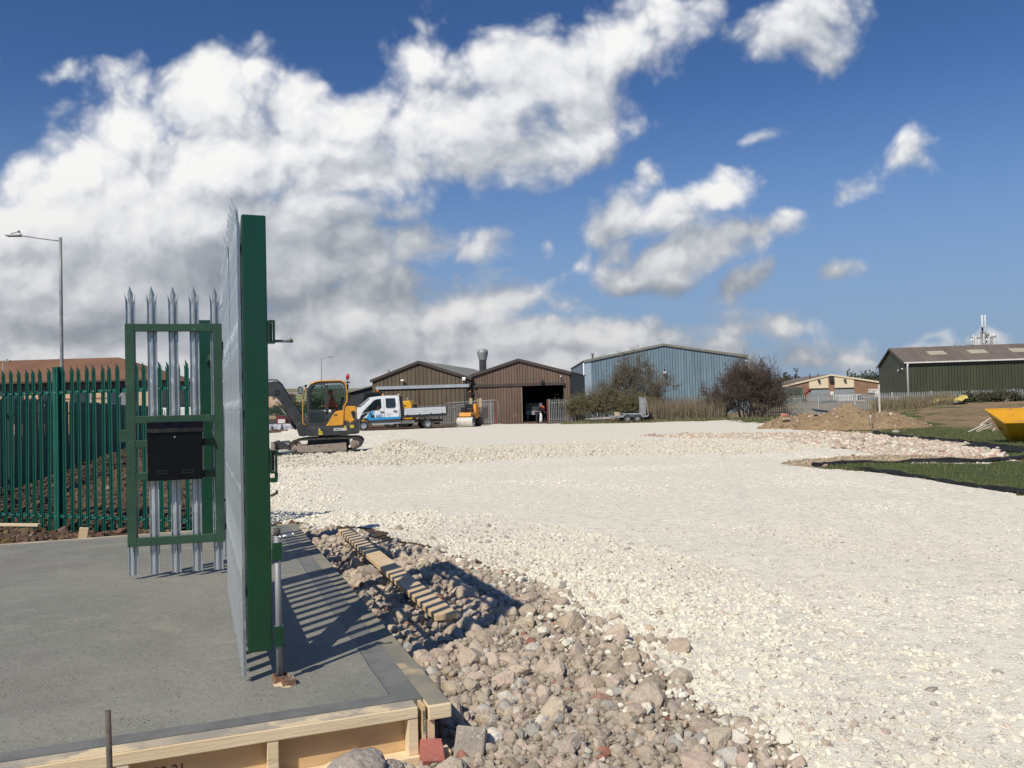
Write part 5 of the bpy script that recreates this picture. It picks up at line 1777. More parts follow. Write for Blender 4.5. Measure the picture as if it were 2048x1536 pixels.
for (a_, b_, c_, d_, col) in ((1040, 1070, 1000, 1035, 'y'), (1040, 1100, 1045, 1068, 'y'), (1040, 1105, 1078, 1102, 'y'), (1455, 1485, 970, 1040, 'y'), (1548, 1612, 955, 1005, 'y')):
    MB().box((a_ - 1185) * kz, (b_ - 1185) * kz, -.906, -.901, (1400 - d_) * kz, (1400 - c_) * kz).build('sticker', [pm('sticker_yellow', (.72, .56, .04), None, 4, .5)], DG)
text('lettering', 'ECR58D', .135, letter_w, DG, TF((1284 - 1185) * kz, -.903, (1400 - 1042) * kz), .003, .003)
text('lettering', '45B', .085, letter_b, DG, TF((1290 - 1185) * kz, -.909, (1400 - 796) * kz), .002, .002)
# cab: left half of the machine (towards the viewer)
Y0, Y1 = -.88, .08
cab = MB()
outer = Z((862, 962), (858, 400), (880, 330), (935, 262), (1010, 228), (1100, 218), (1400, 215), (1460, 235), (1500, 285), (1515, 420), (1512, 560), (1470, 640), (1440, 710), (1440, 962))


def ring(mb, outer, inner, y0, y1, mi=0):
    n = len(outer)
    vs = [(p[0], y, p[1]) for y in (y0, y1) for p in outer] + [(p[0], y, p[1]) for y in (y0, y1) for p in inner]
    fs = []
    for i in range(n):
        j = (i + 1) % n
        fs += [(i, j, n + j, n + i), (2 * n + j, 2 * n + i, 3 * n + i, 3 * n + j), (i, 2 * n + i, 2 * n + j, j), (n + j, 3 * n + j, 3 * n + i, n + i)]
    mb.add(vs, fs, mi)


def shrink(poly, d):
    cx_ = sum(p[0] for p in poly) / len(poly); cy_ = sum(p[1] for p in poly) / len(poly)
    out = []
    for p in poly:
        v = Vector((p[0] - cx_, p[1] - cy_))
        l = v.length
        out.append((cx_ + v.x * (1 - d / l), cy_ + v.y * (1 - d / l)))
    return out


for (ya, yb) in ((Y0, Y0 + .05), (Y1 - .05, Y1)):
    ring(cab, outer, shrink(outer, .10), ya, yb)
cab.prism(Z((935, 262), (1010, 228), (1100, 218), (1400, 215), (1460, 235), (1440, 260), (1400, 245), (1100, 248), (1020, 258), (960, 285)), Y0 + .051, Y1 - .051)
cab.box((862 - 1185) * kz, (1440 - 1185) * kz, Y0 + .02, Y1, .99, 1.06)
cab.build('cab_frame', [dark_grey], DG, .008)
# orange roof and front tube
tb = [(p[0], Y0 - .012, p[1]) for p in Z((905, 300), (935, 262), (1010, 232), (1090, 222), (1400, 220), (1455, 240), (1492, 290), (1512, 420), (1508, 560), (1462, 640), (1446, 720), (1440, 950))]
MB().tube(tb, .026, 8).build('cab_trim_tube', [digger_yellow], DG)
tb = [(p[0], Y0 + .12, p[1]) for p in Z((870, 335), (830, 345), (800, 480), (790, 700), (788, 880), (800, 925), (840, 930))]
MB().tube(tb, .022, 8).build('front_grab_tube', [digger_yellow], DG)
MB().prism(Z((905, 300), (935, 258), (1010, 226), (1090, 214), (1400, 211), (1462, 232), (1440, 236), (1090, 222), (1010, 236)), Y0 + .02, Y1).build('roof_panel', [digger_yellow], DG)
# door with its frame and panes
dout = Z((872, 950), (872, 420), (895, 340), (950, 285), (1030, 262), (1165, 258), (1165, 910), (1130, 950))
din1 = Z((895, 685), (900, 420), (920, 350), (965, 305), (1035, 285), (1145, 285), (1145, 640), (1120, 685))
dr = MB()
dr.prism(Z((872, 950), (872, 690), (1165, 690), (1165, 910), (1130, 950)), Y0 - .006, Y0 + .02)
dr.prism(Z((872, 689), (872, 420), (895, 340), (898, 345), (898, 689)), Y0 - .006, Y0 + .02)
dr.prism(Z((895, 340), (950, 285), (1030, 262), (1165, 258), (1165, 286), (1036, 286), (966, 306), (920, 348)), Y0 - .006, Y0 + .02)
dr.prism(Z((1146, 287), (1190, 287), (1190, 690), (1146, 689)), Y0 - .006, Y0 + .02)
door = dr.build('door', [dark_grey], DG, .004)
MB().prism(Z((898, 688), (900, 420), (920, 350), (965, 307), (1035, 287), (1145, 287), (1145, 688)), Y0 + .004, Y0 + .010).build('pane', [glass('door_glass', alpha=.12)], door)
MB().prism(Z((895, 900), (895, 735), (1145, 735), (1150, 900)), Y0 - .012, Y0 - .0065).build('lower_pane', [window_m], door)
MB().tube([((1130 - 1185) * kz, Y0 - .02, (1400 - 700) * kz), ((1155 - 1185) * kz, Y0 - .02, (1400 - 725) * kz), ((1170 - 1185) * kz, Y0 - .02, (1400 - 705) * kz)], .012, 6).build('handle', [letter_w], door)
MB().box((1210 - 1185) * kz, (1245 - 1185) * kz, Y0 - .01, Y0 - .002, (1400 - 735) * kz, (1400 - 695) * kz).build('sticker', [letter_w], DG)
MB().prism(Z((1191, 690), (1191, 258), (1205, 258), (1205, 690)), Y0 - .004, Y0 + .04).prism(Z((1191, 691), (1330, 691), (1285, 765), (1195, 905), (1191, 905)), Y0 - .004, Y0 + .04).build('door_pillar', [dark_grey], DG)
gl_ = glass('cab_glass', alpha=.15)
MB().prism(Z((1206, 670), (1206, 275), (1410, 270), (1450, 310), (1460, 420), (1455, 560), (1410, 660), (1380, 680)), Y0 + .012, Y0 + .018).build('side_window', [gl_], DG)
MB().prism(Z((885, 900), (885, 300), (1440, 270), (1470, 560), (1420, 680), (1420, 900)), Y1 - .02, Y1 - .014).build('far_window', [gl_], DG)
# seat, console and driver
st2 = MB().box(.05, .50, -.66, -.20, 1.30, 1.42).prism([(.42, 1.42), (.55, 1.42), (.62, 2.05), (.52, 2.08)], -.66, -.20).build('seat', [black_p], DG, .03)
MB().tube([(-.25, -.62, 1.06), (-.18, -.6, 1.55), (-.16, -.6, 1.62)], .025, 8).tube([(-.25, -.25, 1.06), (-.18, -.25, 1.55), (-.16, -.25, 1.62)], .025, 8).box(-.5, -.40, -.7, -.1, 1.06, 1.50).build('control_levers', [black_p], DG)
# beacon, mirror, exhaust details
bc = MB().tube([(.755, -.55, 2.33), (.755, -.55, 2.72)], .018, 8).box(.68, .84, -.62, -.50, 2.58, 2.62).box(.62, .80, -.60, -.46, 2.46, 2.50).build('beacon_stalk', [black_p], DG)
m = MB(); lathe(m, [(.0, 2.72), (.065, 2.72), (.072, 2.80), (.06, 2.90), (.0, 2.935)], 14, cx=.755, cy=-.55); m.build('beacon_lens', [red_lens], bc)
mr_ = MB().tube([(-.76, Y0 + .12, 2.38), (-.80, Y0 + .05, 2.50), (-.86, Y0 + .0, 2.44)], .014, 6).box(-.79, -.72, Y0 + .05, Y0 + .14, 2.45, 2.54).build('mirror_arm', [black_p], DG)
MB().prism(Z((728, 425), (722, 330), (740, 305), (790, 308), (800, 330), (795, 425), (775, 435)), Y0 - .05, Y0 - .01).build('mirror', [black_p], mr_, .006)
MB().prism(Z((740, 415), (735, 335), (748, 320), (785, 322), (788, 335), (784, 418)), Y0 - .054, Y0 - .0505).build('mirror_glass', [pm('mirror_glass', (.55, .55, .5), None, 2, .1, .9)], mr_)
# swing post, boom, arm, bucket, rams (centre line offset to the far side of the cab)
BY = .02
MB().prism(Z((700, 905), (790, 900), (850, 930), (865, 1000), (860, 1120), (760, 1135), (700, 1125), (668, 1040), (650, 960)), BY - .18, BY + .18).build('swing_post', [dark_grey], DG, .015)
MB().tube([((820 - 1185) * kz, BY - .1, .70), ((870 - 1185) * kz, BY - .1, .78), ((900 - 1185) * kz, BY, .8)], .10, 10).build('swing_bracket', [dark_grey], DG)
boom_p = Z((845, 945), (770, 838), (640, 640), (490, 385), (405, 243), (365, 205), (330, 195), (180, 212), (0, 245), (-230, 330), (-262, 372), (-235, 410), (-60, 455), (100, 432), (250, 445), (350, 490), (430, 590), (560, 800), (640, 940), (690, 985), (790, 985))
bo = MB().prism(boom_p, BY - .13, BY + .13).build('boom', [dark_grey], DG, .012, 2)
text('lettering', 'VOLVO', .145, letter_w, bo, TF((-78 - 1185) * kz, BY - .132, (1400 - 378) * kz, 0, .06), .003, .006)
MB().box((305 - 1185) * kz, (390 - 1185) * kz, BY - .142, BY - .131, (1400 - 435) * kz, (1400 - 350) * kz).build('work_light', [black_p], bo)
for k_, (oy, dz_) in enumerate(((-.08, .03), (-.03, .05), (.04, .035))):
    MB().tube([(p[0], BY + oy, p[1] + dz_) for p in Z((-180, 300), (60, 225), (240, 190), (350, 195), (430, 270), (520, 430), (640, 620), (780, 830))], .016, 6).build('hydraulic_hose', [black_p], bo)
ram = MB().tube([(p[0], BY - .0, p[1]) for p in Z((400, 645), (648, 1010))], .062, 12).build('boom_ram', [dark_grey], DG)
MB().tube([(p[0], BY - .0, p[1]) for p in Z((275, 470), (400, 645))], .028, 10).build('ram_rod', [galv], ram)
arm = MB().prism(Z((-245, 330), (-190, 350), (-120, 430), (40, 1120), (30, 1190), (-30, 1200), (-70, 1130), (-260, 480), (-330, 300), (-300, 270)), BY - .09, BY + .09).build('dipper_arm', [dark_grey], DG, .01)
MB().tube([(p[0], BY, p[1]) for p in Z((-40, 300), (-300, 260))], .045, 10).tube([(p[0], BY + .0, p[1]) for p in Z((-300, 260), (-340, 250))], .02, 8).build('arm_ram', [galv_old], DG)
bk_ = MB().prism(Z((-60, 1160), (40, 1130), (120, 1180), (160, 1215), (185, 1300), (235, 1420), (215, 1430), (60, 1440), (-20, 1400), (-70, 1300)), BY - .33, BY + .33).build('bucket', [steel_dark], DG, .012)
for y_ in (-.28, -.1, .1, .28):
    MB().prism(Z((205, 1400), (260, 1435), (250, 1445), (200, 1432)), BY + y_ - .03, BY + y_ + .03).build('tooth', [galv_old], bk_)
dv = person('driver in orange jacket seated in the cab of the yellow digger', (0, 0, 0), 0, seated(.42), orange_hv, navy, orange_hv, 'hood')
dm = Matrix.Translation((q.x, q.y, .015)) @ Matrix.Rotation(R(9), 4, 'Z') @ Matrix.Translation((.22, -.43, 1.50))
dv.location = dm.translation
dv.rotation_euler = (0, 0, R(9) - math.pi / 2)

# ================================================================ THE TRUCK
q = D(786, 860, 60.5)
TRK = thing('dropside_truck', 'white double cab truck with a silver dropside bed and blue decals', 'truck', (q.x, q.y, .0), R(19))
tz = 1 / 268.0


def T(*pts):
    return [((a - 870) * tz, (937 - .032 * (a - 260) - b_) * tz) for a, b_ in pts]


TW = 1.0
side = T((132, 548), (150, 520), (205, 498), (300, 420), (405, 325), (470, 288), (660, 262), (925, 252), (955, 270), (968, 480), (975, 775), (420, 800), (385, 790), (370, 740), (300, 700), (220, 700), (180, 735), (160, 745), (138, 720))
cb = MB()
# tumblehome: the cab is narrower at the top
n = len(side)
zc = lambda z_: TW - .13 * max(0, min(1, (z_ - 1.2) / 1.1))
cb.add([(p[0], -zc(p[1]), p[1]) for p in side] + [(p[0], zc(p[1]), p[1]) for p in side], [tuple(range(n)), tuple(range(2 * n - 1, n - 1, -1))] + [(i, i + n, (i + 1) % n + n, (i + 1) % n) for i in range(n)])
body = cb.build('cab_body', [white_p, black_p], TRK)
# open the door windows right through the cab
ct = MB().prism(T((240, 592), (470, 356), (530, 334), (600, 328), (606, 488), (560, 534), (420, 552), (330, 578)), -1.3, 1.3, 1).build('cutter', [white_p, black_p])
ct.matrix_world = Matrix.Translation(TRK.location) @ Matrix.Rotation(R(19), 4, 'Z')
bo_ = body.modifiers.new('openings', 'BOOLEAN')
bo_.object = ct
bo_.solver = 'EXACT'
bpy.context.view_layer.update()
dg_ = bpy.context.evaluated_depsgraph_get()
nm_ = bpy.data.meshes.new_from_object(body.evaluated_get(dg_))
body.modifiers.clear()
body.data = nm_
bpy.data.objects.remove(ct)
bv_ = body.modifiers.new('bevel', 'BEVEL'); bv_.width = .02; bv_.segments = 2; bv_.limit_method = 'ANGLE'; bv_.angle_limit = R(40)


def side_patch(name, poly, mat, parent, off=.012, both=False):
    m = MB()
    for s_ in ((-1, 1) if both else (-1,)):
        vs = [(p[0], s_ * (zc(p[1]) + off), p[1]) for p in poly] + [(p[0], s_ * (zc(p[1]) - .03), p[1]) for p in poly]
        k_ = len(poly)
        m.add(vs, [tuple(range(k_)), tuple(range(2 * k_ - 1, k_ - 1, -1))] + [(i, i + k_, (i + 1) % k_ + k_, (i + 1) % k_) for i in range(k_)])
    return m.build(name, [mat], parent)


side_patch('door_window', T((222, 598), (470, 350), (530, 328), (605, 320), (612, 490), (560, 540), (420, 560), (330, 585)), glass('truck_glass', alpha=.28), TRK)
side_patch('rear_window', T((690, 312), (878, 306), (886, 440), (872, 478), (845, 492), (705, 498), (694, 480)), window_m, TRK)
side_patch('sill', T((318, 712), (380, 735), (972, 700), (974, 768), (390, 795), (365, 745)), dark_grey, TRK, .014)
side_patch('wheel_arch_trim', T((160, 745), (215, 640), (260, 605), (330, 590), (330, 620), (240, 700), (300, 690), (345, 715), (385, 795), (360, 790), (330, 735), (265, 715), (205, 740), (185, 790), (165, 775)), black_p, TRK, .013)
side_patch('decal_band', T((305, 690), (395, 580), (470, 565), (380, 690), (972, 660), (972, 700), (380, 736)), blue_p, TRK, .016)
side_patch('step_bar', T((420, 805), (975, 768), (975, 792), (425, 832)), pm('alloy', (.62, .63, .65), None, 4, .35, .8), TRK, .05)
for (a_, b_) in ((610, 575), (868, 555)):
    side_patch('door_handle', T((a_ - 35, b_ - 8), (a_ + 35, b_ - 10), (a_ + 30, b_ + 12), (a_ - 30, b_ + 12)), black_p, TRK, .035)
for a_ in (655, 945):
    side_patch('door_seam', T((a_, 330), (a_ + 3, 330), (a_ + 5, 690), (a_, 690)), black_p, TRK, .0125)
text('lettering', 'M', .34, letter_b, TRK, TF((395 - 870) * tz, -1.02, (937 - .032 * 140 - 690) * tz), .003, .012)
text('lettering', 'HD', .34, pm('logo_blue', (.06, .18, .42), None, 2, .4), TRK, TF((492 - 870) * tz, -1.02, (937 - .032 * 240 - 686) * tz), .003, .004)
for (yy_, s_, b_) in ((605, .07, 'mhd groundworks'), (640, .06, 'civil engineering')):
    text('lettering', b_, s_, pm('grey_lettering', (.25, .27, .30), None, 2, .5), TRK, TF((680 - 870) * tz, -1.02, (937 - .032 * 420 - yy_) * tz), .002, .001)
# windscreen and front
m = MB()
a_, b_ = T((215, 490))[0], T((412, 322))[0]
m.add([(a_[0] - .012, -.80, a_[1] + .02), (a_[0] - .012, .80, a_[1] + .02), (b_[0] - .012, .72, b_[1] + .015), (b_[0] - .012, -.72, b_[1] + .015)], [(0, 1, 2, 3)])
m.build('windscreen', [window_m], TRK)
g_ = T((130, 600), (145, 745))
MB().box(g_[0][0] - .04, g_[0][0] + .1, -.93, .93, g_[1][1] - .05, g_[0][1] - .12).build('bumper', [dark_grey], TRK, .03)
for s_ in (-.75, .75):
    MB().box(g_[0][0] - .045, g_[0][0] + .12, s_ - .18, s_ + .18, g_[0][1] - .1, g_[0][1] + .10).build('headlight', [pm('lamp_lens', (.6, .62, .65), None, 2, .1)], TRK, .02)
for s_ in (-1, 1):
    MB().box((330 - 870) * tz - .05, (330 - 870) * tz + .10, s_ * 1.02 - .13 * (s_ < 0), s_ * 1.02 + .13 * (s_ > 0), 1.35, 1.66).build('wing_mirror', [black_p], TRK, .02)



def wheel(parent, x, y, r, w, rimmat=None, sd=-1, hub=.5):
    t = MB()
    prof = [(r * .62, -w / 2), (r * .93, -w / 2), (r, -w * .36), (r, w * .36), (r * .93, w / 2), (r * .62, w / 2)]
    nn = 28
    vs = [(x + p[0] * math.cos(2 * math.pi * i / nn), y + p[1], r + p[0] * math.sin(2 * math.pi * i / nn)) for p in prof for i in range(nn)]
    fs = [(j * nn + i, (j + 1) * nn + i, (j + 1) * nn + (i + 1) % nn, j * nn + (i + 1) % nn) for j in range(5) for i in range(nn)]
    t.add(vs, fs, 0, True)
    o = t.build('wheel', [rubber], parent)
    h_ = MB()
    f_ = y + sd * w * .36
    prof = [(r * .63, f_ - sd * .0), (r * .55, f_ + sd * .01), (r * .5, f_ - sd * .05), (r * .28, f_ - sd * .045), (r * .22, f_ + sd * .02), (0, f_ + sd * .03)]
    vs = [(x + p[0] * math.cos(2 * math.pi * i / nn), p[1], r + p[0] * math.sin(2 * math.pi * i / nn)) for p in prof for i in range(nn)]
    fs = [(j * nn + i, (j + 1) * nn + i, (j + 1) * nn + (i + 1) % nn, j * nn + (i + 1) % nn) for j in range(5) for i in range(nn)]
    h_.add(vs, fs, 0, False)
    h_.build('rim', [rimmat or galv_old], o)
    return o


fx, rx = (263 - 870) * tz, (1515 - 870) * tz
for x_ in (fx, rx):
    wheel(TRK, x_, -.86, .345, .22, pm('alloy', (.62, .63, .65)))
    wheel(TRK, x_, .86, .345, .22, None, 1)
ar = [(rx + .46 * math.cos(a_), .36 + .46 * math.sin(a_)) for a_ in np.linspace(0.25, math.pi - .25, 10)]
ar2 = [(rx + .42 * math.cos(a_), .36 + .42 * math.sin(a_)) for a_ in np.linspace(math.pi - .25, .25, 10)]
for s_ in (-1, 1):
    MB().prism(ar + ar2, s_ * .98 - (.26 if s_ > 0 else 0), s_ * .98 + (.26 if s_ < 0 else 0)).build('mudguard', [black_p], TRK)
for s_ in (-.42, .34):
    MB().box((960 - 870) * tz, 3.66, s_, s_ + .08, .50, .68).build('chassis_rail', [black_p], TRK)
MB().box((975 - 870) * tz, (1250 - 870) * tz, -.92, -.5, .42, .66).build('tool_box', [pm('olive_grey', (.16, .17, .15), None, 3, .6)], TRK, .01)
MB().box(.45, 1.0, -.7, .3, .22, .42).build('fuel_tank', [black_p], TRK, .02)
bd = T((1045, 510), (1045, 635), (1870, 590), (1870, 462))
MB().box(.42, 3.78, -1.02, 1.02, .92, .985).build('bed_floor', [dark_grey], TRK)
MB().prism(bd, -1.045, -1.015).build('dropside', [pm('ribbed_alloy_side', (.70, .72, .74), (.62, .64, .67), 1.5, .4, .3)], TRK, .005)
MB().prism(bd, 1.015, 1.045).build('dropside', [pm('ribbed_alloy_side', (.7, .72, .74))], TRK, .005)
for f_ in (.33, .66):
    z0_ = bd[1][1] + (bd[0][1] - bd[1][1]) * f_
    MB().bar((bd[0][0] + .02, -1.048, z0_), (bd[3][0] - .02, -1.048, z0_ + .02), .006, .012).build('dropside_groove', [galv_old], TRK)
MB().prism(T((1871, 462), (1871, 600), (1895, 600), (1915, 455)), -1.04, 1.04).build('tailboard', [dark_grey], TRK)
MB().prism(T((975, 268), (1000, 268), (1045, 510), (1045, 660), (985, 690), (975, 660)), -1.0, 1.0).build('headboard', [black_p], TRK)
for x_ in (1110, 1340, 1572, 1800):
    p_ = T((x_, 628 - (x_ - 1110) * .055))[0]
    MB().box(p_[0] - .03, p_[0] + .03, -1.075, -1.046, p_[1] - .06, p_[1] + .06).build('latch', [black_p], TRK)
MB().prism(T((985, 640), (1890, 592), (1890, 640), (1000, 690)), -1.0, .99).build('subframe', [black_p], TRK)
MB().box(3.25, 3.35, -.9, .9, .30, .42).tube([(3.3, -.85, .42), (3.3, -.85, .9)], .03, 6).build('rear_bar', [black_p], TRK)
for x_, col in ((672, amber), (980, pm('cream_lens', (.8, .65, .45), None, 4, .3))):
    p_ = T((x_, 240))[0]
    m = MB(); lathe(m, [(0, p_[1] - .06), (.07, p_[1] - .06), (.07, p_[1] + .05), (0, p_[1] + .09)], 12, cx=p_[0], cy=-.3); m.build('beacon', [col], TRK)
td = person('driver in an orange jacket behind the side window of the white truck', (0, 0, 0), 0, seated(.40), orange_hv, navy, hair_m, 'hair')
tp = Matrix.Translation(TRK.location) @ Matrix.Rotation(R(19), 4, 'Z') @ Matrix.Translation((-1.10, -.55, 1.14))
td.location = tp.translation
td.rotation_euler = (0, 0, R(19) - math.pi / 2)

# ---------------------------------------------------------------- other machines
# black forklift like machine behind the truck
q = D(742, 845, 66); q.z = 0
fk = thing('telehandler', 'black telehandler parked behind the white truck', 'telehandler', q, R(12))
fk.scale = (1.12, 1.1, 1.1)
MB().prism([(-1.9, .5), (-1.7, .95), (-.7, 1.1), (-.45, 1.15), (1.9, 1.25), (2.1, .9), (2.0, .45)], -.9, .9).build('chassis', [pm('machine_yellow_far', (.60, .33, .04), None, 3, .5)], fk, .05)
cbm = MB()
for (x0, z0, x1, z1) in ((-.9, 1.1, -.35, 2.5), (.75, 1.2, .75, 2.5), (-.35, 2.5, .75, 2.5)):
    for y_ in (-.8, .15):
        cbm.bar((x0, y_, z0), (x1, y_, z1), .08, .08)
cbm.box(-.45, .85, -.85, .2, 2.46, 2.58).box(-.3, .7, -.7, .1, 1.1, 1.6)
cbm.build('cab_frame', [black_p], fk)
MB().prism([(-.85, 1.15), (.7, 1.2), (.7, 2.45), (-.33, 2.45)], -.78, -.77).build('cab_glass', [glass('dark_cab_glass', (.01, .012, .015), .8)], fk)
MB().bar((1.9, .6, 1.9), (-2.3, .6, 1.25), .24, .26).build('boom', [black_p], fk, .02)
MB().tube([(-1.55, -.85, 1.0), (-1.5, -.85, 2.3), (-1.35, -.85, 2.42)], .03, 6).box(-1.65, -1.35, -.9, -.8, 2.2, 2.45).build('mirror', [black_p], fk)
for x_ in (-1.3, 1.35):
    for y_ in (-.95, .95):
        wheel(fk, x_, y_, .52, .38, None, -1 if y_ < 0 else 1)
m = MB(); lathe(m, [(0, 2.58), (.07, 2.58), (.06, 2.74), (0, 2.76)], 10, cx=.5, cy=-.3); m.build('beacon', [amber], fk)
q = D(813, 845, 68); q.z = 0
yc_ = thing('compressor', 'yellow road compressor standing behind the truck bed', 'compressor', q, R(-8))
MB().prism([(-.62, .55), (-.66, 1.6), (-.5, 1.92), (.35, 1.98), (.52, 1.7), (.55, .55)], -.6, .6).build('canopy', [pm('compressor_yellow', (.80, .42, .03), (.7, .36, .03), 3, .4)], yc_, .06, 3)
MB().box(.05, .38, -.62, -.60, .7, 1.05).box(-.55, -.2, -.62, -.60, 1.3, 1.5).box(.0, .12, -.62, -.60, 1.55, 1.65).build('vent', [black_p], yc_)
MB().box(.53, .65, -.5, .5, .8, 1.7).box(-.8, .9, -.4, .4, .42, .549).build('frame', [dark_grey], yc_)
MB().tube([(.1, 0, 1.97), (.1, 0, 2.2)], .05, 8).build('exhaust', [galv_old], yc_)
yc_.scale = (1.25, 1.1, 1.08)
wheel(yc_, 0, -.7, .32, .18); wheel(yc_, 0, .7, .32, .18, None, 1)
# roller
q = D(939, 851, 63.8); q.z = 0.02
ro = thing('ride_on_roller', 'small orange ride on road roller with a white front drum', 'roller', q, R(-16))
MB().tube([(-.62, -.85, .36), (.62, -.85, .36)], .36, 28, 0, True, False).build('drum', [pm('drum_white', (.62, .60, .56), (.5, .48, .44), 4, .5)], ro, .01)
MB().tube([(-.60, .95, .34), (.60, .95, .34)], .34, 28, 0, True, False).build('drum', [rubber], ro, .01)
MB().box(-.66, -.62, -1.0, -.5, .30, .80).box(.62, .66, -1.0, -.5, .30, .80).box(-.66, .66, -.68, -.48, .74, .84).build('drum_yoke', [dark_grey], ro)
MB().prism([(-1.05, .78), (-1.0, 1.02), (-.55, 1.08), (1.1, 1.10), (1.2, .7), (.9, .6), (-.45, .6)], -.48, .48, 0, 'x').build('body', [pm('roller_orange', (.80, .34, .05), (.7, .28, .04), 3, .4)], ro, .03)
MB().box(-.48, .40, -.15, .35, 1.10, 1.22).box(-.46, .38, .22, .38, 1.22, 1.72).box(-.50, -.1, -.5, -.3, 1.1, 1.5).box(.0, .42, -.55, -.2, 1.1, 1.38).build('seat', [black_p], ro, .03)
MB().tube([(-.10, -.45, 1.1), (-.10, -.35, 1.6)], .025, 6).tube([(-.10 + .19 * math.cos(a_), -.35 + .12 * math.sin(a_), 1.62 + .08 * math.sin(a_)) for a_ in np.linspace(0, 6.28, 16)], .018, 6).build('steering_wheel', [black_p], ro)
MB().tube([(-.55, .6, .9), (-.55, .6, 2.46), (-.50, .6, 2.52), (.50, .6, 2.52), (.55, .6, 2.46), (.55, .6, .9)], .03, 8).build('roll_bar', [black_p], ro)
m = MB().tube([(-.08, .6, 2.52), (-.08, .6, 2.62)], .02, 6); lathe(m, [(0, 2.62), (.05, 2.62), (.05, 2.72), (0, 2.76)], 10, 1, cx=-.08, cy=.6); m.build('beacon', [black_p, amber], ro)
MB().prism([(.42, 1.0), (.60, 1.05), (.62, 1.6), (.50, 1.78), (.40, 1.6)], -.2, .6).build('side_tank', [pm('roller_orange', (.8, .34, .05))], ro, .03)
# timber stack / cream bags on a post behind it
o = thing('cream_bin', 'pair of cream tall boxes behind the ride on roller', 'box', D(953, 845, 69.3)); o.location.z = 0
MB().box(-.55, -.30, -.1, .15, 1.55, 2.22).build('box', [pm('tan_box', (.50, .40, .24), None, 3, .8)], o, .02)
MB().box(.10, .50, -.1, .15, 1.45, 2.18).build('box', [pm('tan_box', (.5, .4, .24))], o, .02)
MB().box(-.3, .1, -.05, .1, 0, 1.9).build('support', [dark_grey], o)

# trailer
q = D(1255, 845, 64.5); q.z = .0
tr = thing('plant_trailer', 'twin axle plant trailer with a raised ramp before the scrub', 'trailer', q, R(4))
for x_ in (-.17, .60):
    wheel(tr, x_, -.80, .29, .2); wheel(tr, x_, .80, .29, .2, None, 1)
MB().box(-1.35, 1.45, -.68, .68, .42, .50).bar((-1.35, -.70, .50), (-1.35, .70, .50), .06, .16).box(-1.35, 1.45, -.74, -.69, .40, .54).box(-1.35, 1.45, .69, .74, .40, .54).build('deck', [galv_old], tr)
MB().prism([(-.60, .44), (-.42, .66), (-.30, .70), (.80, .70), (.92, .64), (1.02, .44), (.96, .44), (.84, .62), (-.36, .64), (-.52, .44)], -.96, -.68).build('mudguard', [galv], tr)
MB().prism([(-.60, .44), (-.42, .66), (-.30, .70), (.80, .70), (.92, .64), (1.02, .44), (.96, .44), (.84, .62), (-.36, .64), (-.52, .44)], .68, .96).build('mudguard', [galv], tr)
rp = MB()
for y_ in (-.55, .05):
    rp.bar((1.20, y_, .5), (1.02, y_, 1.98), .06, .03).bar((1.20, y_ + .45, .5), (1.02, y_ + .45, 1.98), .06, .03)
    for i in range(12):
        f_ = i / 11
        rp.bar((1.20 - .18 * f_, y_, .55 + 1.38 * f_), (1.20 - .18 * f_, y_ + .45, .55 + 1.38 * f_), .03, .03)
rp2 = rp.build('ramp', [galv_old], tr)
MB().bar((.80, -.72, .5), (.86, -.72, 1.98), .07, .05).bar((1.50, -.72, .5), (1.28, -.72, 1.98), .07, .05).box(.86, 1.3, -.73, -.70, .6, 1.9).build('ramp', [galv_old], tr)
MB().bar((-1.35, -.45, .40), (-2.9, 0, .36), .08, .14).bar((-1.35, .45, .40), (-2.9, 0, .36), .08, .14).bar((-2.9, 0, .36), (-3.3, 0, .36), .12, .10).tube([(-2.35, 0, .2), (-2.35, 0, .82)], .035, 8).build('drawbar', [galv_old], tr)
jc = MB().box(-1.02, -.68, -.2, .1, .50, .82).build('jerry_can', [pm('cream_drum', (.55, .45, .28), None, 3, .6)]) 
jc.location = q; jc.rotation_euler = (0, 0, R(4))
tag(jc, 'small cream square drum standing on the trailer deck', 'drum')

# white bulk bags behind the digger
bagm = pm('white_woven_bag', (.50, .52, .56), (.36, .38, .42), 3, .7, 0, .8, 9)
for i in range(9):
    bm = bmesh.new()
    bmesh.ops.create_cube(bm, size=1)
    bmesh.ops.subdivide_edges(bm, edges=bm.edges, cuts=5, use_grid_fill=True)
    from mathutils import noise as mn
    for v in bm.verts:
        p = Vector(v.co)
        v.co *= 1 - .12 * (abs(p.z) * 2) ** 3
        v.co += Vector((mn.noise(p * 3 + Vector((i * 5, 0, 0))), mn.noise(p * 3 + Vector((0, i * 5, 0))), mn.noise(p * 4 + Vector((0, 0, i * 5))))) * .13
        v.co.z *= .62
    me = bpy.data.meshes.new('bulk_bag')
    bm.to_mesh(me); bm.free()
    me.materials.append(bagm)
    for f in me.polygons: f.use_smooth = True
    o = bpy.data.objects.new('bulk_bag', me)
    S.collection.objects.link(o)
    q = D(512 + i * 11.5 + (i % 3), 850, 62.5 + (i % 2) * .5)
    o.location = (q.x, q.y, .26); o.rotation_euler = (0, 0, i * .7); o.scale = (.95, .9, 1)
    tag(o, 'white plastic bulk bag in the row behind the digger', 'bag', 'white bulk bags behind the digger')
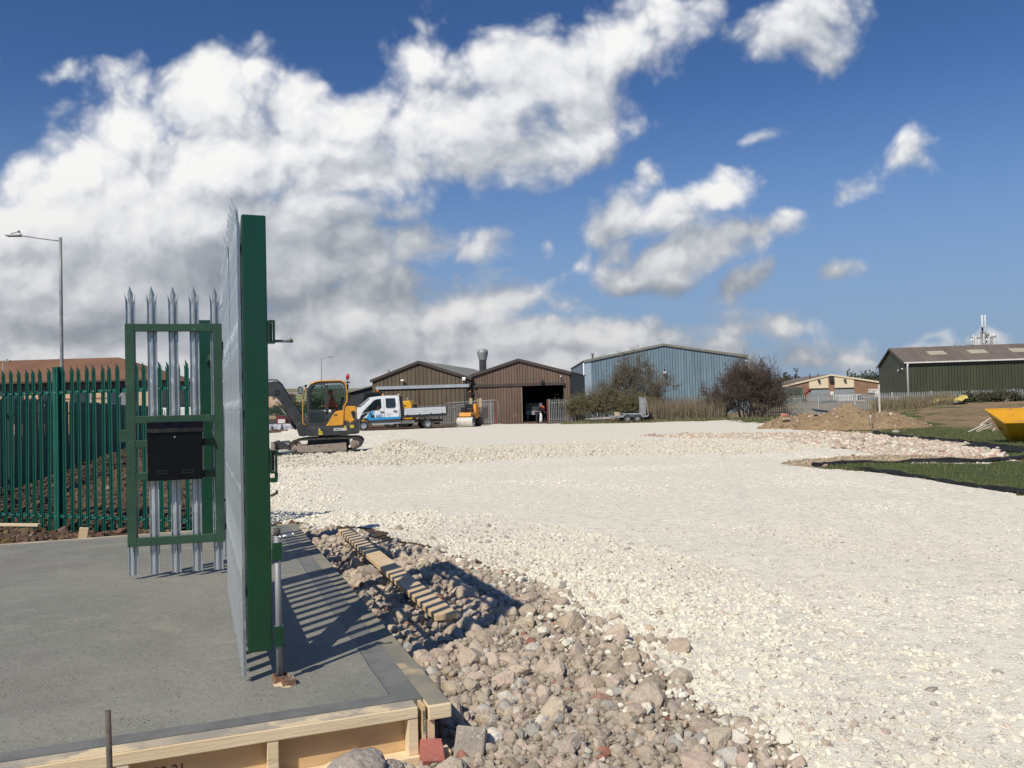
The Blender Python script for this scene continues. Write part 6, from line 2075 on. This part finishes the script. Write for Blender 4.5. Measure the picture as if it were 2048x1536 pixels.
for (px, lab) in ((565, 'dark red crate with white lettering behind the bulk bags'), (590, 'plain dark red crate beside the digger boom')):
    q = D(px, 850, 70)
    o = thing('red_crate', lab, 'crate', (q.x, q.y, 0))
    MB().box(-.45, .45, -.3, .3, .02, 1.05).build('body', [pm('dark_red_plastic', (.16, .02, .025), None, 3, .5)], o, .04)
    MB().box(-.48, .48, -.33, .33, 1.05, 1.14).build('rim', [pm('dark_red_plastic', (.16, .02, .025))], o, .02)
    if px == 565:
        MB().box(-.3, .3, -.31, -.301, .5, .85).build('label_plate', [white_d], o)
# parked vehicles far left, seen through the gate
def far_car(label, name, loc, rz, L_, H_, prof, mat):
    t = thing(name, label, 'van' if 'van' in name else 'car', loc, rz)
    MB().prism([(a_ * L_, b_ * H_) for a_, b_ in prof['body']], -.85, .85).build('body', [mat], t, .06, 2)
    for w_ in prof['win']:
        MB().prism([(a_ * L_, b_ * H_) for a_, b_ in w_], -.865, .865).build('window', [window_m], t)
    for x_ in (-.31, .31):
        for y_ in (-.78, .78):
            wheel(t, x_ * L_, y_, .31, .2, None, -1 if y_ < 0 else 1)
    return t


VAN = dict(body=[(-.5, .12), (-.5, .5), (-.44, .56), (-.32, .95), (-.25, 1.0), (.46, 1.0), (.5, .9), (.5, .12)], win=[[(-.41, .60), (-.31, .90), (-.17, .90), (-.17, .58)]])
CAR = dict(body=[(-.5, .15), (-.5, .5), (-.28, .62), (-.12, .98), (.25, 1.0), (.42, .66), (.5, .6), (.5, .15)], win=[[(-.24, .63), (-.11, .92), (.04, .94), (.04, .62)], [(.06, .62), (.06, .94), (.24, .94), (.36, .65)]])
q = D(1700, 810, 104); q.z = .1
far_car('long white van parked in front of the right grey roller door', 'white_van', q, math.pi, 3.5, 1.75, VAN, white_p)
q = D(1752, 806, 100); q.z = .1
far_car('blue car parked beside the white pole behind the grey fence', 'blue_car', q, 0, 2.6, 1.3, CAR, pm('blue_car_paint', (.06, .13, .20), None, 1, .3, .2, coat=.4))
q = D(1650, 815, 96); q.z = -.1
far_car('dark car parked behind the grey fence left of the large soil heap', 'dark_car', q, 0, 3.9, 1.25, CAR, pm('dark_car_paint', (.02, .025, .035), None, 1, .3, .2, coat=.4))
q = D(352, 812, 62); q.z = 0
far_car('pale van seen far off through the green frame of the gate', 'pale_van', q, 0, 4.2, 2.0, VAN, white_d)
o = thing('yellow_skip', 'low yellow container behind the fence beside the white pole', 'skip', D(1746, 812, 92)); o.location.z = .0
MB().prism([(-1.0, .1), (-1.3, .95), (1.3, .95), (1.0, .1)], -.6, .6).build('body', [pm('ochre_paint', (.55, .40, .10), None, 2, .6)], o)
MB().box(-1.33, 1.33, -.64, .64, .95, 1.02).build('rim', [pm('ochre_paint', (.55, .4, .1))], o)


# ================================================================ BARE TREES AND SCRUB
bark_g = pm('grey_brown_bark', (.16, .132, .095), (.11, .09, .066), 6, .9)
bark_r = pm('reddish_brown_twigs', (.110, .078, .062), (.078, .058, .048), 6, .9)
twig_g = pm('olive_twigs', (.21, .175, .10), (.14, .115, .065), 6, .9)
leaf_o = pm('small_olive_leaves', (.090, .095, .035), (.060, .070, .026), 3, .8)
leaf_d = pm('small_dark_leaves', (.045, .060, .025), (.035, .045, .02), 3, .8)


def twigs(seed, height, spread, stems, levels=5, base_r=.06, kids=(3, 5), droop=0.0, up=.25, leafn=0, leafm=None, start=.25, fan=1.0, lsize=.05, thin=1.0):
    """a bare shrub or tree: tapered limbs that fork down to fine twigs"""
    r = random.Random(seed)
    V, F_ = [], []
    tips = []

    def seg(p, q, ra, rb, n):
        d = (q - p)
        z = d.normalized()
        x = z.orthogonal().normalized()
        y = z.cross(x)
        o = len(V)
        for c, rad in ((p, ra), (q, rb)):
            for j in range(n):
                a = 6.283 * j / n
                V.append(tuple(c + (x * math.cos(a) + y * math.sin(a)) * rad))
        for j in range(n):
            k = (j + 1) % n
            F_.append((o + j, o + k, o + n + k, o + n + j))

    def grow(p, d, L, rad, lev):
        steps = 3 if lev < 2 else 2
        q = p
        pts = [p]
        for i in range(steps):
            d = (d + Vector((r.gauss(0, .16), r.gauss(0, .16), r.gauss(0, .12) + up * .12 - droop * .1 * lev))).normalized()
            q2 = q + d * (L / steps)
            ra = rad * (1 - .35 * i / steps); rb = rad * (1 - .35 * (i + 1) / steps)
            seg(q, q2, ra, rb, 5 if lev < 2 else 3)
            q = q2
            pts.append(q)
        if lev >= levels:
            tips.append(q)
            return
        nk = r.randint(*kids)
        for i in range(nk):
            t = r.uniform(.35, 1.0)
            f = t * steps
            k_ = min(int(f), steps - 1)
            b_ = pts[k_].lerp(pts[k_ + 1], f - k_)
            axis = Vector((r.gauss(0, 1), r.gauss(0, 1), r.gauss(0, .55))).normalized()
            nd = (d * .75 + axis * .85).normalized()
            if nd.z < -.25: nd.z *= .3
            grow(b_, nd.normalized(), L * r.uniform(.52, .78), max(.006 * thin, rad * .52), lev + 1)
    trunk_end = 0
    for s_ in range(stems):
        a = r.uniform(0, 6.283)
        o_ = Vector((math.cos(a), math.sin(a) * .6, 0)) * r.uniform(0, spread * .22)
        d = Vector((math.cos(a) * fan * r.uniform(.2, 1), math.sin(a) * fan * r.uniform(.2, .8), 1.1)).normalized()
        seg(o_ + Vector((0, 0, -.2)), o_ + d * height * start * .5, base_r * 1.15, base_r, 6)
        p = o_ + d * height * start * .5
        nf = r.randint(2, 3)
        for q_ in range(nf):
            dd_ = (d + Vector((r.gauss(0, .45), r.gauss(0, .4), r.uniform(-.1, .3)))).normalized()
            grow(p, dd_, height * r.uniform(.26, .36), base_r * .7, 1)
    LV, LF = [], []
    for _ in range(leafn):
        t = tips[r.randrange(len(tips))] + Vector((r.gauss(0, .08), r.gauss(0, .08), r.gauss(0, .08)))
        a = Vector((r.gauss(0, 1), r.gauss(0, 1), r.gauss(0, 1))).normalized() * lsize
        b_ = a.orthogonal().normalized() * lsize * .6
        o = len(LV)
        LV += [tuple(t - a), tuple(t + b_), tuple(t + a), tuple(t - b_)]
        LF.append((o, o + 1, o + 2, o + 3))
    return V, F_, LV, LF


def shrub(name, label, cat, loc, seed, height, spread, stems, barkm, group=None, leafn=0, leafm=None, trunk=False, **kw):
    V, F_, LV, LF = twigs(seed, height, spread, stems, leafn=leafn, **kw)
    # fit the outline to the surveyed size
    A = np.array(V)
    wx = np.percentile(np.abs(A[:, 0]), 98)
    hz = np.percentile(A[:, 2], 99.3)
    sx, sz_ = spread / 2 / wx, height / hz
    t = thing(name, label, cat, loc, 0, group)

    def mk(nm, V_, F2, mat):
        me = bpy.data.meshes.new(nm)
        B = np.array(V_) * np.array([sx, sx * .8, sz_])
        me.from_pydata(B.tolist(), [], F2)
        me.materials.append(mat)
        o = bpy.data.objects.new(nm, me)
        S.collection.objects.link(o)
        o.parent = t
        return o
    nst = 0
    z0 = height * .16 / sz_
    tr = [f for f in F_ if len(f) == 4 and max(A[i][2] for i in f) < z0]
    cr = [f for f in F_ if not max(A[i][2] for i in f) < z0]

    def sub(fs):
        ids = sorted({i for f in fs for i in f})
        mp = {a: b_ for b_, a in enumerate(ids)}
        return [V[i] for i in ids], [tuple(mp[i] for i in f) for f in fs]
    if tr:
        mk('trunk' if trunk else 'stems', *sub(tr), barkm)
    mk('crown' if trunk else 'twigs', *sub(cr), barkm)
    if LF:
        mk('foliage', LV, LF, leafm)
    return t


def at(px, dist, z=0.0):
    q = D(px, 800, dist)
    return (q.x, q.y, z)


shrub('hawthorn_tree', 'spreading dark bare tree standing before the left half of the blue warehouse', 'tree', at(1262, 67.5), 4, 5.5, 5.4, 4, bark_g, trunk=True, levels=6, kids=(4, 5), base_r=.09, leafn=5000, leafm=leaf_d, fan=1.2, lsize=.035, up=.1, thin=.9)
shrub('bare_bush', 'big dark reddish bare bush at the right corner of the blue warehouse', 'bush', at(1503, 66.5), 12, 4.6, 5.6, 13, bark_r, levels=5, kids=(4, 6), base_r=.055, leafn=3600, leafm=pm('dark_red_buds', (.06, .04, .03), None, 3, .8), fan=1.2, start=.18, up=.2)
shrub('bare_bush', 'lighter brown bare bush leaning out left of the big reddish bush', 'bush', at(1438, 66.0), 15, 2.9, 3.6, 8, bark_r, levels=5, kids=(3, 4), base_r=.045, fan=1.3, start=.18)
shrub('bare_tree', 'taller thin grey green bare tree behind the reddish bush', 'tree', at(1512, 70), 23, 5.1, 3.6, 4, twig_g, trunk=True, levels=6, kids=(3, 4), base_r=.06, fan=.8, leafn=700, leafm=leaf_o, lsize=.03)
for i, (px, hh, ww, dd_, lab) in enumerate(((1166, 2.35, 3.0, 68, 'olive twiggy bush beside the short grey gate'), (1205, 2.8, 3.2, 67.8, 'olive twiggy bush behind the trailer drawbar'), (1243, 2.55, 3.0, 67.2, 'olive brown bush behind the trailer deck and drum'), (1288, 2.35, 2.8, 66.8, 'brown bush behind the raised trailer ramp'))):
    shrub('scrub_bush', lab, 'bush', at(px, dd_), 31 + i, hh, ww, 12, twig_g, 'scrub bushes along the yard edge', levels=4, kids=(4, 5), base_r=.028, fan=1.2, start=.15, leafn=2600, leafm=leaf_o, lsize=.04, thin=1.2)
for i, (px, dd_, hh, ww, lab) in enumerate(((1574, 150, 4.6, 4.5, 'small dark round tree behind the reddish bush'), (1722, 175, 5.3, 7, 'dark round treetop above the brick unit roof'), (1756, 170, 5.0, 5, 'dark treetop beside the green warehouse gable'))):
    shrub('distant_tree', lab, 'tree', at(px, dd_), 51 + i, hh + 1.0, ww, 4, bark_g, 'trees behind the industrial units', trunk=True, levels=4, kids=(4, 5), base_r=.15, leafn=5200, leafm=leaf_d, lsize=.16)
shrub('distant_tree', 'faint bare treetop beyond the ridge of the green warehouse', 'tree', at(1915, 150), 57, 11.2, 9, 5, bark_r, 'trees behind the industrial units', trunk=True, levels=5, kids=(3, 4), base_r=.12)
for i, (px, dd_, hh, ww, lab) in enumerate(((600, 112, 2.6, 5, 'low olive bush beyond the green fence left of the cab'), (632, 114, 3.0, 4, 'olive bush beyond the green fence, nearest to the cab'), (575, 118, 2.5, 5, 'low brown bush beyond the green fence under the boom'))):
    shrub('hedge_bush', lab, 'bush', at(px, dd_), 61 + i, hh, ww, 8, twig_g, 'bushes beyond the distant green fence', levels=4, kids=(4, 5), base_r=.04, leafn=2500, leafm=leaf_o, lsize=.09, thin=2.0)
# bramble and rubbish along the right grey fence
for i, (px, dd_, hh, ww, zz, lab) in enumerate(((1957, 60.5, 1.05, 2.6, .62, 'dark bramble heap against the grey fence right of the yellow sheet'), (2010, 60.2, .9, 2.6, .78, 'dark bramble against the grey fence near the red door'))):
    shrub('bramble', lab, 'bush', at(px, dd_, zz), 71 + i, hh, ww, 10, bark_g, None, levels=4, kids=(4, 5), base_r=.02, leafn=1500, leafm=leaf_d, lsize=.05, fan=1.6, thin=1.4)

# tall dead stems between the bushes, and dry grass at the right fence
rd = np.random.default_rng(81)
n_ = 9000
px = rd.uniform(1285, 1450, n_)
dd_ = rd.uniform(64.8, 68.2, n_)
X = (px - 1024) / 1657 * dd_
h = rd.uniform(.7, 2.15, n_) * (1 + .25 * fb(X, dd_, .6, 82, 3))
blades('dead_stems', X, dd_, h, np.full(n_, .014), gb_dry, 'tall dead brown stems between the trailer ramp and the reddish bush', 'dead stems', lean=.16, seed=83)
n_ = 5200
px = rd.uniform(1745, 1905, n_)
dd_ = 60 + rd.uniform(-2.4, 1.6, n_) + (1905 - px) * .022
X = (px - 1024) / 1657 * dd_
h = rd.uniform(.35, 1.05, n_)
blades('dry_grass', X, dd_, h, np.full(n_, .018), gb_dry + gb[2:], 'dry straw coloured grass along the grey fence behind the soil heap', 'dry grass', lean=.45, seed=84)
n_ = 7000
px = rd.uniform(1120, 1570, n_)
dd_ = rd.uniform(63.6, 66, n_) - (px - 1120) * .003
X = (px - 1024) / 1657 * dd_
blades('rough_grass', X, dd_, rd.uniform(.05, .30, n_), np.full(n_, .018), gb + gb_dry[:1], 'rough grass along the foot of the scrub', 'grass', lean=.5, seed=85)

# ================================================================ HEAPS, SHEETS AND THE SKIP AT THE RIGHT
m_heap = nmat('heap_soil', lambda k, co: (k.mix(k.mr(k.noise(co, 8, 3, .6), .66, .72), k.mix(k.mr(k.noise(co, 1.3, 6, .65), .35, .65), (.37, .265, .155), (.27, .19, .112)), (.54, .44, .32)),
                                         k.n('ShaderNodeBump', ins={'Height': k.noise(co, 6, 8, .72), 'Strength': 1.0, 'Distance': .10}).outputs[0]))


HEAP_PTS = []


def heap(name, label, loc, rx, ry, h, seed, peaks, res=110, mat=None):
    t = MB()
    n = res
    xs = np.linspace(-1.15, 1.15, n + 1)
    Xg, Yg = np.meshgrid(xs * rx, xs * ry, indexing='ij')
    Hh = np.zeros_like(Xg)
    for (ax, ay, sx, sy, hh) in peaks:
        d = np.sqrt(((Xg - ax) / sx) ** 2 + ((Yg - ay) / sy) ** 2)
        Hh = np.maximum(Hh, hh * np.clip(1.05 - d, 0, 1) ** .92 * (1 - .12 * np.exp(-(d * 3) ** 2)))
    nz = fb(Xg + seed, Yg, .9, seed, 5) * .34 + fb(Xg + seed, Yg, 4.5, seed + 9, 3) * .10
    Hh = Hh + nz * np.clip(Hh / (h * .35), 0, 1) * h * .42
    Hh = np.where(Hh < .01, -.15, Hh)
    for i in range(n + 1):
        for j in range(n + 1):
            t.v.append((Xg[i, j], Yg[i, j], Hh[i, j]))
    for i in range(n):
        for j in range(n):
            a = i * (n + 1) + j
            if max(Hh[i, j], Hh[i + 1, j], Hh[i, j + 1], Hh[i + 1, j + 1]) > -.1:
                t.f.append([a, a + n + 1, a + n + 2, a + 1]); t.mi.append(0); t.sm.append(True)
    o = t.build(name, [mat or m_heap])
    o.location = loc
    gr = np.random.default_rng(seed + 200)
    ii, jj = gr.integers(1, n, 2600), gr.integers(1, n, 2600)
    ok = Hh[ii, jj] > .06
    ii, jj = ii[ok], jj[ok]
    HEAP_PTS.append((Xg[ii, jj] + loc[0] + gr.normal(0, .01, len(ii)), Yg[ii, jj] + loc[1], Hh[ii, jj] + loc[2]))
    return tag(o, label, 'soil heap')


q = D(1722, 830, 41.5); q.z = gh(q.x, q.y) - .05
heap('soil_heap', 'largest brown soil heap in front of the grey fence and white pole', q, 3.9, 2.6, 1.3, 3, [(-.55, .1, 2.0, 2.1, 1.42), (.9, -.1, 2.5, 2.1, .98), (-1.9, 0, 1.5, 1.7, .85)], 150)
q = D(1612, 838, 44.5); q.z = gh(q.x, q.y) - .05
heap('soil_heap', 'lower lumpy soil heap with pale stones left of the largest heap', q, 2.9, 2.2, .8, 17, [(-1.15, -.2, 1.5, 1.6, .84), (.1, .1, 1.7, 1.7, .95), (1.3, .1, 1.6, 1.6, .88)], 130)
# orange marking on the lower heap, boards on it
q = D(1569, 831, 43.2)
o = MB().prism([(-.20, -.02), (.18, -.03), (.21, .03), (.05, .06), (-.16, .04)], -.12, .12).build('orange_sheet', [pm('faded_orange_sheet', (.46, .20, .13), (.38, .17, .11), 5, .8)], None, .02)
o.location = q + Vector((0, 0, .02)); o.rotation_euler = (.5, .1, .1)
tag(o, 'faded orange scrap on the crest of the lower soil heap', 'scrap')
q = D(1643, 822, 44.0)
o = MB().box(-.45, .45, -.2, .2, -.02, .03).build('dark_board', [dark_grey]); o.location = q; o.rotation_euler = (.25, .12, .2)
tag(o, 'dark flat board lying on the ridge between the two soil heaps', 'board')
# stones and clods lying on the heaps
hx, hy, hz = (np.concatenate([p[i] for p in HEAP_PTS]) for i in range(3))
sz = np.clip(np.random.default_rng(92).gamma(3, .011, len(hx)), .01, .11)
stones('heap_stones', hx, hy, sz, pal(len(hx), (.34, .245, .155), .15, 93, [((.60, .52, .42), .16), ((.50, .28, .20), .03)]), gn_chunk, 8, .4, .8, hz - gh(hx, hy) - .01, seed=94, label='stones and clods scattered over the soil heaps', cat='stones')
# white pole, survey peg
q = at(1758.5, 52)
pp = thing('white_pole', 'tall white painted timber pole behind the largest soil heap', 'pole', q)
MB().box(-.045, .045, -.04, .04, -.2, 2.30).build('pole', [pm('pinkish_white_paint', (.74, .64, .58), (.66, .56, .50), 3, .7)], pp, .006)
MB().box(-.052, .052, -.048, .048, 2.30, 2.33).build('pole_cap', [white_d], pp)
q = D(1744, 858, 39.2)
o = MB().tube([(0, 0, -.1), (-.04, 0, .35), (-.06, 0, .62)], .008, 6).box(-.10, -.02, -.01, .01, .55, .66).build('survey_peg', [white_d])
o.location = q
tag(o, 'thin survey peg with a white tag in front of the largest heap', 'peg')
q = D(1792, 862, 36.5)
o = MB().sph((0, 0, 0), .14, 7, 0, (1.3, .9, .6)).build('rock', [conc]); o.location = (q.x, q.y, gh(q.x, q.y) + .04)
tag(o, 'grey rock at the foot of the largest soil heap', 'rock')


def ribbon(name, label, pts, w, mat, seed, lift=.05, ny=7, cat='membrane', fold=.06):
    P_ = []
    for a, b_ in zip(pts[:-1], pts[1:]):
        n = max(2, int((Vector(b_) - Vector(a)).length / .12))
        for i in range(n):
            P_.append(Vector(a).lerp(Vector(b_), i / n))
    P_.append(Vector(pts[-1]))
    m = MB()
    P2 = [sum(((P_[min(max(i + k, 0), len(P_) - 1)]) for k in range(-6, 7)), Vector((0, 0))) / 13 for i in range(len(P_))]
    for i, p in enumerate(P2):
        d = (P2[min(i + 1, len(P2) - 1)] - P2[max(i - 1, 0)]).normalized()
        nrm = Vector((-d.y, d.x))
        end = min(1, i / 8, (len(P2) - 1 - i) / 8)
        ww = w * (.75 + .5 * float(fb(np.array(i * .12), np.array(seed * 1.0), .7, seed, 3)) + .25) * (.3 + .7 * end)
        for j in range(ny + 1):
            t = j / ny - .5
            q = p + nrm * (t * ww)
            z = float(gh(q.x, q.y)) + lift * (1 - (2 * t) ** 2) * (1.2 + 1.5 * float(fb(np.array(i * .12), np.array(t), 1.6, seed + 3, 3))) + fold * float(fb(np.array(i * .12), np.array(t * 3), 2.2, seed + 5, 3)) + .02
            m.v.append((q.x, q.y, z))
    for i in range(len(P2) - 1):
        for j in range(ny):
            a = i * (ny + 1) + j
            m.f.append([a, a + 1, a + ny + 2, a + ny + 1]); m.mi.append(0); m.sm.append(True)
    o = m.build(name, [mat])
    sd2 = o.modifiers.new('thickness', 'SOLIDIFY'); sd2.thickness = .006
    return tag(o, label, cat)


def W2(*pts):
    return [(G(*p).x, G(*p).y) for p in pts]


ribbon('ground_membrane', 'black membrane edge between the lower grass and the white gravel', W2((1700, 940), (1760, 947), (1850, 959), (1940, 972), (2048, 988), (2200, 1016), (2400, 1058)), .20, membrane_m, 3, .03, fold=.03)
ribbon('ground_membrane', 'black membrane strip between the sandy strip and the lower grass', W2((1615, 936), (1680, 929), (1760, 925), (1860, 925), (1950, 926), (2010, 920), (2060, 914), (2200, 905)), .28, membrane_m, 7, .05, fold=.035)
ribbon('ground_membrane', 'wide black membrane sheet below the yellow skip', W2((1945, 888), (1990, 896), (2050, 903), (2200, 900)), 1.5, membrane_m, 9, .03)
ribbon('ground_membrane', 'thin black membrane edge between the pink hardcore and upper grass', W2((1745, 866), (1790, 872), (1850, 880), (1900, 883), (1950, 888)), .5, membrane_m, 12, .05)

# yellow skip
q = D(2083, 885, 26.2); q.z = float(gh(q.x, q.y))
sk = thing('open_skip', 'yellow open topped metal skip with a magenta bracket standing on grass', 'skip', q, R(-4))
yel = pm('skip_yellow', (.80, .42, .02), (.72, .36, .02), 1.5, .45, 0, .1, 8, coat=.15, c3=(.30, .20, .10), s3=2.4, f3=.64)
ydirt = pm('skip_inside', (.78, .44, .02), (.70, .38, .02), 2, .6, 0, .2, 10, c3=(.24, .16, .09), s3=1.3, f3=.56)
T0, B0 = 1.13, .50
x0, x1 = -1.10, 1.7
# front wall slopes back to the bottom, ends slope in
m = MB()
A_ = [(x0, 0, .68), (x1, 0, .68), (x1, 1.35, 1.08), (x0 + .08, 1.35, 1.08)]
Bt = [(x0 + .70, 1.0, .02), (x1 - .6, 1.0, .02), (x1 - .6, 1.25, .02), (x0 + .70, 1.25, .02)]
m.add(A_ + Bt, [(0, 4, 5, 1), (1, 5, 6, 2), (2, 6, 7, 3), (3, 7, 4, 0), (4, 7, 6, 5)])
o = m.build('shell', [yel], sk)
sdm = o.modifiers.new('thickness', 'SOLIDIFY'); sdm.thickness = .03; sdm.offset = -1
m = MB()
for i in range(4):
    m.bar(A_[i], A_[(i + 1) % 4], .06, .05)
m.build('rim', [yel], sk, .004)
m = MB()
IN = [(x0 + .50, .36, .12), (x1 - .45, .36, .12), (x1 - .45, 1.14, .35), (x0 + .50, 1.14, .30)]
m.add([(x0 + .42, .56, .34), (x1 - .3, .56, .34), (x1 - .25, 1.27, .80), (x0 + .75, 1.24, .66), (x0 + .36, 1.20, .46)], [(0, 1, 2, 3, 4)])
m.build('rubbish_fill', [m_heap], sk)
MB().prism([(-.18, .80), (.0, .93), (.12, .90), (.22, .62), (.10, .40), (-.02, .52), (-.10, .68)], -.06, .05).build('bracket', [pm('magenta_paint', (.55, .03, .22), (.45, .02, .18), 3, .4)], sk, .02)
# white plastic pipes and timber beside it
pw = pm('dirty_white_pipe', (.66, .62, .52), (.52, .48, .40), 8, .6)
for i, (pts, rr_, lab) in enumerate((
        ([(1936, 864), (1950, 858), (1965, 850), (1978, 847)], .022, 'long bent pale pipe beside the skip, lying lowest on the grass'),
        ([(1985, 834), (1966, 846), (1961, 850), (1963, 857), (1968, 862)], .024, 'hooked pale pipe rising beside the left end of the skip'),
        ([(1952, 862), (1968, 853), (1985, 846)], .018, 'short straight pale pipe in the bundle beside the skip'),
        ([(1954, 864), (1974, 856), (1984, 850)], .015, 'thin pale stick in the bundle beside the skip'),
        ([(1985, 863), (1990, 857)], .022, 'small pale offcut standing in the grass under the skip'),
        ([(2030, 824), (2050, 815)], .03, 'pale timber poking up behind the skip'))):
    base = 28.0 + .3 * i
    P3 = []
    for (a, b_) in pts:
        p = D(a, b_, base)
        P3.append(p)
    o = MB().tube([tuple(p - P3[0]) for p in P3], rr_, 8).build('pale_pipe', [pw])
    o.location = P3[0]
    tag(o, lab, 'pipe')
# yellow sheet over rubbish at the fence
q0 = D(1880, 812, 58.6)
m = MB()
prof = [(-1.75, .0), (-1.62, .45), (-1.35, .80), (-1.0, .98), (-.4, 1.02), (.2, .98), (.7, 1.04), (1.05, 1.22)]
ny = 6
for i in range(29):
    f_ = i / 28 * 7
    k_ = min(int(f_), 6)
    a_ = np.array(prof[k_]) * (1 - (f_ - k_)) + np.array(prof[k_ + 1]) * (f_ - k_)
    for j in range(ny + 1):
        t = j / ny
        m.v.append((a_[0], t * .9, a_[1] - .5 * max(0, .35 - t) + .05 * math.sin(i * 1.3 + j * 1.9)))
for i in range(28):
    for j in range(ny):
        a = i * (ny + 1) + j
        m.f.append([a, a + ny + 1, a + ny + 2, a + 1]); m.mi.append(0); m.sm.append(True)
o = m.build('yellow_sheet', [pm('yellow_tarpaulin', (.62, .50, .13), (.50, .40, .12), 3, .6)])
o.location = D(1908, 815, 58.8) + Vector((0, 0, -.35))
sdm = o.modifiers.new('thickness', 'SOLIDIFY'); sdm.thickness = .02
tag(o, 'yellow plastic sheet draped over rubbish by the grey fence', 'sheet')
